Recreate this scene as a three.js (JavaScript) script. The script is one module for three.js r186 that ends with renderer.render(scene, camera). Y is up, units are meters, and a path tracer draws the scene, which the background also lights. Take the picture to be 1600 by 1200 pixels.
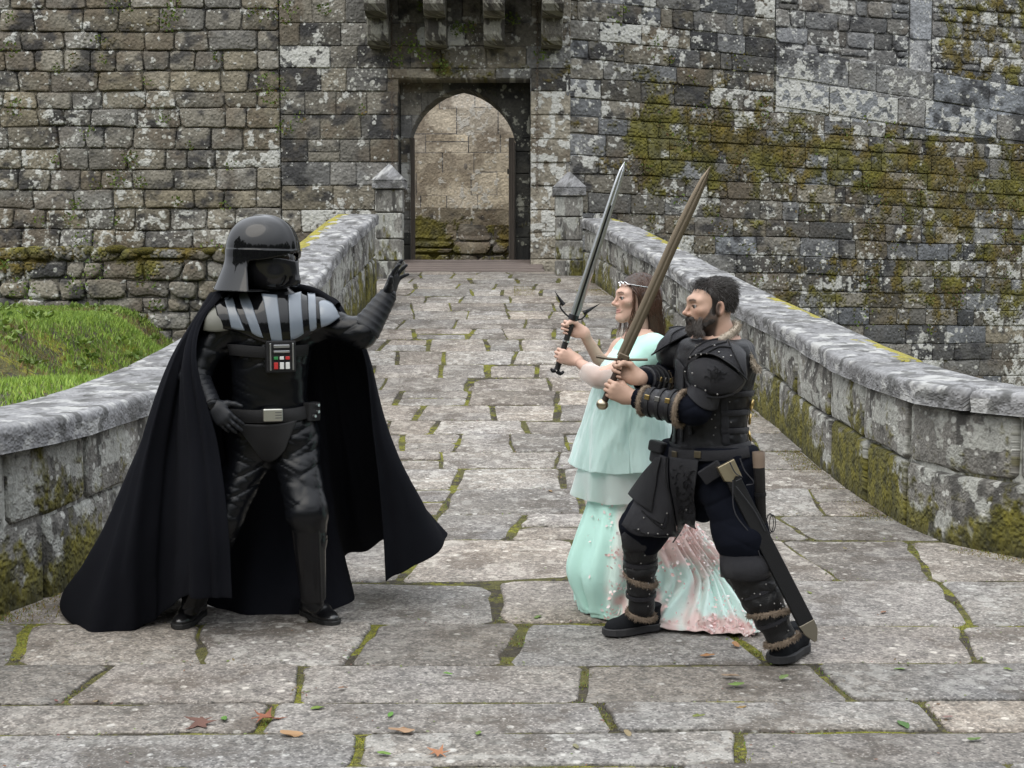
import * as THREE from 'three';
import { mergeGeometries, mergeVertices } from 'three/addons/utils/BufferGeometryUtils.js';
import { RoundedBoxGeometry } from 'three/addons/geometries/RoundedBoxGeometry.js';

// ---------- camera, sky, sun, exposure ----------
const scene = new THREE.Scene();
const camera = new THREE.PerspectiveCamera(THREE.MathUtils.radToDeg(2 * Math.atan(600 / 2100)), 4 / 3, 0.1, 900);
camera.position.set(0, 1.65, 0);
camera.rotation.x = -Math.atan(180 / 2100);
camera.updateMatrixWorld(true);

const SUN = new THREE.Vector3(-0.42, 1.0, 0.5).normalize();
{ // overcast sky: brighter overhead, faint brightening towards the hidden sun
  const W = 256, H = 128, data = new Float32Array(W * H * 4);
  for (let j = 0; j < H; j++) for (let i = 0; i < W; i++) {
    const up = ((j + 0.5) / H - 0.5) * Math.PI, az = ((i + 0.5) / W - 0.5) * 2 * Math.PI;
    const y = Math.sin(up), x = Math.cos(az) * Math.cos(up), z = Math.sin(az) * Math.cos(up);
    const c = x * SUN.x + y * SUN.y + z * SUN.z;
    let L = y > 0 ? 0.36 + 1.06 * y : 0.36;
    L += 0.8 * Math.pow(Math.max(0, c), 5);
    L *= 1 + 0.1 * Math.sin(3 * az + 4 * y) * Math.sin(5 * up + az);
    const k = (j * W + i) * 4, warm = Math.pow(Math.max(0, c), 4) * 0.05;
    data[k] = L * (0.95 + warm); data[k + 1] = L * (0.995 + warm * 0.4); data[k + 2] = L * (1.06 - warm); data[k + 3] = 1;
  }
  const t = new THREE.DataTexture(data, W, H, THREE.RGBAFormat, THREE.FloatType);
  t.mapping = THREE.EquirectangularReflectionMapping; t.magFilter = THREE.LinearFilter; t.needsUpdate = true;
  scene.background = t; scene.environment = t;
}
const sun = new THREE.DirectionalLight(0xfff3e2, 0.55);
sun.position.copy(SUN).multiplyScalar(60).add(new THREE.Vector3(0, 0, -10));
sun.target.position.set(0, 0, -10);
sun.castShadow = true; sun.shadow.radius = 95;
Object.assign(sun.shadow.camera, { left: -20, right: 20, top: 20, bottom: -20, near: 1, far: 140 });
sun.shadow.mapSize.set(2048, 2048);
scene.add(sun, sun.target);

const renderer = new THREE.WebGLRenderer({ antialias: true });
renderer.setSize(1024, 768);
renderer.toneMapping = THREE.LinearToneMapping;
renderer.toneMappingExposure = 1.68;
renderer.shadowMap.enabled = true;
// ---------- helpers ----------
let seedState = 20240611;
function rnd() { seedState = (seedState + 0x6d2b79f5) | 0; let t = Math.imul(seedState ^ (seedState >>> 15), 1 | seedState); t = (t + Math.imul(t ^ (t >>> 7), 61 | t)) ^ t; return ((t ^ (t >>> 14)) >>> 0) / 4294967296; }
const seed = (s) => { seedState = s; };
const RR = (a, b) => a + (b - a) * rnd();
const { clamp, lerp, smoothstep } = THREE.MathUtils;
const sstep = (a, b, x) => { const t = clamp((x - a) / (b - a), 0, 1); return t * t * (3 - 2 * t); };
const V = (x, y, z) => new THREE.Vector3(x, y, z);
// the point at distance d in front of the camera (along -z) seen at photograph pixel (px, py)
function at(px, py, d) {
  const v = V((px - 800) / 2100, -(py - 600) / 2100, -1).applyQuaternion(camera.quaternion);
  return v.multiplyScalar(-d / v.z).add(camera.position);
}
function h2(x, y, s) { let h = (Math.imul(x, 374761393) + Math.imul(y, 668265263) + Math.imul(s, 1442695041)) | 0; h = Math.imul(h ^ (h >>> 13), 1274126177); h = Math.imul(h ^ (h >>> 15), 2246822519); return ((h ^ (h >>> 16)) >>> 0) / 4294967296; }
function vn(x, y, s, p = 0) {
  let ix = Math.floor(x), iy = Math.floor(y); const fx = x - ix, fy = y - iy, a = fx * fx * (3 - 2 * fx), b = fy * fy * (3 - 2 * fy);
  let jx = ix + 1, jy = iy + 1;
  if (p) { ix = ((ix % p) + p) % p; jx = ((jx % p) + p) % p; iy = ((iy % p) + p) % p; jy = ((jy % p) + p) % p; }
  const c00 = h2(ix, iy, s), c10 = h2(jx, iy, s), c01 = h2(ix, jy, s), c11 = h2(jx, jy, s);
  return (c00 + (c10 - c00) * a) * (1 - b) + (c01 + (c11 - c01) * a) * b;
}
function fbm(x, y, s, o = 4, p = 0) { let t = 0, a = 0.5, n = 0; for (let i = 0; i < o; i++) { t += a * vn(x, y, s + i * 17, p); n += a; a *= 0.5; x *= 2; y *= 2; p *= 2; } return t / n; }
// round spots: 0 outside, up to 1 in the middle of a spot; density 0..1
function spots(x, y, s, density, rMin, rMax, p = 0) {
  const ix = Math.floor(x), iy = Math.floor(y); let best = 0;
  for (let j = -1; j <= 1; j++) for (let i = -1; i <= 1; i++) {
    let cx = ix + i, cy = iy + j; const ox = cx, oy = cy;
    if (p) { cx = ((cx % p) + p) % p; cy = ((cy % p) + p) % p; }
    if (h2(cx, cy, s + 5) > density) continue;
    const px = ox + 0.15 + 0.7 * h2(cx, cy, s + 1), py = oy + 0.15 + 0.7 * h2(cx, cy, s + 2), r = rMin + (rMax - rMin) * h2(cx, cy, s + 3) ** 2;
    const d = Math.hypot(x - px, y - py) / r;
    if (d < 1) best = Math.max(best, 1 - d);
  }
  return best;
}
const sRGB = (x) => Math.round(255 * clamp(x <= 0.0031308 ? 12.92 * x : 1.055 * Math.pow(x, 1 / 2.4) - 0.055, 0, 1));
const LUT = new Uint8Array(4097); for (let i = 0; i <= 4096; i++) LUT[i] = sRGB(i / 4096);
const enc = (x) => LUT[x <= 0 ? 0 : x >= 1 ? 4096 : (x * 4096) | 0];
// fn(u, v, out) fills out = [r, g, b (linear), height 0..1]; returns colour and bump textures
function paint(w, h, fn, repeat = true) {
  const c = new Uint8Array(w * h * 4), b = new Uint8Array(w * h), o = [0, 0, 0, 0];
  for (let j = 0, k = 0; j < h; j++) for (let i = 0; i < w; i++, k++) {
    fn((i + 0.5) / w, (j + 0.5) / h, o);
    c[k * 4] = enc(o[0]); c[k * 4 + 1] = enc(o[1]); c[k * 4 + 2] = enc(o[2]); c[k * 4 + 3] = 255; b[k] = clamp(o[3], 0, 1) * 255;
  }
  const wrap = repeat ? THREE.RepeatWrapping : THREE.ClampToEdgeWrapping;
  const map = new THREE.DataTexture(c, w, h, THREE.RGBAFormat), bump = new THREE.DataTexture(b, w, h, THREE.RedFormat);
  for (const t of [map, bump]) { t.wrapS = t.wrapT = wrap; t.magFilter = THREE.LinearFilter; t.needsUpdate = true; }
  map.colorSpace = THREE.SRGBColorSpace;
  return { map, bump };
}
const mix3 = (o, r, g, b, t) => { o[0] += (r - o[0]) * t; o[1] += (g - o[1]) * t; o[2] += (b - o[2]) * t; };
const std = (r, g, b, rough = 0.9, extra = {}) => new THREE.MeshStandardMaterial({ color: new THREE.Color().setRGB(r, g, b), roughness: rough, ...extra });
const counts = {};
function numbered(name) { const n = counts[name] = (counts[name] ?? -1) + 1; return n ? `${name}_${String(n).padStart(3, '0')}` : name; }
function tag(o, label, category, group, kind) {
  if (label) o.userData.label = label;
  if (category) o.userData.category = category;
  if (group) o.userData.group = group;
  if (kind) o.userData.kind = kind;
  return o;
}
function thing(name, label, category, group, kind) { const o = new THREE.Group(); o.name = numbered(name); scene.add(o); return tag(o, label, category, group, kind); }
function mesh(name, g, m, parent) { const o = new THREE.Mesh(Array.isArray(g) ? join(g) : g, m); o.name = parent ? name : numbered(name); o.castShadow = o.receiveShadow = true; (parent ?? scene).add(o); return o; }
function join(list) {
  const keys = ['position', 'normal', 'uv'].concat(list.every((g) => g.attributes.color) ? ['color'] : []);
  return mergeGeometries(list.map((g) => {
    const q = g.index ? g.toNonIndexed() : g; const r = new THREE.BufferGeometry();
    for (const k of keys) r.setAttribute(k, q.attributes[k] ?? new THREE.BufferAttribute(new Float32Array(q.attributes.position.count * (k === 'uv' ? 2 : 3)), k === 'uv' ? 2 : 3));
    return r;
  }));
}
// ---------- stones ----------
// poly: outline [u, v], counter-clockwise seen from the front; map(u, v, n) -> world; uvf(u, v) -> texture
function block(poly, o, map, uvf, col = [1, 1, 1]) {
  const n = poly.length, P = [], U = [], I = [];
  let cu = 0, cv = 0; for (const [u, v] of poly) { cu += u / n; cv += v / n; }
  const { depth, proud, ch, bulge = 0, tu = 0, tv = 0 } = o;
  const put = (u, v, h) => { const p = map(u, v, h); P.push(p[0], p[1], p[2]); const t = uvf(u, v, h); U.push(t[0], t[1]); };
  for (const [u, v] of poly) put(u, v, -depth);
  for (const [u, v] of poly) put(u, v, proud - ch + tu * (u - cu) + tv * (v - cv));
  for (const [u, v] of poly) { const du = u - cu, dv = v - cv, d = Math.hypot(du, dv), k = Math.max(0.3, 1 - ch * 1.2 / d); put(cu + du * k, cv + dv * k, proud + tu * du + tv * dv); }
  put(cu, cv, proud + bulge);
  for (let i = 0; i < n; i++) {
    const j = (i + 1) % n;
    I.push(i, j, n + j, i, n + j, n + i, n + i, n + j, 2 * n + j, n + i, 2 * n + j, 2 * n + i, 2 * n + i, 2 * n + j, 3 * n);
  }
  const g = new THREE.BufferGeometry();
  g.setAttribute('position', new THREE.Float32BufferAttribute(P, 3)); g.setAttribute('uv', new THREE.Float32BufferAttribute(U, 2));
  const C = new Float32Array(P.length); for (let i = 0; i < P.length; i += 3) { C[i] = col[0]; C[i + 1] = col[1]; C[i + 2] = col[2]; }
  g.setAttribute('color', new THREE.BufferAttribute(C, 3)); g.setIndex(I); g.computeVertexNormals();
  return g;
}
// four corners (counter-clockwise) -> outline with cut, uneven corners and slightly bowed long edges
function outline(c, r, jit) {
  const out = [];
  for (let i = 0; i < 4; i++) {
    const p = c[(i + 3) % 4], q = c[i], s = c[(i + 1) % 4];
    const la = Math.hypot(p[0] - q[0], p[1] - q[1]), lb = Math.hypot(s[0] - q[0], s[1] - q[1]);
    const ra = Math.min(0.4, r * RR(0.5, 1.4) / la), rb = Math.min(0.4, r * RR(0.5, 1.4) / lb);
    out.push([q[0] + (p[0] - q[0]) * ra, q[1] + (p[1] - q[1]) * ra], [q[0] + (s[0] - q[0]) * rb, q[1] + (s[1] - q[1]) * rb]);
    if (i % 2 === 0) { const t = RR(0.35, 0.65); out.push([q[0] + (s[0] - q[0]) * t + RR(-jit, jit) * 0.5, q[1] + (s[1] - q[1]) * t + RR(-jit, jit)]); }
  }
  return out;
}
// the same with worn, chipped edges: more points along every edge
function wornOutline(c, r, jit, step) {
  const out = [];
  for (let i = 0; i < 4; i++) {
    const p = c[(i + 3) % 4], q = c[i], s = c[(i + 1) % 4], la = Math.hypot(p[0] - q[0], p[1] - q[1]), lb = Math.hypot(s[0] - q[0], s[1] - q[1]);
    const ra = Math.min(0.4, r * RR(0.3, 1.7) / la), rb = Math.min(0.4, r * RR(0.3, 1.7) / lb), n = clamp(Math.round(lb / step), 1, 5), nx = (s[1] - q[1]) / lb, ny = -(s[0] - q[0]) / lb;
    out.push([q[0] + (p[0] - q[0]) * ra, q[1] + (p[1] - q[1]) * ra], [q[0] + (s[0] - q[0]) * rb, q[1] + (s[1] - q[1]) * rb]);
    for (let k = 1; k < n; k++) { const t = lerp(rb, 1 - Math.min(0.4, r / lb), (k + RR(-0.25, 0.25)) / n), o = RR(-jit, jit * 0.6); out.push([q[0] + (s[0] - q[0]) * t + nx * o, q[1] + (s[1] - q[1]) * t + ny * o]); }
  }
  return out;
}
// courses of stones: returns [{c: corners, u0, u1, v0, v1}]
function courses(o) {
  const { v0, v1, hMin, hMax, wMin, wMax, gap, range, wave = 0.02, split = 0.1, sd = 1, skew = 0.02 } = o, list = [];
  const lines = [v0]; while (lines.at(-1) < v1 - hMin * 0.6) lines.push(lines.at(-1) + RR(hMin, hMax));
  const tilt = o.tilt ?? 0;
  const L = (k, u) => lines[k] + tilt * (u - (o.tiltAt ?? 0)) + wave * (fbm(u * 0.7, k * 3.1, sd, 2) - 0.5) * 2;
  for (let k = 0; k + 1 < lines.length; k++) {
    for (const [a, b] of range((lines[k] + lines[k + 1]) / 2)) {
      let u = a; const cuts = [a];
      while (u < b - wMin * 0.8) { let w = RR(wMin, wMax); if (rnd() < 0.15) w *= 0.6; if (b - u - w < wMin * 0.7) w = b - u; u += w; cuts.push(Math.min(u, b)); }
      const sk = cuts.map((c, i) => (i && i < cuts.length - 1 ? RR(-skew, skew) : 0));
      for (let i = 0; i + 1 < cuts.length; i++) {
        const a0 = cuts[i] + gap / 2, a1 = cuts[i + 1] - gap / 2, push = (f0, f1) => {
          const lo = (u) => lerp(L(k, u), L(k + 1, u), f0) + gap / 2, hi = (u) => lerp(L(k, u), L(k + 1, u), f1) - gap / 2;
          list.push({ c: [[a0 - sk[i], lo(a0)], [a1 - sk[i + 1], lo(a1)], [a1 + sk[i + 1], hi(a1)], [a0 + sk[i], hi(a0)]], u0: a0, u1: a1, v0: Math.min(lo(a0), lo(a1)), v1: Math.max(hi(a0), hi(a1)), k });
        };
        if (rnd() < split) { const f = RR(0.4, 0.6); push(0, f); push(f, 1); } else push(0, 1);
      }
    }
  }
  return list;
}
// ---------- weathered stone textures ----------
const olive = (o, n, t) => mix3(o, 0.065 + 0.13 * n, 0.062 + 0.115 * n, 0.008 + 0.012 * n, t);
// colour of a castle wall over u0..u1, v0..v1 metres; stones carry tone, warm, white, moss, dark
function wallTexture(W, H, u0, u1, v0, v1, stones, o) {
  const id = new Int16Array(W * H).fill(-1);
  stones.forEach((s, n) => {
    const i0 = Math.max(0, Math.floor((s.u0 - u0) / (u1 - u0) * W)), i1 = Math.min(W - 1, Math.ceil((s.u1 - u0) / (u1 - u0) * W));
    const j0 = Math.max(0, Math.floor((s.v0 - v0) / (v1 - v0) * H)), j1 = Math.min(H - 1, Math.ceil((s.v1 - v0) / (v1 - v0) * H));
    for (let j = j0; j <= j1; j++) for (let i = i0; i <= i1; i++) id[j * W + i] = n;
  });
  const none = { tone: o.mortar ?? 0.07, warm: 0, white: 0.2, moss: 0.3, dark: 0.5 };
  return paint(W, H, (a, b, out) => {
    const u = u0 + a * (u1 - u0), v = v0 + b * (v1 - v0);
    const n = id[Math.min(H - 1, (b * H) | 0) * W + Math.min(W - 1, (a * W) | 0)], s = n < 0 ? none : stones[n];
    const g = fbm(u * 22, v * 22, 3, 3), m = fbm(u * 3.1, v * 3.1, 7, 3), f = vn(u * 60, v * 60, 9), f2 = vn(u * 34, v * 34, 10), big = fbm(u * 0.9 + 4, v * 0.9, 21, 3);
    const t = s.tone * (0.45 + 0.62 * g + 0.7 * m) * (0.72 + 0.3 * f + 0.26 * f2);
    out[0] = t * (1 + 0.13 * s.warm); out[1] = t * (1 + 0.01 * s.warm); out[2] = t * (1 - 0.21 * s.warm);
    let hgt = 0.35 * g + 0.25 * f2;
    const br = sstep(0.5, 0.7, fbm(u * 2.2, v * 2.6, 27, 3)); mix3(out, 0.11 * (0.6 + 0.8 * g), 0.085 * (0.6 + 0.8 * g), 0.06 * (0.6 + 0.8 * g), br * 0.6 * clamp(s.warm + 0.3, 0, 1));
    const dk = sstep(0.46, 0.66, fbm(u * 5, v * 6, 31, 4) * 0.7 + (s.dark - 0.45) * 0.55 + 0.25 * big); mix3(out, 0.03, 0.03, 0.033, dk * 0.85);
    // pale lichen: crusts then dots, gathered in clusters
    const cl = sstep(0.45, 0.72, fbm(u * 1.3 + 9, v * 1.3, 45, 3) + 0.25 * (s.white - 0.2));
    const cr = sstep(0.58, 0.66, fbm(u * 9, v * 9, 41, 4) * 0.8 + s.white * 0.42 + 0.1 * (cl - 0.4)); mix3(out, 0.42 + 0.16 * f, 0.42 + 0.16 * f, 0.4 + 0.15 * f, cr * 0.88); hgt += cr * 0.2;
    const d1 = spots(u * 8 + m, v * 8 + m, 51, 0.08 + 0.5 * cl, 0.12, 0.42), d2 = spots(u * 18, v * 18, 61, 0.04 + 0.5 * cl, 0.12, 0.45);
    mix3(out, 0.54, 0.54, 0.5, sstep(0.05, 0.4, Math.max(d1, d2)) * (0.45 + 0.5 * f2));
    // moss, soft at its edges
    const mo = sstep(0.42, 0.68, o.moss(u, v) + s.moss * 0.22 + (fbm(u * 4.5, v * 4.5, 71, 4) - 0.5) * 0.85 + (f2 - 0.5) * 0.2 + (n < 0 ? 0.14 : 0));
    if (mo > 0) { const q = clamp(fbm(u * 7, v * 7, 81, 3) * 1.7 - 0.45 + 0.3 * f, 0, 1), gr = sstep(0.4, 0.6, fbm(u * 1.6, v * 1.9, 83, 2)); mix3(out, 0.042 + 0.1 * q, (0.033 + 0.072 * q) * (1 + 0.22 * gr), 0.005 + 0.008 * q, mo * 0.92); hgt += mo * (0.2 + 0.5 * f2); }
    if (n < 0 && mo < 0.5 && !o.mortar) { out[0] *= 0.45; out[1] *= 0.45; out[2] *= 0.4; }
    out[3] = hgt;
  }, false);
}
// paving granite, 2.4 m tile
function pavingTexture(sd, white) {
  return paint(1024, 1024, (a, b, o) => {
    const s1 = vn(a * 420, b * 420, sd + 1, 420), s2 = vn(a * 190, b * 190, sd + 9, 190), g = fbm(a * 48, b * 48, sd + 2, 3, 48), m = fbm(a * 6, b * 6, sd + 3, 4, 6);
    let t = 0.165 * (0.5 + 0.62 * m + 0.36 * g) * (0.26 + 0.7 * s1 + 0.8 * s2);
    const w = vn(a * 5, b * 5, sd + 11, 5); o[0] = t * (1.03 + 0.07 * w); o[1] = t * (0.985 + 0.005 * w); o[2] = t * (0.96 - 0.1 * w);
    let h = 0.3 * g + 0.3 * s2;
    const dk = sstep(0.54, 0.72, fbm(a * 11, b * 11, sd + 4, 4, 11)); mix3(o, 0.07, 0.056, 0.044, dk * 0.62);
    const cr = sstep(0.62 - white * 0.07, 0.72 - white * 0.05, fbm(a * 36, b * 36, sd + 5, 3, 36)); mix3(o, 0.36, 0.35, 0.325, cr * (0.1 + 0.6 * white));
    const d = spots(a * 44, b * 44, sd + 6, 0.07 + 0.2 * white, 0.08, 0.42, 44); mix3(o, 0.5, 0.49, 0.46, sstep(0.05, 0.5, d) * 0.7);
    if (s1 > 0.8 && s2 > 0.4) mix3(o, 0.45, 0.44, 0.42, 0.45); if (s1 < 0.16) mix3(o, 0.05, 0.05, 0.052, 0.6);
    const pit = sstep(0.62, 0.78, fbm(a * 60, b * 60, sd + 8, 2, 60)); h -= 0.3 * pit; mix3(o, 0.06, 0.058, 0.05, pit * 0.35);
    o[3] = 0.15 + h * 0.55 + 0.35 * m;
  });
}
// parapet faces: 4 m along, 1 m of height; moss creeps up from the ground
function parapetTexture(sd, mossy) {
  return paint(2048, 512, (a, b, o) => {
    const u = a * 4, v = b, g = fbm(u * 34, v * 34, sd, 3), m = fbm(u * 4, v * 2.6, sd + 3, 4), f = vn(u * 110, v * 110, sd + 1);
    let t = 0.17 * (0.4 + 0.5 * g + 0.7 * m) * (0.7 + 0.6 * f); o[0] = t * 1.04; o[1] = t; o[2] = t * 0.92;
    let h = 0.4 * g + 0.15 * f;
    const dk = sstep(0.5, 0.64, fbm(u * 9, v * 4, sd + 5, 5)); mix3(o, 0.045, 0.043, 0.04, dk * 0.8);
    const cr = sstep(0.54, 0.62, fbm(u * 8.5, v * 8, sd + 7, 5) + 0.05 * sstep(0.2, 0.6, v)); mix3(o, 0.34 + 0.12 * f, 0.345 + 0.12 * f, 0.32 + 0.11 * f, cr * (0.45 + 0.45 * g)); h += cr * 0.18;
    const d = spots(u * 16, v * 16, sd + 9, 0.35, 0.1, 0.42); mix3(o, 0.52, 0.52, 0.49, sstep(0.05, 0.4, d) * 0.75);
    const drip = fbm(u * 4.5, v * 2.8, sd + 11, 4), mo = sstep(0.42, 0.64, drip * 0.9 + 0.03 + mossy + 0.8 * (0.32 - v) + 0.3 * sstep(0.74, 0.92, v) + (fbm(u * 26, v * 26, sd + 12, 3) - 0.5) * 0.4);
    { const q = clamp(fbm(u * 14, v * 14, sd + 13, 3) * 1.8 - 0.55 + 0.35 * f, 0, 1); mix3(o, 0.035 + 0.11 * q, 0.034 + 0.095 * q, 0.005 + 0.008 * q, mo * 0.95); } h += mo * (0.1 + 0.55 * vn(u * 60, v * 60, sd + 14));
    const dirt = sstep(0.1, 0.0, v + 0.05 * (g - 0.5)); mix3(o, 0.03, 0.028, 0.018, dirt * 0.5);
    o[3] = h;
  });
}
// coping tops: 4 m along, 0.7 m across (v = 0 at the road side)
function copingTexture(sd, mossy) {
  return paint(1024, 256, (a, b, o) => {
    const u = a * 4, v = b * 0.7, g = fbm(u * 26, v * 26, sd, 3), m = fbm(u * 2.6, v * 4, sd + 2, 4), f = vn(u * 90, v * 90, sd + 1);
    let t = 0.21 * (0.5 + 0.4 * g + 0.6 * m) * (0.75 + 0.5 * f); o[0] = t; o[1] = t; o[2] = t * 1.03;
    let h = 0.4 * g + 0.2 * f;
    const dk = sstep(0.52, 0.68, fbm(u * 5, v * 9, sd + 4, 4)); mix3(o, 0.09, 0.088, 0.088, dk * 0.65);
    const cr = sstep(0.55, 0.7, fbm(u * 9, v * 9, sd + 5, 5)); mix3(o, 0.44, 0.44, 0.43, cr * 0.7);
    const bl = sstep(0.56, 0.68, fbm(u * 12, v * 12, sd + 8, 4)); mix3(o, 0.05, 0.05, 0.047, bl * 0.7);
    const mo = sstep(0.5, 0.6, mossy * sstep(0.2, 0.62, v) + (fbm(u * 5, v * 8, sd + 6, 4) - 0.5) * 0.9);
    const n = fbm(u * 13, v * 13, sd + 7, 3); mix3(o, 0.16 + 0.22 * n, 0.145 + 0.18 * n, 0.01 + 0.02 * n, mo * 0.9); h += mo * (0.2 + 0.5 * vn(u * 50, v * 50, sd + 9));
    o[3] = h;
  });
}
function soilTexture() {
  return paint(1024, 1024, (a, b, o) => {
    const g = fbm(a * 80, b * 80, 301, 3, 80), m = fbm(a * 12, b * 12, 302, 4, 12), f = vn(a * 400, b * 400, 303, 400);
    const mo = sstep(0.36, 0.56, m + (g - 0.5) * 0.5);
    o[0] = 0.05 * (0.5 + g); o[1] = 0.042 * (0.5 + g); o[2] = 0.028 * (0.5 + g);
    const wet = sstep(0.45, 0.6, fbm(a * 5, b * 5, 305, 3, 5)); mix3(o, 0.08 + 0.3 * f * g, 0.082 + 0.29 * f * g, 0.014, mo * (0.35 + 0.6 * wet));
    o[3] = g * 0.5 + f * 0.5;
  });
}
const soil = soilTexture();
const mSoil = new THREE.MeshStandardMaterial({ map: soil.map, bumpMap: soil.bump, bumpScale: 0.02, roughness: 1 });
// ---------- ground, road ----------
const ROADP = [[0, 0], [7.6, 0], [8.6, 0.03], [10, 0.12], [13, 0.42], [16, 0.92], [19, 1.36], [21.3, 1.6], [24, 1.6], [60, 1.6]];
function roadY(d) {
  let i = 0; while (i < ROADP.length - 2 && d > ROADP[i + 1][0]) i++;
  const s = (j) => { const a = ROADP[Math.max(0, j - 1)], b = ROADP[Math.min(ROADP.length - 1, j + 1)]; return (b[1] - a[1]) / (b[0] - a[0]); };
  const [x0, y0] = ROADP[i], [x1, y1] = ROADP[i + 1], h = x1 - x0, t = clamp((d - x0) / h, 0, 1), t2 = t * t, t3 = t2 * t;
  return (2 * t3 - 3 * t2 + 1) * y0 + (t3 - 2 * t2 + t) * h * s(i) + (-2 * t3 + 3 * t2) * y1 + (t3 - t2) * h * s(i + 1);
}
const LEFTP = [[-3.35, 4.4], [-3.0, 5.2], [-2.68, 5.85], [-2.43, 6.38], [-2.29, 6.9], [-2.23, 7.6], [-2.19, 8.6], [-2.12, 11], [-2.06, 13.3], [-1.98, 16], [-1.86, 18.4]];
const RIGHTP = [[1.08, 20.2], [1.2, 19.5], [1.78, 15.4], [2.25, 12.5], [2.38, 10], [2.46, 8.8], [2.58, 8.1], [2.9, 7.6], [3.45, 7.1], [4.2, 6.6], [5.0, 6.2]];
const edgeX = (P, d) => { for (let i = 0; i + 1 < P.length; i++) { const [x0, d0] = P[i], [x1, d1] = P[i + 1]; if ((d - d0) * (d - d1) <= 0) return lerp(x0, x1, (d - d0) / (d1 - d0 || 1)); } return null; };
// terrain height beside the bridge
function groundH(x, z) {
  const d = -z, base = d < 7.5 ? 0 : roadY(d);
  const le = d > 18.4 ? -1.9 : edgeX(LEFTP, d) ?? -3.4, re = d > 20 ? 1.1 : edgeX(RIGHTP, d) ?? 5.2;
  let y = base - 0.09;
  if (x < le - 0.25 && d > 4.4) {
    const bank = lerp(0.62, 0.7, sstep(6, 12.5, d)) + 0.27 * sstep(12.4, 13.4, d + 0.3 * Math.sin(x * 1.7) + 0.5 * (fbm(x, d, 7, 2) - 0.5)) + 0.04 * sstep(14, 20, d) + 0.1 * (fbm(x * 0.8, d * 0.8, 5, 3) - 0.5);
    y = lerp(y, lerp(bank, 0.3, sstep(-5.9, -4.7, x + 0.3 * Math.sin(d * 1.3)) * sstep(11, 15, d)), sstep(0.25, 0.5, le - x));
  } else if (x > re + 0.25 && d > 6) y = lerp(y, -1.6, sstep(0.25, 0.8, x - re));
  if (d > 23) y = x > 3 ? -1.6 : 1.79;
  return y;
}
{ // one sheet to the horizon, finer near the bridge
  const xs = [], zs = [];
  for (let x = -400; x < -12; x += 48.5) xs.push(x); for (let x = -12; x <= 8; x += 0.2) xs.push(x); for (let x = 14; x <= 400; x += 48.25) xs.push(x);
  for (let z = 300; z > 4; z -= 59.2) zs.push(z); for (let z = 4; z >= -26; z -= 0.2) zs.push(z); for (let z = -30; z >= -420; z -= 65) zs.push(z);
  const P = [], U = [], C = [], I = [];
  for (const z of zs) for (const x of xs) { P.push(x, groundH(x, z), z); U.push(x / 2, z / 2); }
  for (let j = 0; j + 1 < zs.length; j++) for (let i = 0; i + 1 < xs.length; i++) { const a = j * xs.length + i, b = a + 1, c = a + xs.length, e = c + 1; I.push(a, b, e, a, e, c); }
  const g = new THREE.BufferGeometry(); g.setAttribute('position', new THREE.Float32BufferAttribute(P, 3)); g.setAttribute('uv', new THREE.Float32BufferAttribute(U, 2)); g.setIndex(I); g.computeVertexNormals();
  tag(mesh('ground', g, mSoil), 'earthy grassy ground falling away beside the stone bridge', null, null, 'structure');
}
const pav = [pavingTexture(401, 0.3), pavingTexture(451, 0.62)];
const mPav = pav.map((t) => new THREE.MeshStandardMaterial({ map: t.map, bumpMap: t.bump, bumpScale: 0.022, roughness: 0.82, vertexColors: true }));
const road = thing('path', 'old granite slab path climbing to the castle gate', null, null, 'structure');
seed(11);
const JOINTS = []; // joint points for moss and tufts
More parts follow.
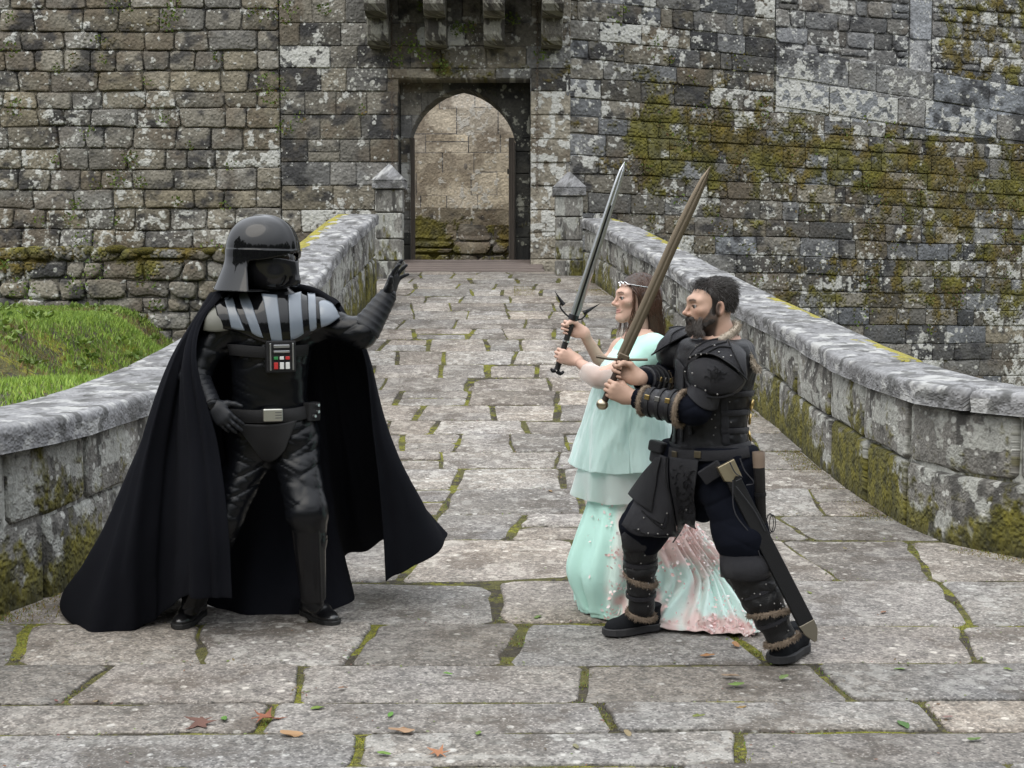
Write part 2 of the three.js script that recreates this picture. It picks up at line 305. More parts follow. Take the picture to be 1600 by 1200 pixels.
{
  const rows = [3.3, 3.66, 4.03, 4.36, 4.68, 5.02, 5.52, 6.14, 7.02, 8.05, 8.75, 9.5, 10.15, 10.75, 11.4, 11.95, 12.6, 13.2, 13.75, 14.3, 14.95, 15.5, 16.1, 16.7, 17.25, 17.85, 18.4, 19, 19.6, 20.2, 20.8, 21.3];
  const L = (k, x) => { const d = rows[k]; return d + (d < 5.6 ? 0.05 : 0.11) * (fbm(x * 0.55 + 3, k * 2.7, 77, 2) - 0.5) + (d < 5.6 ? 0.012 * x : 0); };
  const map = (x, d, n) => [x, roadY(d) + n, -d];
  for (let k = 0; k + 1 < rows.length; k++) {
    const d0 = rows[k], d1 = rows[k + 1], dm = (d0 + d1) / 2, near = d1 < 5.6;
    const xl = dm < 6.9 ? Math.min(-2.3, -1.62 - dm * 0.16) - 0.9 : Math.max(edgeX(LEFTP, dm) ?? -1.9, -2.4) - 0.1, xr = dm < 7.4 ? 3.3 : (edgeX(RIGHTP, dm) ?? 1.1) + 0.12;
    const cuts = [xl]; let x = xl + RR(0.1, 0.7);
    while (x < xr - 0.4) { cuts.push(x); x += near ? RR(0.75, 1.45) : dm < 9 ? RR(0.5, 1.05) : RR(0.38, 0.92); }
    cuts.push(xr);
    const sk = cuts.map((c, i) => (i && i < cuts.length - 1 ? RR(-0.05, 0.05) * (near ? 0.7 : dm > 9 ? 0.8 : 1.7) : 0));
    for (let i = 0; i + 1 < cuts.length; i++) {
      const gp = near ? RR(0.003, 0.015) : rnd() < 0.25 ? RR(0.01, 0.02) : RR(0.0015, 0.008), gl = near ? RR(0.01, 0.036) : rnd() < 0.45 ? RR(0.022, 0.06) : RR(0.003, 0.012), a0 = cuts[i] + gl / 2, a1 = cuts[i + 1] - gl / 2;
      const c = [[a0 - sk[i], L(k, a0) + gp], [a1 - sk[i + 1], L(k, a1) + gp], [a1 + sk[i + 1], L(k + 1, a1) - gp], [a0 + sk[i], L(k + 1, a0) - gp]];
      const two = !near && rnd() < 0.16 && dm > 8.1 ? [[0, 0.5], [0.5, 1]] : [[0, 1]];
      for (const [f0, f1] of two) {
        const q = [[lerp(c[0][0], c[3][0], f0), lerp(c[0][1], c[3][1], f0) + (f0 ? 0.012 : 0)], [lerp(c[1][0], c[2][0], f0), lerp(c[1][1], c[2][1], f0) + (f0 ? 0.012 : 0)], [lerp(c[1][0], c[2][0], f1), lerp(c[1][1], c[2][1], f1)], [lerp(c[0][0], c[3][0], f1), lerp(c[0][1], c[3][1], f1)]];
        const t = RR(0.74, 1.22) * (dm > 7 ? 1.05 : 0.92), w = RR(-0.01, 0.07), ou = RR(0, 9), ov = RR(0, 9), rot = rnd() < 0.5 ? 1 : -1;
        const poly = wornOutline(q, near ? 0.025 : dm > 9 ? 0.03 : 0.045, near ? 0.014 : 0.022, dm < 9 ? 0.17 : 0.28);
        const g = block(poly, { depth: 0.12, proud: RR(-0.006, 0.01), ch: near ? 0.009 : 0.014, bulge: RR(0, 0.008), tu: RR(-0.006, 0.006), tv: RR(-0.008, 0.012) }, map, (u, v, n) => [(rot * u + ou) / 2.4, (v + n + ov) / 2.4], [t * (1 + w), t, t * (1 - w)]);
        mesh('paving_stone', g, mPav[dm > 7.3 ? 1 : rnd() < 0.25 ? 1 : 0], road);
      }
      for (let s = 0; s < 10; s++) { const f = rnd(); JOINTS.push([lerp(c[0][0], c[3][0], f) - gl / 2 + RR(-0.01, 0.01), lerp(c[0][1], c[3][1], f), 1]); JOINTS.push([lerp(c[0][0], c[1][0], f), L(k, lerp(a0, a1, f)), 0]); }
    }
  }
  // earth and moss bed under the slabs
  const P = [], U = [], I = []; let r = 0;
  for (let d = 3; d <= 21.4; d += 0.2, r++) for (let i = 0; i <= 20; i++) { const x = -3.9 + i * 0.39; const xl = (d > 7 ? (edgeX(LEFTP, d) ?? -1.9) - 0.15 : -3.9), xr = d > 7.5 ? (edgeX(RIGHTP, d) ?? 1.1) + 0.15 : 3.9; const xx = clamp(x, xl, xr); P.push(xx, roadY(d) - 0.007, -d); U.push(xx / 1.6, d / 1.6); }
  for (let j = 0; j + 1 < r; j++) for (let i = 0; i < 20; i++) { const a = j * 21 + i; I.push(a, a + 1, a + 22, a, a + 22, a + 21); }
  const g = new THREE.BufferGeometry(); g.setAttribute('position', new THREE.Float32BufferAttribute(P, 3)); g.setAttribute('uv', new THREE.Float32BufferAttribute(U, 2)); g.setIndex(I); g.computeVertexNormals();
  mesh('joint_moss', g, mSoil, road).userData.kind = 'stuff';
}
// ---------- castle walls ----------
const prop = (s, o) => Object.assign(s, { tone: RR(o.tone[0], o.tone[1]), warm: RR(o.warm[0], o.warm[1]), white: RR(0, 1) < (o.pWhite ?? 0.06) ? RR(0.48, 0.7) : RR(0.05, o.white ?? 0.3), moss: RR(0, o.mossy ?? 0.4), dark: RR(o.dark[0], o.dark[1]) });
function buildWall(o) {
  const { parent, stones, map, tex, u0, u1, v0, v1, depth = 0.16, proud, ch, r, jit } = o;
  const t = wallTexture(tex[0], tex[1], u0, u1, v0, v1, stones, o), m = new THREE.MeshStandardMaterial({ map: t.map, bumpMap: t.bump, bumpScale: o.bump ?? 0.045, roughness: 0.95 });
  if (o.tint) m.color.setRGB(...o.tint);
  const uvf = (u, v) => [(u - u0) / (u1 - u0), (v - v0) / (v1 - v0)];
  stones.sort((a, b) => (b.u1 - b.u0) * (b.v1 - b.v0) - (a.u1 - a.u0) * (a.v1 - a.v0));
  const small = [];
  stones.forEach((s, i) => {
    const w = Math.min(s.u1 - s.u0, s.v1 - s.v0);
    const g = block(outline(s.c, Math.min(r, w * 0.3), jit), { depth, proud: RR(proud[0], proud[1]), ch: Math.min(ch, w * 0.2), bulge: RR(0, 0.008), tu: RR(-0.03, 0.03), tv: RR(-0.05, 0.04) }, map, uvf);
    g.deleteAttribute('color');
    if (i < 298) mesh('stone', g, m, parent); else small.push(g);
  });
  if (small.length) tag(mesh('stone', small, m, parent), null, null, null, 'stuff');
  return m;
}
// a solid sheet (mortar face) through u, v polygon with holes, extruded backwards
function backing(name, shape, thick, map, uvf, m, parent, front = 0) {
  const g = new THREE.ExtrudeGeometry(shape, { depth: thick, bevelEnabled: false, curveSegments: 16 }), p = g.attributes.position, u = g.attributes.uv;
  for (let i = 0; i < p.count; i++) { const a = p.getX(i), b = p.getY(i), n = p.getZ(i); const q = map(a, b, n - thick + front), t = uvf(a, b); p.setXYZ(i, q[0], q[1], q[2]); u.setXY(i, t[0], t[1]); }
  g.computeVertexNormals(); return mesh(name, g, m, parent);
}
const rectShape = (a, b, c, d) => new THREE.Shape([new THREE.Vector2(a, c), new THREE.Vector2(b, c), new THREE.Vector2(b, d), new THREE.Vector2(a, d)]);
const ZW = -22;
const parM = [parapetTexture(501, 0.0), parapetTexture(551, 0.07)].map((t) => new THREE.MeshStandardMaterial({ map: t.map, bumpMap: t.bump, bumpScale: 0.028, roughness: 0.95 }));
const mCorbel = parM[0].clone(); mCorbel.color.setRGB(0.62, 0.6, 0.56);
// left curtain wall: rough blocks, open joints
seed(101);
const wallL = thing('castle_wall', 'rough grey castle wall of uneven blocks behind the grassy bank', 'wall');
{
  const map = (u, v, n) => [u, v, ZW + n], u0 = -10.2, u1 = -3.74, v0 = 1.2, v1 = 7.2;
  const st = courses({ v0: 1.35, v1: 6.9, hMin: 0.27, hMax: 0.36, wMin: 0.4, wMax: 0.82, gap: 0.022, wave: 0.05, split: 0.0, sd: 5, skew: 0.025, range: () => [[u0 + 0.05, u1]] });
  st.forEach((s) => prop(s, { tone: [0.11, 0.21], warm: [0.3, 1.25], white: 0.24, pWhite: 0.015, dark: [0.2, 0.58] }));
  const o = { parent: wallL, stones: st, map, tex: [1152, 1070], u0, u1, v0, v1, proud: [0.03, 0.07], ch: 0.016, r: 0.04, jit: 0.014,
    moss: (u, v) => 0.08 + 0.25 * sstep(2.1, 1.75, v) + 0.22 * sstep(0.6, 0.75, fbm(u * 0.8, v * 0.8, 13, 2)) };
  const m = buildWall(o);
  backing('mortar', rectShape(u0, u1 - 0.012, 0.2, 6.95), 1.2, map, (u, v) => [(u - u0) / (u1 - u0), (v - v0) / (v1 - v0)], m, wallL);
}
// gate tower: dressed stone, a square recess for the drawbridge and a pointed arch in it
const RX0 = -1.84, RX1 = 0.3, RY1 = 4.7, RB = 1.6;
seed(202);
const tower = thing('gatehouse', 'dark dressed stone gatehouse with a pointed arch and corbels above', 'gatehouse');
const AX0 = -1.69, AX1 = 0.06, ASP = 3.8, AAP = 4.62;
{
  const map = (u, v, n) => [u, v, ZW + n], u0 = -3.74, u1 = 0.95, v0 = 1.2, v1 = 6.9, uvf = (u, v) => [(u - u0) / (u1 - u0), (v - v0) / (v1 - v0)];
  const st = courses({ v0: 1.45, v1: 6.6, hMin: 0.34, hMax: 0.44, wMin: 0.42, wMax: 0.85, gap: 0.014, wave: 0.01, split: 0.03, sd: 9, skew: 0.008, range: (v) => (v < RY1 - 0.1 ? [[u0, RX0], [RX1, u1]] : [[u0, u1]]) });
  for (const s of st) if (s.v0 < RY1 && s.v1 > RY1 && s.u1 > RX0 && s.u0 < RX1) for (const p of s.c) if (p[1] < RY1 + 0.12) p[1] = RY1 + 0.007;
  st.forEach((s) => prop(s, { tone: [0.08, 0.19], warm: [0.1, 1.1], white: 0.2, pWhite: 0.03, dark: [0.2, 0.62] }));
  st.forEach((s) => { if (s.u0 > 0.2 && s.v1 < 4.6) { s.tone = RR(0.17, 0.25); s.dark = 0.25; s.warm = 0.9; s.white = 0.4; } });
  const o = { parent: tower, stones: st, map, tex: [832, 1011], u0, u1, v0, v1, proud: [0.016, 0.03], ch: 0.012, r: 0.02, jit: 0.006, depth: 0.1,
    moss: (u, v) => 0.02 + 0.34 * sstep(5.3, 4.75, v) * sstep(-2.1, -1.6, u) * sstep(4.5, 4.75, v) + 0.2 * sstep(0.62, 0.75, fbm(u, v, 15, 2)) };
  const m = buildWall(o);
  const sh = new THREE.Shape([[u0, 0.2], [RX0 + 0.004, 0.2], [RX0 + 0.004, RY1 - 0.004], [RX1 - 0.004, RY1 - 0.004], [RX1 - 0.004, 0.2], [u1 - 0.01, 0.2], [u1 - 0.01, 6.7], [u0, 6.7]].map((p) => new THREE.Vector2(...p)));
  backing('mortar', sh, 1.15, map, uvf, m, tower);
  // arch curves (left and right halves) and the stones round it
  const arcL = (t) => { const a = t * Math.PI / 2, w = (AX1 - AX0) / 2; return [AX0 + w * (1 - Math.cos(a)) * 0.75 + w * 0.25 * t, ASP + (AAP - ASP) * (0.72 * Math.sin(a) + 0.28 * t)]; };
  const arcR = (t) => { const p = arcL(t); return [AX0 + AX1 - p[0], p[1]]; };
  const zb = -0.45, amap = (u, v, n) => [u, v, ZW + zb + n], mA = new THREE.MeshStandardMaterial({ map: m.map, bumpMap: m.bumpMap, bumpScale: 0.03, roughness: 0.95 });
  const auv = (u, v, n) => [(u - 1.3 + 0.2 * n - u0) / (u1 - u0) + 0.02, (v - 0.8 - v0) / (v1 - v0)];
  const solid = (pts) => { const g = new THREE.ExtrudeGeometry(new THREE.Shape(pts.map((p) => new THREE.Vector2(...p))), { depth: 0.62, bevelEnabled: true, bevelSize: 0.007, bevelThickness: 0.012, bevelSegments: 1, curveSegments: 4 }); g.translate(0, 0, ZW + zb - 0.62); const p = g.attributes.position, uv = g.attributes.uv; for (let i = 0; i < p.count; i++) uv.setXY(i, ...auv(p.getX(i), p.getY(i), p.getZ(i) - ZW)); g.computeVertexNormals(); return g; };
  const e = 0.012;
  let y = RB - 0.05; for (const h of [0.5, 0.42, 0.52, 0.4, 0.41]) { const y1 = Math.min(y + h, ASP); mesh('jamb_stone', solid([[RX0 + e, y + e], [AX0 - e, y + e], [AX0 - e, y1 - e], [RX0 + e, y1 - e]]), mA, tower); y = y1; }
  y = RB - 0.05; for (const h of [0.62, 0.5, 0.55, 0.36, 0.3]) { const y1 = Math.min(y + h, ASP); mesh('jamb_stone', solid([[AX1 + e, y + e], [RX1 - e, y + e], [RX1 - e, y1 - e], [AX1 + e, y1 - e]]), mA, tower); y = y1; }
  const ts = [0, 0.12, 0.25, 0.37, 0.5], tu = [0.5, 0.62, 0.75, 0.87, 1];
  const AM = (AX0 + AX1) / 2;
  for (const [arc, xs, mid] of [[arcL, RX0 + e, -1], [arcR, RX1 - e, 1]]) {
    const s1 = arc(0.5), A = ts.map(arc), B = tu.map(arc);
    mesh('arch_stone', solid([[xs, ASP + e], ...A, [s1[0], RY1 - 0.006], [xs, RY1 - 0.006]]), mA, tower);
    mesh('arch_stone', solid([...B.map((p, i) => (i ? p : [p[0] - mid * 0.012, p[1]])), [AM + mid * 0.004, RY1 - 0.006], [s1[0] - mid * 0.012, RY1 - 0.006]]), mA, tower);
  }
  // corbels in two steps under the projecting box
  const cw = 0.155, mC = mCorbel;
  for (const cx of [-2.11, -1.2, -0.28, 0.63]) {
    for (const [yb, yt, out] of [[5.18, 5.56, 0.5], [5.572, 5.9, 0.92]]) {
      const g = new THREE.ExtrudeGeometry(new THREE.Shape([[0, yb], [out * 0.78, yb], [out * 0.93, yb + 0.05], [out, yb + 0.14], [out, yt], [0, yt]].map((p) => new THREE.Vector2(...p))), { depth: cw * 2, bevelEnabled: true, bevelSize: 0.012, bevelThickness: 0.012, bevelSegments: 1 });
      g.rotateY(-Math.PI / 2); g.translate(cx + cw, 0, ZW + 0.03);
      const p = g.attributes.position, uv = g.attributes.uv; for (let i = 0; i < p.count; i++) uv.setXY(i, (p.getX(i) + p.getZ(i) - ZW + 9) / 4 + yb, 0.3 + (p.getY(i) - 5) / 1.9);
      mesh('corbel', g, mC, tower);
    }
  }
  const boxes = [[-2.29, 0.81, 5.91, 8, 0.6, 0.94], [-2.29, -2.0, 5.91, 8, 0.03, 0.595], [0.5, 0.81, 5.91, 8, 0.03, 0.595], [-2.4, 0.92, 8.005, 8.3, -0.2, 1.05]];
  for (const [a, b, c, d, n0, n1] of boxes) { const g = new THREE.BoxGeometry(b - a, d - c, n1 - n0); g.translate((a + b) / 2, (c + d) / 2, ZW + (n0 + n1) / 2); mesh('machicolation', g, mA, tower); }
}
// right curtain wall, turned back by 20 degrees, mossy
seed(303);
const EA = 20 * Math.PI / 180, rmap = (u, v, n) => [0.84 + u * Math.cos(EA) + n * Math.sin(EA), v, ZW - u * Math.sin(EA) + n * Math.cos(EA)];
const wallR = thing('castle_wall', 'long castle wall with broad patches of olive moss behind the swordfighters', 'wall');
{
  const u0 = 0.02, u1 = 10.9, v0 = -1.3, v1 = 7, top = (u) => 5.42 - 0.085 * (u - 3.9);
  const st = courses({ v0: -1.2, v1: 6.95, hMin: 0.27, hMax: 0.345, wMin: 0.32, wMax: 0.9, gap: 0.014, wave: 0.034, split: 0.0, sd: 17, skew: 0.012, tilt: -0.022, tiltAt: 4, range: (v) => (v < 4.35 ? [[u0, u1]] : [[u0, 3.86]]) });
  for (const s of st) if (s.v0 > 3.9 && s.u0 > 3.85) for (const i of [2, 3]) s.c[i][1] = Math.min(s.c[i][1], top(s.c[i][0]) - 1.02);
  const big = courses({ v0: 0, v1: 1, hMin: 0.5, hMax: 0.51, wMin: 0.9, wMax: 1.7, gap: 0.02, wave: 0.006, split: 0, sd: 19, skew: 0.004, range: () => [[3.9, u1]] });
  big.forEach((s) => { for (const p of s.c) p[1] += top(p[0]) - 1.0; s.v0 = Math.min(...s.c.map((p) => p[1])); s.v1 = Math.max(...s.c.map((p) => p[1])); s.big = true; });
  st.forEach((s) => prop(s, { tone: [0.05, 0.19], warm: [-0.4, 1.1], white: 0.36, pWhite: 0.1, mossy: 0.8, dark: [0.1, 0.6] }));
  big.forEach((s) => { prop(s, { tone: [0.15, 0.22], warm: [-0.6, 0.1], white: 0.42, pWhite: 0.35, mossy: 0.05, dark: [0.3, 0.58] }); s.c.forEach((p) => 0); });
  const all = st.filter((s) => s.c[2][1] - s.c[1][1] > 0.08).concat(big);
  const o = { parent: wallR, stones: all, map: rmap, tex: [1536, 1170], u0, u1, v0, v1, proud: [0.016, 0.04], ch: 0.012, r: 0.028, jit: 0.012,
    moss: (u, v) => 0.17 + 0.42 * sstep(0.5, 1.8, u) * Math.exp(-(((v - 4.05 + 0.1 * u) / 0.8) ** 2)) + 0.26 * sstep(2, 4, u) * Math.exp(-(((v - 1.2) / 0.5) ** 2)) + 0.3 * Math.exp(-(((u - 1.7) / 0.35) ** 2 + ((v - 3.3) / 0.5) ** 2)) + 0.18 * Math.exp(-(((v - 2.6 + 0.06 * u) / 0.5) ** 2)) * sstep(5, 7, u) - 0.3 * sstep(0.15, 0.3, v - top(u) + 1.0) * sstep(3.7, 3.9, u) };
  const m = buildWall(o);
  const sh = new THREE.Shape([[u0 - 0.01, -1.6], [u1, -1.6], [u1, top(u1) - 0.008], [3.9, top(3.9) - 0.008], [3.87, 7.05], [u0 - 0.01, 7.05]].map((p) => new THREE.Vector2(...p)));
  backing('mortar', sh, 1.1, rmap, (u, v) => [(u - u0) / (u1 - u0), (v - v0) / (v1 - v0)], m, wallR);
}
// what rises behind the right wall: rubble wall, pale pier and a mossy stone slope
seed(404);
{
  const up = thing('upper_wall', 'dark rubble wall with a pale pier rising behind the right wall top', 'wall');
  const u0 = 3.3, u1 = 11.5, v0 = 4.2, v1 = 9.2, off = -1.6, map = (u, v, n) => rmap(u, v, n + off);
  const st = courses({ v0: 4.4, v1: 9, hMin: 0.24, hMax: 0.33, wMin: 0.3, wMax: 0.85, gap: 0.02, wave: 0.03, split: 0.15, sd: 23, skew: 0.02, range: () => [[u0, 7.75], [8.28, u1]] });
  st.forEach((s) => prop(s, { tone: [0.08, 0.2], warm: [-0.2, 0.4], white: 0.4, pWhite: 0.1, dark: [0.35, 0.6] }));
  let v = 4.4; const pier = []; for (const h of [0.7, 0.9, 0.75, 0.85, 0.9]) { pier.push(prop({ c: [[7.77, v + 0.01], [8.26, v + 0.01], [8.26, v + h], [7.77, v + h]], u0: 7.77, u1: 8.26, v0: v, v1: v + h }, { tone: [0.2, 0.25], warm: [-0.4, 0], white: 0.4, dark: [0.2, 0.4], mossy: 0.05 })); v += h + 0.01; }
  const m = buildWall({ parent: up, stones: st.concat(pier), map, tex: [1024, 624], u0, u1, v0, v1, proud: [0.02, 0.05], ch: 0.02, r: 0.05, jit: 0.015, moss: (u) => 0.02 + 0.45 * sstep(8.2, 8.6, u) });
  backing('mortar', rectShape(u0, u1, 2, 9), 1, map, (u, w) => [(u - u0) / (u1 - u0), (w - v0) / (v1 - v0)], m, up);
}
// courtyard wall seen through the gate
seed(505);
{
  const cw = thing('courtyard_wall', 'pale warm stone wall with a mossy foot seen through the gate arch', 'wall');
  const ZC = -27.4, map = (u, v, n) => [u, v, ZC + n], u0 = -4.4, u1 = 2.2, v0 = 1.4, v1 = 7.4;
  const st = courses({ v0: 2.72, v1: 7.2, hMin: 0.34, hMax: 0.52, wMin: 0.5, wMax: 1.15, gap: 0.03, wave: 0.09, split: 0.05, sd: 29, skew: 0.04, range: () => [[u0, u1]] });
  st.forEach((s) => prop(s, { tone: [0.3, 0.48], warm: [0.55, 1.0], white: 0.26, pWhite: 0, dark: [0.0, 0.12], mossy: 0 }));
  const lo = courses({ v0: 1.5, v1: 2.7, hMin: 0.24, hMax: 0.42, wMin: 0.3, wMax: 0.8, gap: 0.05, wave: 0.09, split: 0.1, sd: 31, skew: 0.07, range: () => [[u0, u1]] });
  lo.forEach((s) => { prop(s, { tone: [0.14, 0.26], warm: [0.4, 1.2], white: 0.2, pWhite: 0, dark: [0.25, 0.5], mossy: 0.6 }); s.low = 1; });
  const map2 = (u, v, n) => map(u, v, n + 0.35 * sstep(2.9, 2.0, v));
  const m = buildWall({ parent: cw, tint: [1, 0.955, 0.93], bump: 0.025, mortar: 0.13, stones: st.concat(lo), map: map2, tex: [1024, 931], u0, u1, v0, v1, proud: [0.012, 0.045], ch: 0.02, r: 0.08, jit: 0.03, moss: (u, v) => 0.0 + 0.95 * sstep(2.95, 2.5, v) * (0.75 + 0.5 * Math.sin(u * 2.2)) });
  backing('mortar', rectShape(u0, u1, 1.2, 7.3), 0.5, map2, (u, w) => [(u - u0) / (u1 - u0), (w - v0) / (v1 - v0)], m, cw, -0.012);
  const b = new THREE.SphereGeometry(0.12, 12, 10); b.scale(0.85, 1.35, 0.9); b.translate(-0.93, 3.68, ZC + 0.1); mesh('stone_boss', b, std(0.17, 0.15, 0.13, 0.95), cw);
}
// wooden door leaf standing open, door frame, drawbridge planks, chains
seed(606);
const wood = paint(256, 512, (a, b, o) => { const g = fbm(a * 40, b * 3, 611, 4), k = vn(a * 9, b * 1.4, 612), t = 0.05 * (0.5 + g) * (0.7 + 0.6 * k); o[0] = t * 1.12; o[1] = t * 0.9; o[2] = t * 0.72; o[3] = g; });
const mWood = new THREE.MeshStandardMaterial({ map: wood.map, bumpMap: wood.bump, bumpScale: 0.01, roughness: 0.85 });
const plankM = paint(512, 256, (a, b, o) => { const g = fbm(a * 5, b * 60, 621, 4), k = fbm(a * 3, b * 5, 622, 3), t = 0.17 * (0.45 + g) * (0.6 + 0.8 * k); o[0] = t * 1.18; o[1] = t * 0.95; o[2] = t * 0.84; o[3] = g; });
const mPlank = new THREE.MeshStandardMaterial({ map: plankM.map, bumpMap: plankM.bump, bumpScale: 0.015, roughness: 0.85 });
{
  const d = thing('wooden_door', 'dark brown plank door leaf standing open against the right jamb', 'door');
  for (let i = 0; i < 5; i++) { const g = new RoundedBoxGeometry(0.055, 2.2, 0.2, 1, 0.008); g.rotateY(-0.16); g.translate(-0.015 + i * 0.034, 2.72, -23.15 - i * 0.206); mesh('plank', g, mWood, d); }
  for (const y of [2.0, 3.3]) { const g = new THREE.BoxGeometry(0.02, 0.08, 0.9); g.rotateY(-0.16); g.translate(0.0, y, -23.5); mesh('hinge_strap', g, std(0.03, 0.028, 0.027, 0.5, { metalness: 0.6 }), d); }
  const f = thing('door_post', 'thin brown timber post at the left side of the gate arch', 'post');
  const g = new RoundedBoxGeometry(0.07, 2.2, 0.09, 2, 0.01); g.translate(AX0 + 0.05, 2.7, -22.4); mesh('post', g, mWood, f);
  const f2 = thing('door_post', 'thick brown timber post at the right side of the gate arch', 'post');
  const g2 = new RoundedBoxGeometry(0.1, 2.2, 0.12, 2, 0.01); g2.translate(AX1 - 0.065, 2.7, -22.42); mesh('post', g2, mWood, f2);
  const w = thing('drawbridge', 'weathered brown plank footbridge lying before the gate arch', 'bridge');
  for (let i = 0; i < 6; i++) { const L = RR(2.26, 2.4), p = new RoundedBoxGeometry(L, 0.06, 0.185, 1, 0.008); p.rotateY(RR(-0.008, 0.008)); p.rotateX(0.19); p.translate(-0.62 + RR(-0.05, 0.05), 1.565 + i * 0.0375 + RR(-0.004, 0.004), -21.32 - i * 0.19); mesh('plank', p, mPlank, w); }
  const c = new THREE.BoxGeometry(2.0, 0.1, 0.9); c.translate(-0.77, 1.75, -22.95); mesh('threshold', c, mPlank, w);
  const link = new THREE.TorusGeometry(0.02, 0.0045, 5, 8); link.scale(1, 1.4, 1);
  for (const [x, y0, y1, l] of [[-1.93, 3.1, 5.9, 'rusty iron chain hanging left of the gate recess'], [0.405, 2.9, 5.9, 'rusty iron chain hanging right of the gate recess']]) {
    const t = thing('iron_chain', l, 'chain', 'drawbridge chains'), L = [];
    for (let y = y0, i = 0; y < y1; y += 0.056, i++) { const q = link.clone(); if (i % 2) q.rotateY(Math.PI / 2); q.translate(x, y, ZW + 0.07); L.push(q); }
    mesh('chain_link', L, std(0.11, 0.08, 0.06, 0.9), t).userData.kind = 'stuff';
  }
}
// ---------- parapets ----------
seed(707);
const copM = [copingTexture(601, 0.3), copingTexture(651, 0.82)].map((t) => new THREE.MeshStandardMaterial({ map: t.map, bumpMap: t.bump, bumpScale: 0.03, roughness: 0.9 }));
function parapet(P, label, o) {
  const t = thing('parapet_wall', label, 'parapet');
  const curve = new THREE.CatmullRomCurve3(P.map(([x, d]) => V(x, 0, -d)), false, 'centripetal'), len = curve.getLength(), N = 400;
  const tab = curve.getSpacedPoints(N), side = o.side; // side = +1: the road lies to the left of the walking direction
  const pos = (s) => { const f = clamp(s / len, 0, 1) * N, i = Math.min(N - 1, Math.floor(f)), a = tab[i], b = tab[i + 1], k = f - i, tx = b.x - a.x, tz = b.z - a.z, l = Math.hypot(tx, tz); return [lerp(a.x, b.x, k), lerp(a.z, b.z, k), tx / l, tz / l]; };
  // u = along, v = height, n = towards the road
  const face = (s, h, n) => { const [x, z, tx, tz] = pos(s); return [x + side * tz * n, roadY(-z) * 1 + h, z - side * tx * n]; };
  const top = (s, n, h) => face(s, h + o.h(s / len), -n);
  const st = [], cut = (h0, h1, wMin, wMax) => { let s = RR(-0.4, 0); while (s < len) { const w = RR(wMin, wMax), a = Math.max(0, s), b = Math.min(len, s + w); if (b - a > 0.15) st.push([a, b, h0, h1]); s += w; } };
  cut(-0.06, 0.42, 0.5, 1.15); cut(0.42, 0.86, 0.55, 1.25);
  const HT = (s) => o.h(s / len) / 0.93;
  for (const [a, b, h0, h1] of st) {
    const q = h0 < 0 ? 0 : RR(-0.05, 0.05), q2 = h1 < 0.8 ? 0.0 : 0, g0 = 0.008, sub = Math.max(1, Math.round((b - a) / 0.45)), off = RR(0, 4), w = RR(0.02, 0.05), dl = RR(-0.03, 0.03), mat = parM[rnd() < (o.sd === 1 ? 0.75 : 0.45) ? 1 : 0];
    const wob = (s) => 0.05 * (fbm(s * 1.3, h0 < 0 ? 1 : 1, 41 + o.sd, 2) - 0.5);
    const lo = (s) => (h0 < 0 ? -0.06 : (h0 + wob(s)) * HT(s) + g0), hi = (s) => (h1 > 0.8 ? o.h(s / len) - 0.135 : (h1 + wob(s)) * HT(s) - g0);
    const a1 = a + g0, b1 = b - g0, poly = [[a1 + 0.03, lo(a1)]];
    for (let i = 1; i < sub; i++) poly.push([lerp(a1, b1, i / sub), lo(lerp(a1, b1, i / sub))]);
    poly.push([b1 - 0.03, lo(b1)], [b1, lo(b1) + 0.03], [b1 + dl * 0.4, hi(b1) - 0.03], [b1 - 0.03, hi(b1)]);
    for (let i = sub - 1; i > 0; i--) poly.push([lerp(a1, b1, i / sub), hi(lerp(a1, b1, i / sub))]);
    poly.push([a1 + 0.03, hi(a1)], [a1, hi(a1) - 0.03], [a1, lo(a1) + 0.03]);
    const dir = o.flip ? poly.map(([u, v]) => [u, v]).reverse() : poly;
    const g = block(dir, { depth: 0.2, proud: RR(-0.012, 0.02) , ch: w * 0.6, bulge: RR(0.005, 0.03) }, face, (u, v, n) => [(u + off + n) / 4, clamp(v / HT(u), 0.0, 1)]);
    g.deleteAttribute('color'); mesh('stone', g, mat, t);
  }
  // coping slabs
  let s = -RR(0, 0.5);
  while (s < len) {
    const w = RR(1.15, 1.9), a = Math.max(0, s) + 0.006, b = Math.min(len, s + w) - 0.006; s += w; if (b - a < 0.2) continue;
    const sub = Math.max(2, Math.round((b - a) / 0.4)), off = RR(0, 4), n0 = -0.075 + RR(-0.012, 0.012), n1 = o.wide + RR(-0.02, 0.02), P2 = [[a + 0.02, n0]];
    for (let i = 1; i < sub; i++) P2.push([lerp(a, b, i / sub), n0 + RR(-0.024, 0.02)]);
    P2.push([b - 0.02, n0], [b, n0 + 0.04], [b, n1 - 0.04], [b - 0.03, n1]);
    for (let i = sub - 1; i > 0; i--) P2.push([lerp(a, b, i / sub), n1 + RR(-0.01, 0.01)]);
    P2.push([a + 0.03, n1], [a, n1 - 0.04], [a, n0 + 0.04]);
    const dir = o.flip ? P2.reverse() : P2, mid = (a + b) / 2 / len;
    const g = coping(dir, top, (u, v, n) => [(u + off) / 4, clamp((v + 0.09 + Math.max(0, -n) * 1.2) / 0.7, 0, 1)], RR(-0.006, 0.006));
    mesh('coping_stone', g, copM[o.mossy(mid) ? 1 : 0], t);
  }
  // rubble core and back
  const g = []; const M = 60, P3 = [], I = [], U = [];
  for (let i = 0; i <= M; i++) { const q = i / M * len; for (const [h, n] of [[-0.5, -0.03], [o.h(q / len) - 0.13, -0.03], [o.h(q / len) - 0.13, -o.wide + 0.06], [-2.4, -o.wide + 0.06]]) { P3.push(...face(q, h, n)); U.push(q / 4, clamp(h, 0, 1)); } }
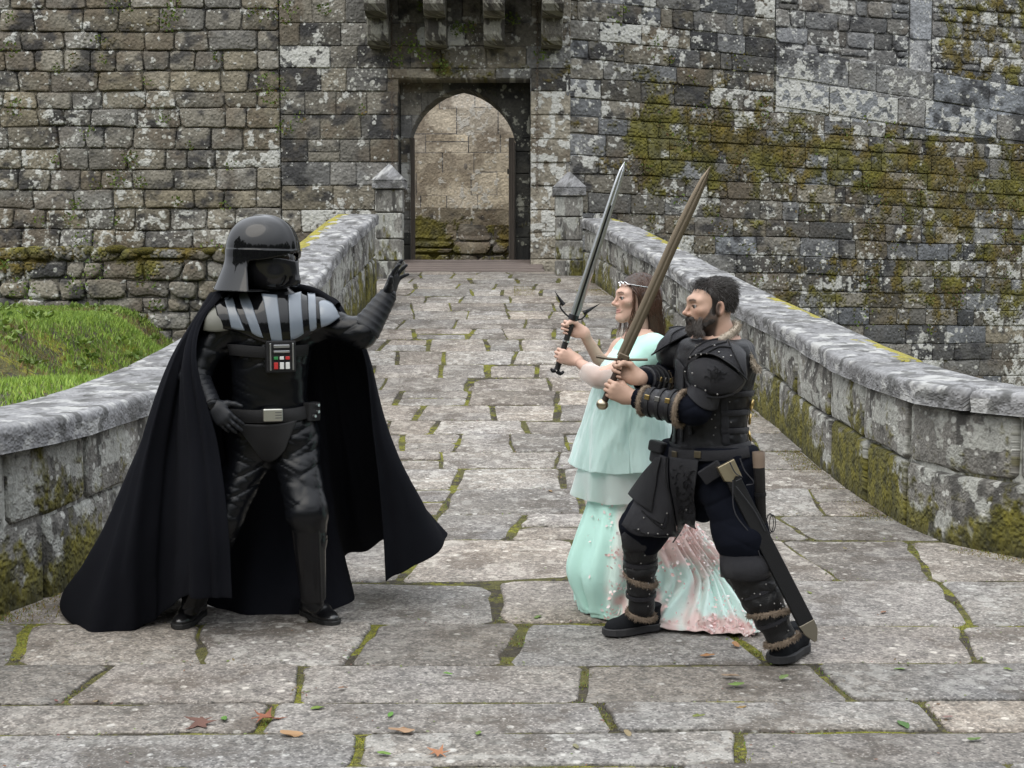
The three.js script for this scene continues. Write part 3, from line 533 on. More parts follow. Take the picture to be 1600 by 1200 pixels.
  for (let i = 0; i < M; i++) for (let j = 0; j < 3; j++) { const a = i * 4 + j, b = a + 4; I.push(a, b, b + 1, a, b + 1, a + 1); }
  for (const e of [0, M * 4]) I.push(e, e + 1, e + 2, e, e + 2, e + 3);
  const gg = new THREE.BufferGeometry(); gg.setAttribute('position', new THREE.Float32BufferAttribute(P3, 3)); gg.setAttribute('uv', new THREE.Float32BufferAttribute(U, 2)); gg.setIndex(I); gg.computeVertexNormals();
  mesh('rubble_core', gg, parM[1], t);
  return { face, len };
}
// coping slab with a rounded nose
function coping(poly, map, uvf, lift) {
  const n = poly.length, rings = [[-0.13, 0.0, 1], [-0.12, 0.004, 1], [-0.04, -0.003, 1], [-0.012, 0.006, 1], [0.0, 0.026, 1], [0.005, 0.16, 1]], P = [], U = [], I = [];
  let cu = 0, cv = 0; for (const [u, v] of poly) { cu += u / n; cv += v / n; }
  for (const [h, ins] of rings) for (const [u, v] of poly) { const k = Math.max(0.2, 1 - ins / Math.abs(v - cv)), q = [u + Math.sign(cu - u) * Math.min(ins, Math.abs(cu - u) * 0.5), cv + (v - cv) * k]; P.push(...map(q[0], q[1], h + lift)); U.push(...uvf(q[0], q[1], h)); }
  const R = rings.length; P.push(...map(cu, cv, 0.008 + lift)); U.push(...uvf(cu, cv, 0));
  for (let r = 0; r + 1 < R; r++) for (let i = 0; i < n; i++) { const j = (i + 1) % n, a = r * n + i, b = r * n + j; I.push(a, b, b + n, a, b + n, a + n); }
  for (let i = 0; i < n; i++) I.push((R - 1) * n + i, (R - 1) * n + (i + 1) % n, R * n);
  const g = new THREE.BufferGeometry(); g.setAttribute('position', new THREE.Float32BufferAttribute(P, 3)); g.setAttribute('uv', new THREE.Float32BufferAttribute(U, 2)); g.setIndex(I); g.computeVertexNormals(); return g;
}
const parL = parapet(LEFTP, 'lichen covered stone parapet on the left behind the caped person', { side: -1, flip: false, sd: 1, wide: 0.5, h: (t) => lerp(0.92, 1.13, sstep(0.35, 1, t)), mossy: (t) => t > 0.6 });
const parR = parapet(RIGHTP, 'long curving stone parapet on the right behind the swordfighters', { side: -1, flip: false, sd: 2, wide: 0.46, h: (t) => lerp(0.9, 0.96, t), mossy: (t) => Math.sin(t * 40) > 0.5 });
// ---------- gate pillars ----------
seed(808);
for (const [x, d, y0, yt, w, l] of [[-1.83, 20.3, 1.4, 3.2, 0.4, 'short stone pillar with a pointed cap left of the gate'], [0.87, 20.7, 1.45, 3.12, 0.41, 'short stone pillar with a pointed cap right of the gate']]) {
  const t = thing('gate_pillar', l, 'pillar', 'pillars before the gate'), hs = [0.34, 0.3, 0.36, 0.32]; let y = y0; const H = yt - 0.37 - y0;
  for (const h of hs) { const k = H * h / 1.32, ww = w + RR(-0.012, 0.012), g = new RoundedBoxGeometry(ww, k - 0.012, w, 2, 0.022); g.translate(x + RR(-0.008, 0.008), y + k / 2, -d); const p = g.attributes.position, uv = g.attributes.uv, o = RR(0, 4); for (let i = 0; i < p.count; i++) uv.setXY(i, (p.getX(i) + p.getZ(i) + o) / 4, clamp(0.2 + (p.getY(i) - y0) / 2.2, 0, 1)); mesh('stone', g, parM[0], t); y += k; }
  const rim = new RoundedBoxGeometry(w + 0.09, 0.13, w + 0.09, 2, 0.02); rim.translate(x, y + 0.065, -d);
  const cap = new THREE.CylinderGeometry(0.03, (w + 0.09) * 0.72, 0.24, 4, 1); cap.rotateY(Math.PI / 4); cap.translate(x, y + 0.252, -d);
  for (const g of [rim, cap]) { const p = g.attributes.position, uv = g.attributes.uv; for (let i = 0; i < p.count; i++) uv.setXY(i, (p.getX(i) + p.getZ(i) * 0.7) / 4 + 0.3, 0.05 + (p.getY(i) - y + 0.4 * (p.getZ(i) + d)) / 0.8); }
  mesh('cap_rim', rim, copM[0], t); mesh('pointed_cap', cap, copM[0], t);
}
// ---------- low wall at the foot of the left wall ----------
seed(909);
{
  const t = thing('low_stone_wall', 'low mossy wall of irregular stones at the foot of the left castle wall', 'wall');
  const map = (u, v, n) => [u, v, -21.2 + n], u0 = -9.6, u1 = -2.6, v0 = 0.3, v1 = 2.2;
  const st = courses({ v0: 0.42, v1: 2.02, hMin: 0.17, hMax: 0.3, wMin: 0.26, wMax: 0.7, gap: 0.035, wave: 0.1, split: 0.03, sd: 41, skew: 0.07, range: () => [[u0, u1]] });
  st.forEach((s) => prop(s, { tone: [0.1, 0.19], warm: [0.2, 1], white: 0.2, pWhite: 0.02, dark: [0.3, 0.55], mossy: 0.6 }));
  const m = buildWall({ parent: t, stones: st, map, tex: [1536, 417], u0, u1, v0, v1, proud: [0.03, 0.11], ch: 0.026, r: 0.07, jit: 0.03, depth: 0.2, moss: (u, v) => 0.1 + 0.5 * sstep(1.55, 1.85, v + 0.15 * Math.sin(u * 3)) + 0.1 * sstep(0.55, 0.7, fbm(u * 1.2, v * 2, 43, 2)) });
  backing('mortar', rectShape(u0, u1, -0.3, 1.98), 0.78, map, (u, v) => [(u - u0) / (u1 - u0), (v - v0) / (v1 - v0)], m, t);
  // moss cushions along the top
  const gm = paint(256, 256, (a, b, o) => { const n = fbm(a * 24, b * 24, 921, 3, 24), f = vn(a * 90, b * 90, 922, 90); o[0] = 0.045 + 0.11 * n * f * 1.8; o[1] = 0.042 + 0.085 * n * f * 1.8; o[2] = 0.008; o[3] = f; });
  const mm = new THREE.MeshStandardMaterial({ map: gm.map, bumpMap: gm.bump, bumpScale: 0.03, roughness: 1 });
  for (let u = u0 + 0.3; u < u1 - 0.2;) { const w = RR(0.22, 0.55); if (rnd() < 0.3) { const g = new THREE.SphereGeometry(1, 14, 8), p = g.attributes.position; for (let i = 0; i < p.count; i++) { const k = 1 + 0.22 * (fbm(p.getX(i) * 3 + u, p.getY(i) * 3 + p.getZ(i) * 2, 47, 2) - 0.5); p.setXYZ(i, p.getX(i) * k, p.getY(i) * k, p.getZ(i) * k); } g.scale(w * 0.45, RR(0.06, 0.1), 0.2); g.translate(u + w / 2, 1.93 + RR(-0.02, 0.04), -21.26); g.computeVertexNormals(); mesh('moss_cushion', g, mm, t); } u += w; }
}
// ---------- grass, weeds, moss ----------
seed(1001);
// many leaf-sized pieces joined or instanced
function bladeGeo(w, h, bend) { const P = [-w, 0, 0, w, 0, 0, -w * 0.7, h * 0.5, bend * 0.3, w * 0.7, h * 0.5, bend * 0.3, 0, h, bend]; const g = new THREE.BufferGeometry(); g.setAttribute('position', new THREE.Float32BufferAttribute(P, 3)); g.setAttribute('uv', new THREE.Float32BufferAttribute(new Array(10).fill(0.5), 2)); g.setIndex([0, 1, 3, 0, 3, 2, 2, 3, 4]); g.computeVertexNormals(); return g; }
const mLeaf = new THREE.MeshPhysicalMaterial({ color: 0xffffff, roughness: 0.75, side: THREE.DoubleSide, transmission: 0.25, thickness: 0 });
function scatter(name, geo, list, parent) { // list of {p, ry, s, tilt, c}
  const im = new THREE.InstancedMesh(geo, mLeaf, list.length), M = new THREE.Matrix4(), q = new THREE.Quaternion(), e = new THREE.Euler(), c = new THREE.Color();
  list.forEach((l, i) => { e.set(l.tx ?? RR(-0.35, 0.35), l.ry ?? RR(0, 6.28), l.tz ?? RR(-0.35, 0.35), 'YXZ'); q.setFromEuler(e); M.compose(l.p, q, V(l.s, l.s * (l.sy ?? 1), l.s)); im.setMatrixAt(i, M); im.setColorAt(i, c.setRGB(...l.c)); });
  im.name = parent ? name : numbered(name); im.castShadow = im.receiveShadow = true; (parent ?? scene).add(im); return im;
}
// broad leaves for weeds on walls and in joints
const leafG = (() => { const P = [0, 0, 0, -0.3, 0.35, 0.06, 0, 0.4, -0.02, 0.3, 0.35, 0.06, -0.26, 0.7, 0.1, 0, 0.72, 0.03, 0.26, 0.7, 0.1, 0, 1, 0.14], g = new THREE.BufferGeometry(); g.setAttribute('position', new THREE.Float32BufferAttribute(P, 3)); g.setAttribute('uv', new THREE.Float32BufferAttribute(new Array(16).fill(0.5), 2)); g.setIndex([0, 2, 1, 0, 3, 2, 1, 2, 4, 2, 5, 4, 2, 3, 5, 3, 6, 5, 4, 5, 7, 5, 6, 7]); g.computeVertexNormals(); return g; })();
const green = (k = 1) => { const t = rnd(); return [lerp(0.07, 0.18, t) * k, lerp(0.13, 0.25, t) * k, lerp(0.012, 0.035, t) * k]; };
{
  const list = [];
  for (let i = 0; i < 170000; i++) {
    const d = 7 + 14.2 * Math.sqrt(rnd()), x = RR(-9.8, -2.6), z = -d;
    if (x > (edgeX(LEFTP, Math.min(d, 18.3)) ?? -1.9) - 0.42 || x < -0.43 * d - 0.4) continue;
    const bare = fbm(x * 0.9, d * 0.5, 1003, 3), bank = sstep(12.2, 12.8, d) * sstep(15.4, 13.6, d), dry = sstep(0.56, 0.72, bare + bank * 0.42 - 0.12 * sstep(14.5, 16, d));
    if (rnd() < dry * 0.6) continue;
    const lawn = d < 12.4, s = lawn ? RR(0.3, 0.6) : RR(0.22, 0.62), c = rnd() < dry * 0.8 ? [RR(0.14, 0.24), RR(0.12, 0.18), RR(0.04, 0.06)] : green(lawn ? 1.9 : RR(1.2, 2.1));
    list.push({ p: V(x, groundH(x, z) - 0.01, z), s, c });
  }
  for (let i = 0; i < 60; i++) { const d = 12.6 + 8 * rnd(), x = RR(-9, -4.6); if (x < -0.43 * d - 0.4) continue; for (let k = 0; k < 26; k++) list.push({ p: V(x + RR(-0.12, 0.12), groundH(x, -d) + RR(0, 0.06), -d + RR(-0.12, 0.12)), s: RR(0.05, 0.11), sy: 1, tx: RR(-1.3, 1.3), tz: RR(-1.3, 1.3), c: green(1.1) }); }
  const wl = list.filter((l) => l.sy); tag(scatter('weeds', leafG, wl), 'broad leaved green weeds among the grass on the left bank', 'weeds', null, 'stuff');
  tag(scatter('grass', bladeGeo(0.014, 0.14, 0.05), list.filter((l) => !l.sy)), 'bright green grass on the bank behind the left parapet', 'grass', null, 'stuff');
}
function weedsOnWall(label, spotsList) {
  const list = [];
  for (const [p, r, n, tone, out] of spotsList) for (let i = 0; i < n; i++) { const a = RR(0, 6.28), k = Math.sqrt(rnd()) * r, q = p.clone().add(V(Math.cos(a) * k, Math.sin(a) * k * 0.9, RR(0.0, out ?? 0.1))); list.push({ p: q, s: RR(0.025, 0.065), tx: RR(-0.4, 1.2), tz: RR(-1.4, 1.4), ry: RR(-0.9, 0.9), c: rnd() < tone ? [RR(0.12, 0.2), RR(0.105, 0.15), RR(0.03, 0.06)] : green(0.95) }); }
  return tag(scatter('weeds', leafG, list), label, 'weeds', null, 'stuff');
}
{
  const L = []; // left wall and gatehouse, photograph pixel -> wall
  for (const [px, py, r, n] of [[190, 10, 0.22, 40], [272, 20, 0.2, 40], [405, 22, 0.16, 30], [445, 20, 0.22, 50], [155, 65, 0.1, 18], [18, 78, 0.14, 30], [115, 95, 0.12, 20], [92, 108, 0.1, 16], [342, 92, 0.1, 18], [165, 95, 0.08, 14], [262, 40, 0.14, 30], [425, 140, 0.28, 90], [25, 170, 0.16, 30], [255, 185, 0.12, 24], [445, 200, 0.14, 36], [140, 210, 0.14, 22], [205, 250, 0.16, 48], [185, 280, 0.16, 40], [220, 285, 0.12, 26], [150, 290, 0.1, 16], [120, 320, 0.12, 24], [110, 345, 0.16, 28], [182, 345, 0.1, 24], [280, 315, 0.1, 16], [350, 325, 0.1, 16], [330, 395, 0.2, 60], [130, 385, 0.25, 50], [60, 345, 0.12, 18], [470, 185, 0.1, 16], [505, 18, 0.14, 24], [565, 175, 0.1, 14], [20, 30, 0.1, 14], [88, 250, 0.1, 12], [365, 260, 0.1, 14], [230, 130, 0.1, 14], [300, 230, 0.08, 12]]) L.push([at(px, py, 21.93), r, n, 0.25]);
  weedsOnWall('small green weeds and ferns rooted in the joints of the left castle wall', L);
  const G = []; for (const [px, py, r, n] of [[640, 70, 0.2, 60], [620, 95, 0.12, 30], [715, 48, 0.12, 40], [735, 45, 0.1, 30], [800, 30, 0.12, 40], [665, 88, 0.16, 40], [692, 105, 0.14, 30], [600, 60, 0.1, 20], [845, 90, 0.12, 24], [660, 10, 0.1, 20]]) G.push([at(px, py, 21.93), r, n, 0.1]);
  weedsOnWall('green ferns and weeds growing under the corbels above the gate arch', G);
  const Rr = []; seed(1022);
  for (let i = 0; i < 78; i++) { const u = RR(0.6, 10), v = RR(0.2, 5.2); if (v > 4.3 && u > 3.8) continue; const p = rmap(u, v, 0.02); Rr.push([V(...p), RR(0.08, 0.24), Math.round(RR(8, 36)), v > 1.8 ? 0.7 : 0.55]); }
  for (const [px, py, r, n] of [[1015, 75, 0.22, 50], [1110, 72, 0.12, 30], [1190, 85, 0.12, 24], [1290, 125, 0.25, 70], [1330, 150, 0.2, 40], [1300, 360, 0.14, 24], [1510, 355, 0.08, 14], [965, 25, 0.2, 40]]) { const u = (px - 880) / 72, dd = 22 + u * 0.342; Rr.push([at(px, py, dd - 0.08), r, n, 0.3]); }
  weedsOnWall('dry and green weeds clinging to the mossy right castle wall', Rr);
  const F = []; for (const [px, py, r, n] of [[40, 455, 0.22, 60], [122, 445, 0.2, 46], [215, 500, 0.14, 30], [245, 480, 0.14, 30], [150, 420, 0.2, 40], [10, 412, 0.12, 26], [90, 490, 0.2, 40], [195, 495, 0.16, 30], [160, 545, 0.12, 30], [70, 555, 0.18, 50], [230, 440, 0.16, 30]]) F.push([at(px, py, 20.9), r, n, 0.1, 0.22]);
  weedsOnWall('leafy plants at the foot of the low mossy wall', F);
}
{ // tufts and moss in the paving joints
  seed(1033); const list = [], mo = [];
  for (const [x, d, vert] of JOINTS) {
    if (Math.abs(x) > 3.6) continue;
    const q = fbm(x * 1.1, d * 0.7, 1035, 3), k = vert ? 0.42 : 0.6; if (q < k) continue;
    const n = vert ? (d < 9 ? 16 : 6) : 5; for (let i = 0; i < n; i++) { const xx = x + RR(-0.032, 0.032), dd = d + RR(-0.03, 0.03); list.push({ p: V(xx, roadY(dd) - 0.016, -dd), s: RR(0.06, 0.2), c: rnd() < 0.35 ? [0.15, 0.13, 0.03] : [RR(0.11, 0.2), RR(0.14, 0.24), 0.02] }); }
  }
  for (const [P, s] of [[RIGHTP, -1], [LEFTP, 1]]) for (let i = 0; i < 16000; i++) { const d = RR(6.2, 20), x = (edgeX(P, d) ?? 0) + s * (0.03 + 0.2 * rnd() ** 1.6 * (s < 0 ? 1 : 1.4)); if (fbm(d * 1.1, s, 1037, 2) < 0.38) continue; mo.push({ p: V(x, roadY(d) - 0.004, -d), s: RR(0.06, 0.15), c: [RR(0.12, 0.24), RR(0.11, 0.2), 0.015] }); }
  tag(scatter('moss_tufts', bladeGeo(0.02, 0.12, 0.05), list.concat(mo)), 'green moss and short grass in the joints of the stone path', 'moss', null, 'stuff');
}
// ---------- figure tools: distance fields meshed on a grid ----------
function vn3(x, y, z, s) { const iz = Math.floor(z), f = z - iz, k = f * f * (3 - 2 * f); return vn(x, y, s + iz * 131) * (1 - k) + vn(x, y, s + (iz + 1) * 131) * k; }
const fb3 = (x, y, z, s, o = 3) => { let t = 0, a = 0.5, n = 0; for (let i = 0; i < o; i++) { t += a * vn3(x, y, z, s + i * 7); n += a; a *= 0.5; x *= 2; y *= 2; z *= 2; } return t / n; };
const smin = (a, b, k) => { const h = Math.max(k - Math.abs(a - b), 0) / k; return Math.min(a, b) - h * h * k * 0.25; };
const smax = (a, b, k) => -smin(-a, -b, k);
// tapered bone from a to b; flat = [unit vector, ratio] squashes it along that vector
function bone(a, b, ra, rb, flat) {
  const ax = a.x, ay = a.y, az = a.z, bx = b.x - ax, by = b.y - ay, bz = b.z - az, bb = bx * bx + by * by + bz * bz || 1e-9;
  if (!flat) return (x, y, z) => { const px = x - ax, py = y - ay, pz = z - az; let t = (px * bx + py * by + pz * bz) / bb; t = t < 0 ? 0 : t > 1 ? 1 : t; const qx = px - bx * t, qy = py - by * t, qz = pz - bz * t; return Math.sqrt(qx * qx + qy * qy + qz * qz) - ra - (rb - ra) * t; };
  const [n, k] = flat, nx = n.x, ny = n.y, nz = n.z, w = 1 / k - 1;
  return (x, y, z) => { const px = x - ax, py = y - ay, pz = z - az; let t = (px * bx + py * by + pz * bz) / bb; t = t < 0 ? 0 : t > 1 ? 1 : t; let qx = px - bx * t, qy = py - by * t, qz = pz - bz * t; const c = (qx * nx + qy * ny + qz * nz) * w; qx += nx * c; qy += ny * c; qz += nz * c; return (Math.sqrt(qx * qx + qy * qy + qz * qz) - ra - (rb - ra) * t) * (0.5 + 0.5 * k); };
}
function ell(c, rx, ry, rz, m) { // m: optional Matrix4 basis (columns x, y, z)
  const e = m ? m.elements : null;
  return (x, y, z) => {
    let px = x - c.x, py = y - c.y, pz = z - c.z;
    if (e) { const a = px * e[0] + py * e[1] + pz * e[2], b = px * e[4] + py * e[5] + pz * e[6], d = px * e[8] + py * e[9] + pz * e[10]; px = a; py = b; pz = d; }
    const k0 = Math.sqrt((px / rx) ** 2 + (py / ry) ** 2 + (pz / rz) ** 2), k1 = Math.sqrt((px / rx / rx) ** 2 + (py / ry / ry) ** 2 + (pz / rz / rz) ** 2);
    return k1 < 1e-9 ? -Math.min(rx, ry, rz) : k0 * (k0 - 1) / k1;
  };
}
const blend = (list, k) => (x, y, z) => { let d = list[0](x, y, z); for (let i = 1; i < list.length; i++) d = smin(d, list[i](x, y, z), k); return d; };
// surface nets over a box, skipping blocks far from the surface; uv in metres
function sdfMesh(f, lo, hi, cell, colour) {
  const nx = Math.ceil((hi.x - lo.x) / cell) + 1, ny = Math.ceil((hi.y - lo.y) / cell) + 1, nz = Math.ceil((hi.z - lo.z) / cell) + 1, F = new Float32Array(nx * ny * nz), B = 4;
  const half = cell * B * 0.5, reach = half * 1.7321 * 1.6 + cell;
  for (let k = 0; k < nz; k += B) for (let j = 0; j < ny; j += B) for (let i = 0; i < nx; i += B) {
    const c = f(lo.x + (i + 1.5) * cell, lo.y + (j + 1.5) * cell, lo.z + (k + 1.5) * cell), far = Math.abs(c) > reach;
    for (let c2 = k; c2 < Math.min(nz, k + B); c2++) for (let b = j; b < Math.min(ny, j + B); b++) for (let a = i; a < Math.min(nx, i + B); a++) F[(c2 * ny + b) * nx + a] = far ? c : f(lo.x + a * cell, lo.y + b * cell, lo.z + c2 * cell);
  }
  const id = new Int32Array(nx * ny * nz).fill(-1), P = [], I = [], s = [1, nx, nx * ny];
  for (let k = 0; k + 1 < nz; k++) for (let j = 0; j + 1 < ny; j++) for (let i = 0; i + 1 < nx; i++) {
    const o = (k * ny + j) * nx + i; let mask = 0;
    for (let q = 0; q < 8; q++) if (F[o + (q & 1) + (q >> 1 & 1) * nx + (q >> 2) * nx * ny] < 0) mask |= 1 << q;
    if (mask === 0 || mask === 255) continue;
    let x = 0, y = 0, z = 0, n = 0;
    for (let q = 0; q < 8; q++) for (let ax = 0; ax < 3; ax++) { if (q >> ax & 1) continue; const r = q | 1 << ax; if ((mask >> q & 1) === (mask >> r & 1)) continue; const a = F[o + (q & 1) + (q >> 1 & 1) * nx + (q >> 2) * nx * ny], b = F[o + (r & 1) + (r >> 1 & 1) * nx + (r >> 2) * nx * ny], t = a / (a - b); x += (q & 1) + (ax === 0 ? t : 0); y += (q >> 1 & 1) + (ax === 1 ? t : 0); z += (q >> 2) + (ax === 2 ? t : 0); n++; }
    id[o] = P.length / 3; P.push(lo.x + (i + x / n) * cell, lo.y + (j + y / n) * cell, lo.z + (k + z / n) * cell);
  }
  for (let k = 1; k + 1 < nz; k++) for (let j = 1; j + 1 < ny; j++) for (let i = 1; i + 1 < nx; i++) {
    const o = (k * ny + j) * nx + i, a = F[o] < 0;
    for (let ax = 0; ax < 3; ax++) { const b = F[o + s[ax]] < 0; if (a === b) continue; const u = s[(ax + 1) % 3], v = s[(ax + 2) % 3], q = [id[o], id[o - u], id[o - u - v], id[o - v]]; if (q.includes(-1)) continue; if (a) I.push(q[0], q[1], q[2], q[0], q[2], q[3]); else I.push(q[0], q[2], q[1], q[0], q[3], q[2]); }
  }
  const n = P.length / 3, N = new Float32Array(P.length), U = new Float32Array(n * 2), C = colour && new Float32Array(P.length), e = cell * 0.6, out = [1, 1, 1];
  for (let i = 0; i < n; i++) {
    const x = P[i * 3], y = P[i * 3 + 1], z = P[i * 3 + 2], gx = f(x + e, y, z) - f(x - e, y, z), gy = f(x, y + e, z) - f(x, y - e, z), gz = f(x, y, z + e) - f(x, y, z - e), l = Math.hypot(gx, gy, gz) || 1;
    N[i * 3] = gx / l; N[i * 3 + 1] = gy / l; N[i * 3 + 2] = gz / l; U[i * 2] = x + 0.83 * z; U[i * 2 + 1] = y + 0.31 * z;
    if (C) { colour(x, y, z, out); C.set(out, i * 3); }
  }
  const g = new THREE.BufferGeometry(); g.setAttribute('position', new THREE.Float32BufferAttribute(P, 3)); g.setAttribute('normal', new THREE.BufferAttribute(N, 3)); g.setAttribute('uv', new THREE.BufferAttribute(U, 2)); if (C) g.setAttribute('color', new THREE.BufferAttribute(C, 3)); g.setIndex(I);
  return g;
}
function boxOf(points, pad) { const lo = V(1e9, 1e9, 1e9), hi = V(-1e9, -1e9, -1e9); for (const p of points) { lo.min(p); hi.max(p); } return [lo.subScalar(pad), hi.addScalar(pad)]; }
// frame with given y (along) and approximate z
function frame(o, y, z) { const Y = y.clone().normalize(), X = Y.clone().cross(z).normalize(), Z = X.clone().cross(Y); return new THREE.Matrix4().makeBasis(X, Y, Z).setPosition(o); }
// ---------- hand: local y = wrist to knuckles, z = out of the palm, thumb at +x (right) or -x (left) ----------
const GRIP = { curl: [[52, 70, 52], [54, 72, 52], [54, 72, 52], [56, 72, 52]], spread: [2, 0, -2, -5], thumb: [[0.026, 0.03, 0.012], [0.041, 0.052, 0.026], [0.036, 0.079, 0.045], [0.016, 0.09, 0.06]] };
const OPEN = { curl: [[14, 12, 8], [4, 8, 6], [10, 12, 8], [22, 16, 10]], spread: [16, 4, -9, -24], thumb: [[0.026, 0.026, 0.008], [0.05, 0.045, 0.02], [0.072, 0.068, 0.03], [0.088, 0.088, 0.034]] };
const FLAT = { curl: [[18, 16, 10], [16, 16, 10], [18, 18, 10], [20, 20, 12]], spread: [4, 1, -2, -6], thumb: [[0.026, 0.03, 0.008], [0.052, 0.046, 0.014], [0.072, 0.07, 0.02], [0.085, 0.094, 0.024]] };
function handMesh(M, side, pose, size, fat, colour, cell = 0.003, extra) {
  const base = [[0.029, 0.088, 0], [0.0095, 0.094, -0.002], [-0.0105, 0.09, -0.001], [-0.0285, 0.08, 0.002]], len = [0.074, 0.082, 0.076, 0.059], R = THREE.MathUtils.degToRad, L = [], pts = [];
  const P = (x, y, z) => { const p = V(x * side * size, y * size, z * size).applyMatrix4(M); pts.push(p); return p; }, r = size * fat;
  P(0, -0.03, 0); const wr = P(0, -0.004, 0), nrm = V(0, 0, 1).transformDirection(M), palm = [bone(wr, P(0, 0.03, 0), 0.027 * r, 0.034 * r, [nrm, 0.62]), bone(P(0, 0.03, 0.001), P(0.001, 0.072, 0), 0.036 * r, 0.034 * r, [nrm, 0.45])], fingers = [];
  base.forEach((b, i) => {
    palm.push(bone(P(b[0] * 0.55, 0.03, 0), P(b[0], b[1], b[2]), 0.013 * r, 0.0108 * r));
    let p = [b[0], b[1], b[2]], a = 0; const s = R(pose.spread[i]), l = [0.46, 0.3, 0.26], ra = [0.0098, 0.0088, 0.008, 0.0068], F = [];
    for (let k = 0; k < 3; k++) { a += R(pose.curl[i][k]); const d = len[i] * l[k], q = [p[0] + Math.sin(s) * Math.cos(a) * d, p[1] + Math.cos(s) * Math.cos(a) * d, p[2] + Math.sin(a) * d]; const w = i === 3 ? 0.86 : 1; F.push(bone(P(...p), P(...q), ra[k] * r * w, ra[k + 1] * r * w)); p = q; }
    fingers.push(blend(F, 0.004 * size));
  });
  const t = pose.thumb.map((q) => P(...q)), th = blend([bone(t[0], t[1], 0.017 * r, 0.0135 * r), bone(t[1], t[2], 0.0118 * r, 0.0105 * r), bone(t[2], t[3], 0.0102 * r, 0.0078 * r)], 0.008 * size);
  const pf = blend(palm, 0.014 * size), f0 = (x, y, z) => { let d = smin(pf(x, y, z), th(x, y, z), 0.012 * size), m = 1e9; for (const g of fingers) m = Math.min(m, g(x, y, z)); d = smin(d, m, 0.006 * size); return d; };
  const f = extra ? (x, y, z) => smin(f0(x, y, z), extra(x, y, z), 0.03) : f0, [lo, hi] = boxOf(pts, 0.02 * size);
  return sdfMesh(f, lo, hi, cell, colour);
}
// hand matrix from the point gripped, the grip's axis towards the thumb, and wrist-to-knuckle direction
function gripFrame(G, A, Y, side, size) { const X = A.clone().normalize().multiplyScalar(side), y = Y.clone().addScaledVector(X, -Y.dot(X)).normalize(), Z = X.clone().cross(y), o = G.clone().addScaledVector(y, -0.08 * size).addScaledVector(Z, -0.03 * size); return new THREE.Matrix4().makeBasis(X, y, Z).setPosition(o); }
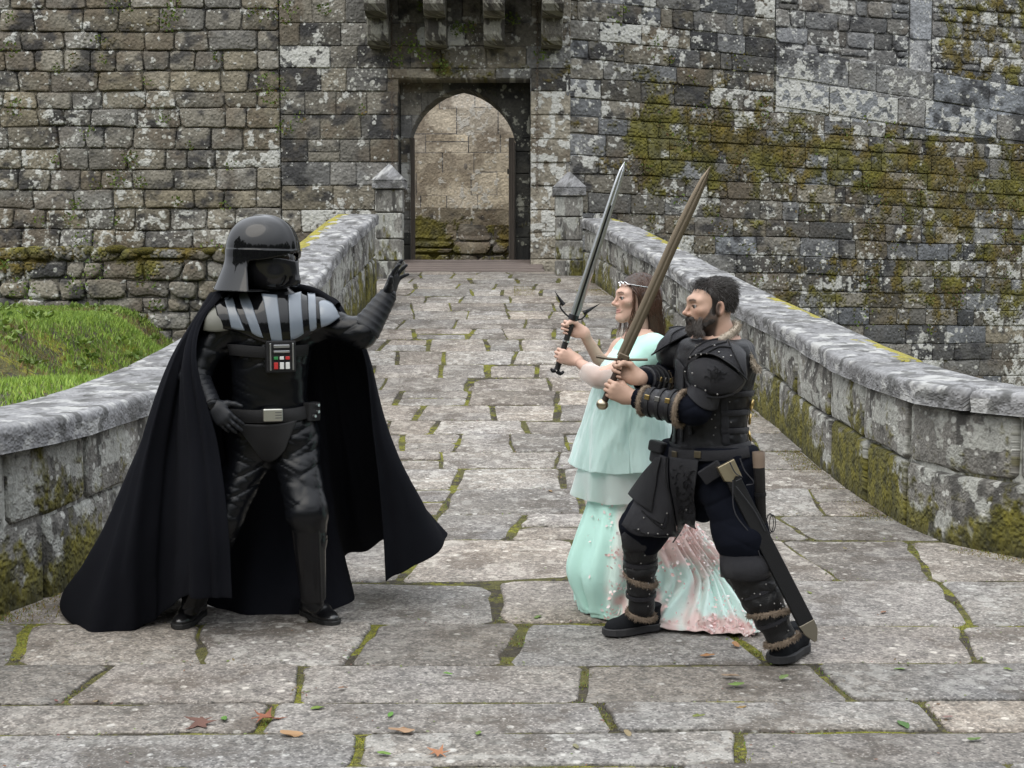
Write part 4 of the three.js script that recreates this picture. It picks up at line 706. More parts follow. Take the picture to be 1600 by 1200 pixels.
// ---------- head: local z = face, y = up, x = the person's left ----------
function headMesh(M, s, o, colour, neck) {
  const inv = M.clone().invert().elements, e3 = (x, y, z, rx, ry, rz) => ell(V(x, y, z), rx, ry, rz), c = (a, b, ra, rb, fl) => bone(V(...a), V(...b), ra, rb, fl);
  const w = o.jaw ?? 1, add = [e3(0, 0.032, -0.016, 0.074, 0.086, 0.096), e3(0, -0.03, 0.03, 0.056 * w, 0.074, 0.06), c([0, -0.095, 0.062], [0, -0.096, 0.0675 + 0.004 * (o.chin ?? 0)], 0.0175 * w, 0.017 * w)];
  for (const k of [-1, 1]) add.push(c([k * 0.05 * w, -0.045, 0.002], [k * 0.014, -0.096, 0.056], 0.019, 0.014), e3(k * 0.045, -0.014, 0.056, 0.019, 0.016, 0.02), c([k * 0.044, 0.026, 0.068], [k * 0.006, 0.025, 0.085], 0.01 * (o.brow ?? 1), 0.011 * (o.brow ?? 1)));
  const skull = blend(add, 0.03), nl = o.nose ?? 1, nose = [c([0, 0.016, 0.086], [0, -0.029, 0.097 + 0.016 * nl], 0.0062, 0.007), c([-0.0105, -0.034, 0.096], [0.0105, -0.034, 0.096], 0.0065, 0.0065), c([0, -0.034, 0.1], [0, -0.03, 0.101 + 0.015 * nl], 0.007, 0.0062)], nf = blend(nose, 0.01);
  const lips = [c([-0.025, -0.0595, 0.074], [0, -0.0615, 0.0845], 0.0038, 0.005), c([0.025, -0.0595, 0.074], [0, -0.0615, 0.0845], 0.0038, 0.005), c([-0.021, -0.064, 0.075], [0, -0.0715, 0.0835], 0.004, 0.0056), c([0.021, -0.064, 0.075], [0, -0.0715, 0.0835], 0.004, 0.0056)], lf = blend(lips, 0.006), slit = blend([c([-0.028, -0.0595, 0.079], [0, -0.0665, 0.09], 0.0018, 0.002), c([0.028, -0.0595, 0.079], [0, -0.0665, 0.09], 0.0018, 0.002)], 0.001);
  const sock = [-1, 1].map((k) => e3(k * 0.032, 0.006, 0.098, 0.021, 0.013, 0.02)), lid = [-1, 1].map((k) => c([k * 0.017, 0.0065, 0.0825], [k * 0.046, 0.0075, 0.074], 0.0045, 0.004)), lowlid = [-1, 1].map((k) => c([k * 0.018, -0.008, 0.0815], [k * 0.044, -0.0085, 0.0725], 0.0045, 0.004));
  const ear = [-1, 1].map((k) => e3(k * 0.079, -0.002, -0.014, 0.011, 0.033, 0.02)), earIn = [-1, 1].map((k) => e3(k * 0.09, 0.0, -0.01, 0.008, 0.021, 0.011)), tip = o.elf ? [-1, 1].map((k) => c([k * 0.078, 0.022, -0.018], [k * 0.09, 0.066, -0.042], 0.012, 0.003)) : null;
  const f = (X, Y, Z) => {
    const x = (inv[0] * X + inv[4] * Y + inv[8] * Z + inv[12]) / s, y = (inv[1] * X + inv[5] * Y + inv[9] * Z + inv[13]) / s, z = (inv[2] * X + inv[6] * Y + inv[10] * Z + inv[14]) / s;
    let d = skull(x, y, z); if (d > 0.08) return neck ? Math.min(d * s, neck(X, Y, Z)) : d * s;
    for (const g of sock) d = smax(d, -g(x, y, z), 0.012);
    d = smin(d, nf(x, y, z), 0.013); d = smin(d, lf(x, y, z), 0.007); d = smax(d, -slit(x, y, z), 0.003);
    for (const g of lid) d = smin(d, g(x, y, z), 0.006); for (const g of lowlid) d = smin(d, g(x, y, z), 0.006);
    for (let k = 0; k < 2; k++) { let q = ear[k](x, y, z); if (tip) q = smin(q, tip[k](x, y, z), 0.012); q = smax(q, -earIn[k](x, y, z), 0.006); d = smin(d, q, 0.008); }
    d *= s; return neck ? smin(d, neck(X, Y, Z), 0.03) : d;
  };
  const corners = []; for (const x of [-0.105, 0.105]) for (const y of [-0.155, 0.13]) for (const z of [-0.125, 0.135]) corners.push(V(x * s, y * s, z * s).applyMatrix4(M));
  const [lo, hi] = boxOf(corners, 0.0);
  return sdfMesh(f, lo, hi, 0.003, (X, Y, Z, out) => colour((inv[0] * X + inv[4] * Y + inv[8] * Z + inv[12]) / s, (inv[1] * X + inv[5] * Y + inv[9] * Z + inv[13]) / s, (inv[2] * X + inv[6] * Y + inv[10] * Z + inv[14]) / s, out));
}
function eyes(M, s, parent, iris, look = 0) {
  for (const k of [-1, 1]) {
    const g = new THREE.SphereGeometry(0.0118 * s, 14, 10); g.translate(k * 0.032 * s, 0.0, 0.0748 * s); g.applyMatrix4(M); const e = mesh('eye', g, mEye, parent);
    const i = new THREE.SphereGeometry(0.0068 * s, 12, 8); i.scale(1, 1, 0.5); i.translate((k * 0.032 + look) * s, 0.0, 0.0848 * s); i.applyMatrix4(M); mesh('iris', i, iris, e);
    const L = [[0.0165, 0.001, 0.0855], [0.025, 0.0052, 0.0885], [0.033, 0.0056, 0.0872], [0.041, 0.0038, 0.0815], [0.0475, 0.0, 0.0745]].map(([x, y, z]) => V(k * x * s, y * s, z * s).applyMatrix4(M)); mesh('eyelash', tube(L, 0.0013 * s, 0.0011 * s, 5, 14), mLash, e);
  }
}
const mEye = std(0.3, 0.28, 0.27, 0.2), mLash = std(0.012, 0.009, 0.008, 0.8);
// ---------- tubes, straps, sheets ----------
function tube(pts, r0, r1, sides = 6, n = 8) {
  const c = new THREE.CatmullRomCurve3(pts), fr = c.computeFrenetFrames(n), P = [], U = [], I = [];
  for (let i = 0; i <= n; i++) { const t = i / n, p = c.getPoint(t), r = lerp(r0, r1, t); for (let j = 0; j <= sides; j++) { const a = j / sides * 2 * Math.PI, q = p.clone().addScaledVector(fr.normals[i], Math.cos(a) * r).addScaledVector(fr.binormals[i], Math.sin(a) * r); P.push(q.x, q.y, q.z); U.push(j / sides * 0.1, t); } }
  for (let i = 0; i < n; i++) for (let j = 0; j < sides; j++) { const a = i * (sides + 1) + j, b = a + sides + 1; I.push(a, a + 1, b, b, a + 1, b + 1); }
  const g = new THREE.BufferGeometry(); g.setAttribute('position', new THREE.Float32BufferAttribute(P, 3)); g.setAttribute('uv', new THREE.Float32BufferAttribute(U, 2)); g.setIndex(I); g.computeVertexNormals(); return g;
}
// cloth through columns of points (each top to hem); wave(u, v) pushes along the normal; solid with thickness
function sheet(cols, nu, nv, { closed = false, wave = null, thick = 0.004, colour = null, uvs = 1 } = {}) {
  const A = cols.map((c) => new THREE.CatmullRomCurve3(c, false, 'centripetal')), P = [], row = [];
  for (let j = 0; j <= nv; j++) { const pts = A.map((c) => c.getPoint(j / nv)); row.push(new THREE.CatmullRomCurve3(pts, closed, 'centripetal')); }
  const at2 = (i, j) => P[j * (nu + 1) + (closed ? ((i % nu) + nu) % nu : clamp(i, 0, nu))];
  for (let j = 0; j <= nv; j++) for (let i = 0; i <= nu; i++) P.push(row[j].getPoint(closed ? (i / nu) % 1 : i / nu));
  const norm = () => { const N = []; for (let j = 0; j <= nv; j++) for (let i = 0; i <= nu; i++) { const a = at2(i + 1, j).clone().sub(at2(i - 1, j)), b = at2(i, Math.min(nv, j + 1)).clone().sub(at2(i, Math.max(0, j - 1))); N.push(a.cross(b).normalize()); } return N; };
  let N = norm();
  if (wave) { for (let j = 0, k = 0; j <= nv; j++) for (let i = 0; i <= nu; i++, k++) P[k].addScaledVector(N[k], wave(closed ? (i % nu) / nu : i / nu, j / nv)); N = norm(); }
  const n = P.length, pos = [], uv = [], col = [], I = [], out = [1, 1, 1];
  for (const s of [0.5, -0.5]) for (let k = 0; k < n; k++) { const q = P[k].clone().addScaledVector(N[k], s * thick); pos.push(q.x, q.y, q.z); const i = k % (nu + 1), j = (k - i) / (nu + 1); uv.push(i / nu * uvs, j / nv * uvs); if (colour) { colour(i / nu, j / nv, q, out); col.push(...out); } }
  const q4 = (a, b, c, d) => I.push(a, b, c, a, c, d);
  for (let j = 0; j < nv; j++) for (let i = 0; i < nu; i++) { const a = j * (nu + 1) + i, b = a + 1, c = b + nu + 1, d = a + nu + 1; q4(a, b, c, d); q4(n + a, n + d, n + c, n + b); }
  for (let i = 0; i < nu; i++) { let a = i, b = i + 1; q4(b, a, n + a, n + b); a = nv * (nu + 1) + i; b = a + 1; q4(a, b, n + b, n + a); }
  if (!closed) for (let j = 0; j < nv; j++) { let a = j * (nu + 1), d = a + nu + 1; q4(a, d, n + d, n + a); a += nu; d += nu; q4(d, a, n + a, n + d); }
  const g = new THREE.BufferGeometry(); g.setAttribute('position', new THREE.Float32BufferAttribute(pos, 3)); g.setAttribute('uv', new THREE.Float32BufferAttribute(uv, 2)); if (colour) g.setAttribute('color', new THREE.Float32BufferAttribute(col, 3)); g.setIndex(I); g.computeVertexNormals(); g.userData = { P, N, nu, nv };
  return g;
}
// patch of an ellipsoid shell: spherical angles mapped by fn(a, b) -> direction scale; solid
function shell(M, rx, ry, rz, a0, a1, b0, b1, nu, nv, thick, edge) { // a: around local y from z towards x, b: elevation
  const cols = []; for (let i = 0; i <= nu; i++) { const c = [], u = i / nu; for (let j = 0; j <= nv; j++) { const a = lerp(a0, a1, u), lowb = b0 + (edge ? edge(u) : 0), b = lerp(b1, lowb, j / nv); c.push(V(rx * Math.cos(b) * Math.sin(a), ry * Math.sin(b), rz * Math.cos(b) * Math.cos(a)).applyMatrix4(M)); } cols.push(c); }
  return sheet(cols, nu * 2, nv * 2, { thick });
}
// ring / band around a bone with elliptical section: fat tube used for straps, cuffs and hems
function band(M, rx, rz, h, t, wob = 0, n = 40) { // torus of rectangular section in local xz plane
  const P = [], I = [], U = [], prof = [[-h / 2, -t * 0.5], [-h / 2 * 0.92, t * 0.5], [h / 2 * 0.92, t * 0.5], [h / 2, -t * 0.5]];
  for (let i = 0; i <= n; i++) { const a = i / n * 2 * Math.PI, w = 1 + wob * Math.sin(a * 5); for (const [y, o] of prof) { const v = V((rx * w + o) * Math.sin(a), y, (rz * w + o) * Math.cos(a)).applyMatrix4(M); P.push(v.x, v.y, v.z); U.push(i / n, y); } }
  for (let i = 0; i < n; i++) for (let j = 0; j < 4; j++) { const k = (j + 1) % 4, a = i * 4 + j, b = i * 4 + k; I.push(a, a + 4, b, b, a + 4, b + 4); }
  const g = new THREE.BufferGeometry(); g.setAttribute('position', new THREE.Float32BufferAttribute(P, 3)); g.setAttribute('uv', new THREE.Float32BufferAttribute(U, 2)); g.setIndex(I); return toFlat(g);
}
function toFlat(g) { const q = g.toNonIndexed(); q.computeVertexNormals(); return q; }
function box(M, x, y, z, r = 0.004) { const g = new RoundedBoxGeometry(x, y, z, 2, Math.min(r, x / 2.01, y / 2.01, z / 2.01)); g.applyMatrix4(M); return g; }
// flat shape (local xy) with thickness and bevel, placed by M, bent round local y by radius R
function plate(pts, t, M, R = 0, bev = 0.002) { const g = new THREE.ExtrudeGeometry(new THREE.Shape(pts.map((p) => new THREE.Vector2(...p))), { depth: t, bevelEnabled: true, bevelSize: bev, bevelThickness: bev, bevelSegments: 2, curveSegments: 6 }); if (R) { const p = g.attributes.position; for (let i = 0; i < p.count; i++) { const a = p.getX(i) / R, r = R + p.getZ(i); p.setXYZ(i, Math.sin(a) * r, p.getY(i), Math.cos(a) * r - R); } } g.applyMatrix4(M); g.computeVertexNormals(); return g; }
const stud = (p, r = 0.004) => { const g = new THREE.SphereGeometry(r, 7, 5); g.translate(p.x, p.y, p.z); return g; };
// tufts of fur along a closed or open path: short tapered spikes
function furAlong(curve, n, rad, len, lift, sd) { seed(sd); n = Math.round(n * 2.2); len *= 0.85; const L = []; for (let i = 0; i < n; i++) { const t = rnd(), p = curve.getPoint(t), a = V(RR(-1, 1), RR(-1, 1), RR(-1, 1)).normalize(), q = p.clone().addScaledVector(a, rad * RR(0.7, 1)), r = q.clone().addScaledVector(a, len * RR(0.5, 1.2)).add(V(RR(-1, 1), RR(-1.6, 0.3), RR(-1, 1)).multiplyScalar(lift)); L.push(tube([q, q.clone().lerp(r, 0.5).addScaledVector(a, len * 0.2), r], 0.0015, 0.0003, 3, 2)); } return L; }
// ---------- textures of cloth, leather, skin ----------
const leatherT = paint(512, 512, (a, b, o) => { let d = 1; const x = a * 60, y = b * 60, ix = Math.floor(x), iy = Math.floor(y); for (let j = -1; j <= 1; j++) for (let i = -1; i <= 1; i++) { const cx = ((ix + i) % 60 + 60) % 60, cy = ((iy + j) % 60 + 60) % 60; d = Math.min(d, Math.hypot(x - ix - i - h2(cx, cy, 5), y - iy - j - h2(cx, cy, 6))); } const n = fbm(a * 10, b * 10, 71, 4, 10); o[0] = o[1] = o[2] = 0.5 + 0.5 * n; o[3] = 0.75 - d * 0.55 + 0.25 * n; });
const clothT = paint(256, 256, (a, b, o) => { const w = 0.5 + 0.25 * Math.sin(a * 402.12) + 0.25 * Math.sin(b * 402.12); const n = fbm(a * 8, b * 8, 73, 4, 8); o[0] = o[1] = o[2] = 0.6 + 0.4 * n; o[3] = w * 0.7 + 0.3 * n; });
const rep = (t, k) => { const c = t.clone(); c.repeat.set(k, k); c.needsUpdate = true; return c; };
const leather = (r, g, b, rough, k = 5, bs = 0.0015) => new THREE.MeshPhysicalMaterial({ color: new THREE.Color().setRGB(r, g, b), roughness: rough, specularIntensity: 0.55, bumpMap: rep(leatherT.bump, k), bumpScale: bs, side: THREE.DoubleSide });
const cloth = (r, g, b, k = 8, extra = {}) => new THREE.MeshPhysicalMaterial({ color: new THREE.Color().setRGB(r, g, b), roughness: 0.95, specularIntensity: 0.15, bumpMap: rep(clothT.bump, k), bumpScale: 0.0012, side: THREE.DoubleSide, ...extra });
const metal = (r, g, b, rough = 0.3) => new THREE.MeshStandardMaterial({ color: new THREE.Color().setRGB(r, g, b), roughness: rough, metalness: 1 });
const skinM = new THREE.MeshPhysicalMaterial({ color: 0xffffff, vertexColors: true, roughness: 0.52, specularIntensity: 0.6, sheen: 0.2, sheenColor: new THREE.Color(0.5, 0.25, 0.2), sheenRoughness: 0.6 });
const crease = (x, y, z, s) => { const a = 1 - Math.abs(2 * vn3(x * 3.5 + y * 4, y * 15 - x * 8, z * 3, s) - 1), b = 1 - Math.abs(2 * vn3(x * 5 - y * 5, y * 31 + x * 13, z * 5, s + 5) - 1); return 0.007 * Math.pow(a, 3) + 0.003 * Math.pow(b, 3) - 0.003; };
// ---------- placing details on a surface: the nearest surface point along the line of sight through a photograph pixel ----------
function hit(f, px, py, near = 4.4, far = 8) {
  const p = at(px, py, near), q = at(px, py, far), dir = q.clone().sub(p), L = dir.length(); dir.normalize(); let t = 0, best = 1e9, bt = 0;
  for (let i = 0; i < 90 && t < L; i++) { const c = p.clone().addScaledVector(dir, t), d = f(c.x, c.y, c.z); if (d < best) { best = d; bt = t; } if (d < 0.0008) break; t += Math.max(0.001, d * 0.7); }
  let c = p.clone().addScaledVector(dir, bt), n = grad(f, c);
  for (let i = 0; i < 4 && Math.abs(f(c.x, c.y, c.z)) > 0.001; i++) { c.addScaledVector(n, -f(c.x, c.y, c.z)); n = grad(f, c); }
  return { p: c, n };
}
function grad(f, c, e = 0.004) { return V(f(c.x + e, c.y, c.z) - f(c.x - e, c.y, c.z), f(c.x, c.y + e, c.z) - f(c.x, c.y - e, c.z), f(c.x, c.y, c.z + e) - f(c.x, c.y, c.z - e)).normalize(); }
// a plate or panel lying on surface f between two edges given as pixel polylines
function drape(f, top, bottom, nu, nv, lift, thick, near) {
  const A = new THREE.SplineCurve(top.map((p) => new THREE.Vector2(...p))), B = new THREE.SplineCurve(bottom.map((p) => new THREE.Vector2(...p))), cols = [];
  for (let i = 0; i <= nu; i++) { const a = A.getPoint(i / nu), b = B.getPoint(i / nu), c = []; for (let j = 0; j <= nv; j++) { const h = hit(f, lerp(a.x, b.x, j / nv), lerp(a.y, b.y, j / nv), near); c.push(h.p.addScaledVector(h.n, lift)); } cols.push(c); }
  return sheet(cols, nu * 2, nv * 2, { thick });
}
// a flat strap following surface f along a pixel path
function strap(f, path, w, thick, lift, n = 16, near) {
  const c = new THREE.SplineCurve(path.map((p) => new THREE.Vector2(...p))), P = [], N = []; for (let i = 0; i <= n; i++) { const a = c.getPoint(i / n), h = hit(f, a.x, a.y, near); P.push(h.p.addScaledVector(h.n, lift)); N.push(h.n); }
  return ribbon(P, N, w, thick);
}
function ribbon(P, N, w, thick) {
  const a = [], b = []; P.forEach((p, i) => { const t = P[Math.min(P.length - 1, i + 1)].clone().sub(P[Math.max(0, i - 1)]).normalize(), s = t.cross(N[i]).normalize(); a.push(p.clone().addScaledVector(s, w / 2)); b.push(p.clone().addScaledVector(s, -w / 2)); });
  return sheet([a, b], 2, P.length * 2, { thick });
}
const basisFU = (F, U, o) => { const Z = F.clone().normalize(), X = U.clone().cross(Z).normalize(), Y = Z.clone().cross(X); return new THREE.Matrix4().makeBasis(X, Y, Z).setPosition(o); };
const UP = V(0, 1, 0);
// shoe: local y up, z to the toe, origin on the ground under the ankle
function shoe(M, parent, mU, mS, o) {
  const inv = M.clone().invert().elements, L = o.len / 0.28, b = (p, q, r, s, fl) => bone(V(...p), V(...q), r, s, fl);
  const parts = blend([b([0, 0.048, -0.055], [0, 0.042, 0.06], 0.041, 0.042), ell(V(0, 0.03, 0.125), 0.046, o.toe ?? 0.036, 0.07), b([0, 0.07, -0.04], [0, 0.12, -0.05], 0.043, o.collar ?? 0.046), b([0, 0.085, -0.01], [0, 0.05, 0.07], 0.034, 0.03)], 0.035);
  const f = (X, Y, Z) => { const x = inv[0] * X + inv[4] * Y + inv[8] * Z + inv[12], y = inv[1] * X + inv[5] * Y + inv[9] * Z + inv[13], z = (inv[2] * X + inv[6] * Y + inv[10] * Z + inv[14]) / L; return smax(smax(parts(x, y, z), 0.012 - y, 0.006), y - (o.top ?? 0.14), 0.006); };
  const cs = []; for (const x of [-0.06, 0.06]) for (const y of [-0.01, 0.18]) for (const z of [-0.13, 0.21]) cs.push(V(x, y, z * L).applyMatrix4(M));
  const [lo, hi] = boxOf(cs, 0.01), s = mesh('shoe', sdfMesh(f, lo, hi, 0.005), mU, parent);
  const out = [[0, -0.104], [0.03, -0.096], [0.044, -0.06], [0.042, 0], [0.05, 0.07], [0.053, 0.12], [0.042, 0.168], [0.02, 0.195], [0, 0.2]], full = out.concat(out.slice(1, -1).reverse().map(([x, z]) => [-x, z])).map(([x, z]) => [x * (o.sole ?? 1), z * L]);
  const g = new THREE.ExtrudeGeometry(new THREE.Shape(full.map((p) => new THREE.Vector2(p[0], -p[1]))), { depth: o.thick ?? 0.022, bevelEnabled: true, bevelSize: 0.003, bevelThickness: 0.003, bevelSegments: 1 }); g.rotateX(-Math.PI / 2); g.translate(0, 0.003, 0); g.applyMatrix4(M); mesh('sole', g, mS, s);
  return { f, s };
}
function hairStrands(list, r0, r1, sides = 3, n = 4) { return list.map((pts) => tube(pts, r0 * RR(0.7, 1.2), r1, sides, n)); }
// ---------- person in a black caped costume with a glossy helmet ----------
seed(2001);
{
  const P = thing('person', 'person in a glossy black helmet, leather suit and long black cape raising one gloved hand', 'person');
  const F = V(0.25, 0, 0.97).normalize(), mSuit = leather(0.005, 0.0055, 0.007, 0.2, 6, 0.0007), mGlove = leather(0.011, 0.012, 0.015, 0.36, 7, 0.0012), mPlastic = new THREE.MeshPhysicalMaterial({ color: new THREE.Color().setRGB(0.006, 0.006, 0.007), roughness: 0.07, specularIntensity: 0.9 }), mMatte = leather(0.011, 0.011, 0.012, 0.5, 5, 0.001);
  const j = { neck: at(425, 462, 6.12), chest: at(425, 520, 6.1), waist: at(420, 635, 6.1), pel: at(424, 672, 6.12), rs: at(352, 502, 6.08), re: at(303, 588, 6.0), rw: at(330, 632, 5.9), ls: at(498, 500, 6.14), le: at(566, 522, 6.08), lw: at(606, 462, 6.14), rh: at(396, 695, 6.12), rk: at(352, 812, 6.0), ra: at(300, 945, 6.05), lh: at(458, 695, 6.12), lk: at(480, 800, 6.0), la: at(490, 942, 6.05) };
  const tors = blend([bone(j.chest, j.waist, 0.19, 0.165, [F, 0.74]), bone(j.rs, j.ls, 0.082, 0.082), bone(at(395, 680, 6.12), at(452, 680, 6.12), 0.14, 0.14, [F, 0.85]), bone(j.neck, at(420, 430, 6.1), 0.062, 0.06)], 0.09);
  const arms = [bone(j.rs, j.re, 0.078, 0.06), bone(j.re, j.rw, 0.056, 0.04), bone(j.ls, j.le, 0.078, 0.062), bone(j.le, j.lw, 0.056, 0.04)];
  const legs = blend([bone(j.rh, j.rk, 0.11, 0.08), bone(j.rk, j.ra, 0.066, 0.05), bone(j.lh, j.lk, 0.112, 0.092), bone(j.lk, at(486, 838, 6.02), 0.088, 0.064), bone(at(486, 835, 6.02), j.la, 0.06, 0.048)], 0.05);
  const suit = (x, y, z) => {
    let d = smin(tors(x, y, z), legs(x, y, z), 0.05); for (const a of arms) d = smin(d, a(x, y, z), 0.05); if (d > 0.05) return d;
    return d + crease(x, y, z, 31);
  };
  const [lo, hi] = boxOf(Object.values(j), 0.16); mesh('body', sdfMesh(suit, lo, hi, 0.0085), mSuit, P);
  // gloves and gauntlets
  const rM = frame(j.rw, at(366, 670, 5.86).sub(j.rw), V(-0.1, 0.05, -1)), lM = frame(j.lw, at(626, 408, 6.14).sub(j.lw), V(0.86, -0.15, 0.4));
  mesh('glove', handMesh(rM, 1, FLAT, 1.02, 1.14), mGlove, P); mesh('glove', handMesh(lM, -1, OPEN, 0.98, 1.14), mGlove, P);
  for (const [e, w, r0] of [[j.re, j.rw, 0.068], [j.le, j.lw, 0.072]]) {
    const ax = w.clone().sub(e), f0 = bone(e.clone().addScaledVector(ax, 0.12), w.clone().addScaledVector(ax, 0.04), r0, 0.043), nrm = ax.clone().normalize(), len = ax.length();
    const f = (x, y, z) => { const t = ((x - e.x) * nrm.x + (y - e.y) * nrm.y + (z - e.z) * nrm.z) / len; return smax(smax(f0(x, y, z) + 0.0022 * Math.abs(Math.sin(t * 21)) + 0.003 * (vn3(x * 30, y * 30, z * 30, 41) - 0.5), 0.08 - t, 0.01), t - 1.04, 0.01); };
    const [l2, h2] = boxOf([e, w], 0.09); mesh('gauntlet', sdfMesh(f, l2, h2, 0.005), mGlove, P);
  }
  // helmet with a flared neck guard, and a plain keeled face plate
  const hF = V(0.91, -0.03, 0.42).normalize(), hM = basisFU(hF, UP, at(411, 402, 6.08)), hi4 = hM.clone().invert().elements, loc = (f) => (X, Y, Z) => f(hi4[0] * X + hi4[4] * Y + hi4[8] * Z + hi4[12], hi4[1] * X + hi4[5] * Y + hi4[9] * Z + hi4[13], hi4[2] * X + hi4[6] * Y + hi4[10] * Z + hi4[14]);
  const dome = (x, y, z) => { const a = Math.abs(x) / 0.156, b = Math.abs(y - 0.012) / 0.175, c = Math.abs(z) / 0.172; return (Math.pow(Math.pow(a * a + c * c, 1.2) + Math.pow(b, 2.4), 1 / 2.4) - 1) * 0.15; };
  const helm = (x, y, z) => {
    const r = Math.hypot(x, z * 0.9), R = 0.153 + 0.056 * Math.pow(clamp(-y / 0.16, 0, 1.2), 1.15), sk = Math.max((r - R) * 0.92, y - 0.03, -0.152 - y), b = smin(dome(x, y, z), sk, 0.012), ridge = b - 0.004 * Math.exp(-((x / 0.014) ** 2)) * sstep(-0.02, 0.05, y);
    const inner = b + 0.012, cut = smax(smax(0.035 - z, y - (0.022 - 0.25 * (z - 0.12)), 0.02), 0, 0.001), front = smax(-z + 0.03 + 0.3 * Math.max(0, -y - 0.05), y - 0.03 + 0.3 * Math.abs(x), 0.014);
    return smax(smax(ridge, -inner, 0.004), -front, 0.006) + 0 * cut;
  };
  const box8 = (a) => boxOf(a.flatMap(([x, y, z]) => [V(x, y, z).applyMatrix4(hM), V(-x, y, z).applyMatrix4(hM)]), 0.01), c8 = (r, y0, y1) => [[r, y0, r], [r, y0, -r], [r, y1, r], [r, y1, -r]];
  { const [a, b] = box8(c8(0.215, -0.165, 0.205)); mesh('helmet', sdfMesh(loc(helm), a, b, 0.0042), mPlastic, P); }
  const faceBase = blend([ell(V(0, -0.02, 0.03), 0.12, 0.14, 0.14), bone(V(0, 0.02, 0.145), V(0, -0.1, 0.17), 0.018, 0.028), bone(V(-0.052, -0.085, 0.1), V(0.052, -0.085, 0.1), 0.042, 0.042)], 0.035);
  const face = (x, y, z) => { let d = smax(faceBase(x, y, z), -0.15 - y, 0.02); const slit = Math.max(Math.abs(y - 0.004 - 0.2 * Math.abs(x)) - 0.017, 0.06 - z, Math.abs(x) - 0.1); d = smax(d, -Math.max(slit, -(d + 0.014)), 0.004); for (const k of [-0.045, -0.025, 0.025, 0.045]) d = smax(d, -Math.max(Math.abs(x - k) - 0.0045, Math.abs(y + 0.1) - 0.022, 0.05 - z, -(d + 0.008)), 0.002); return d; };
  { const [a, b] = box8(c8(0.2, -0.17, 0.12)); mesh('face_plate', sdfMesh(loc(face), a, b, 0.004), new THREE.MeshPhysicalMaterial({ color: new THREE.Color().setRGB(0.012, 0.012, 0.014), roughness: 0.16, specularIntensity: 1 }), P); }
  { const v = new THREE.SphereGeometry(1, 24, 10, 0, Math.PI * 2, 1.15, 0.5); v.scale(0.11, 0.13, 0.13); v.translate(0, -0.012, 0.03); v.applyMatrix4(hM); mesh('visor', v, new THREE.MeshPhysicalMaterial({ color: new THREE.Color().setRGB(0.02, 0.012, 0.012), roughness: 0.08, clearcoat: 1 }), P); }
  // chest: pale plates over a dark yoke
  const mPale = new THREE.MeshPhysicalMaterial({ color: new THREE.Color().setRGB(0.15, 0.175, 0.21), roughness: 0.28, clearcoat: 0.6, clearcoatRoughness: 0.2 }), mOlive = std(0.13, 0.13, 0.11, 0.45);
  const under = (x, y, z) => { let d = tors(x, y, z); for (const a of arms) d = smin(d, a(x, y, z), 0.05); return d; };
  mesh('chest_yoke', drape(under, [[338, 478], [352, 462], [400, 462], [440, 464], [480, 462], [508, 464], [522, 482]], [[345, 512], [372, 518], [405, 531], [432, 538], [460, 533], [490, 518], [516, 506]], 18, 7, 0.012, 0.008), mPlastic, P);
  for (const [a, b, c, d] of [[[350, 467], [363, 464], [385, 516], [365, 512]], [[374, 464], [390, 463], [412, 527], [396, 520]], [[410, 463], [432, 465], [440, 534], [424, 532]], [[448, 465], [467, 462], [471, 520], [452, 530]], [[479, 462], [492, 464], [495, 511], [482, 516]]])
    mesh('chest_plate', drape(under, [a, [(a[0] + b[0]) / 2, (a[1] + b[1]) / 2], b], [d, [(c[0] + d[0]) / 2, (c[1] + d[1]) / 2 + 1], c], 5, 7, 0.021, 0.008), mPale, P);
  const sR = ell(at(345, 510, 6.07), 0.105, 0.1, 0.1), sL = ell(at(505, 503, 6.12), 0.1, 0.095, 0.1);
  mesh('shoulder_plate', drape(sR, [[322, 500], [332, 482], [342, 474], [352, 480]], [[319, 516], [334, 518], [348, 517], [362, 514]], 8, 6, 0.006, 0.008), mOlive, P);
  mesh('shoulder_plate', drape(sL, [[497, 465], [508, 467], [518, 475], [525, 488]], [[502, 511], [511, 508], [520, 503], [529, 496]], 8, 6, 0.006, 0.008), mPale, P);
  // chest strap and small control box
  mesh('chest_strap', strap(tors, [[362, 545], [400, 549], [440, 550], [478, 545]], 0.05, 0.006, 0.016, 18), mMatte, P);
  { const c = hit(tors, 437, 556), M = basisFU(c.n.clone().setY(0.02), UP, c.p.clone().addScaledVector(c.n, 0.022)), b = mesh('control_box', box(M, 0.132, 0.142, 0.045, 0.007), mMatte, P), red = std(0.45, 0.03, 0.03, 0.35), wh = std(0.62, 0.62, 0.6, 0.4), gr = std(0.03, 0.2, 0.06, 0.35), si = metal(0.5, 0.5, 0.52, 0.35);
    const put = (x, y, w, h, m, n = 'button') => mesh(n, box(M.clone().multiply(new THREE.Matrix4().makeTranslation(x, y, 0.024)), w, h, 0.012, 0.002), m, b);
    put(-0.05, 0.0, 0.007, 0.12, si, 'trim'); put(0.05, 0.0, 0.007, 0.12, si, 'trim');
    put(0, 0.046, 0.07, 0.014, si, 'slot'); put(0, 0.022, 0.07, 0.01, si, 'slot');
    for (let i = 0; i < 3; i++) { put(-0.026 + i * 0.026, -0.006, 0.018, 0.014, [gr, wh, red][i]); put(-0.026 + i * 0.026, -0.04, 0.018, 0.03, [red, wh, wh][i]); } }
  // belt, buckle, pouch, front guard
  const hips = (x, y, z) => smin(tors(x, y, z), legs(x, y, z), 0.05);
  mesh('belt', strap(hips, [[352, 648], [385, 650], [425, 650], [460, 648], [484, 643]], 0.058, 0.01, 0.014, 24), mMatte, P);
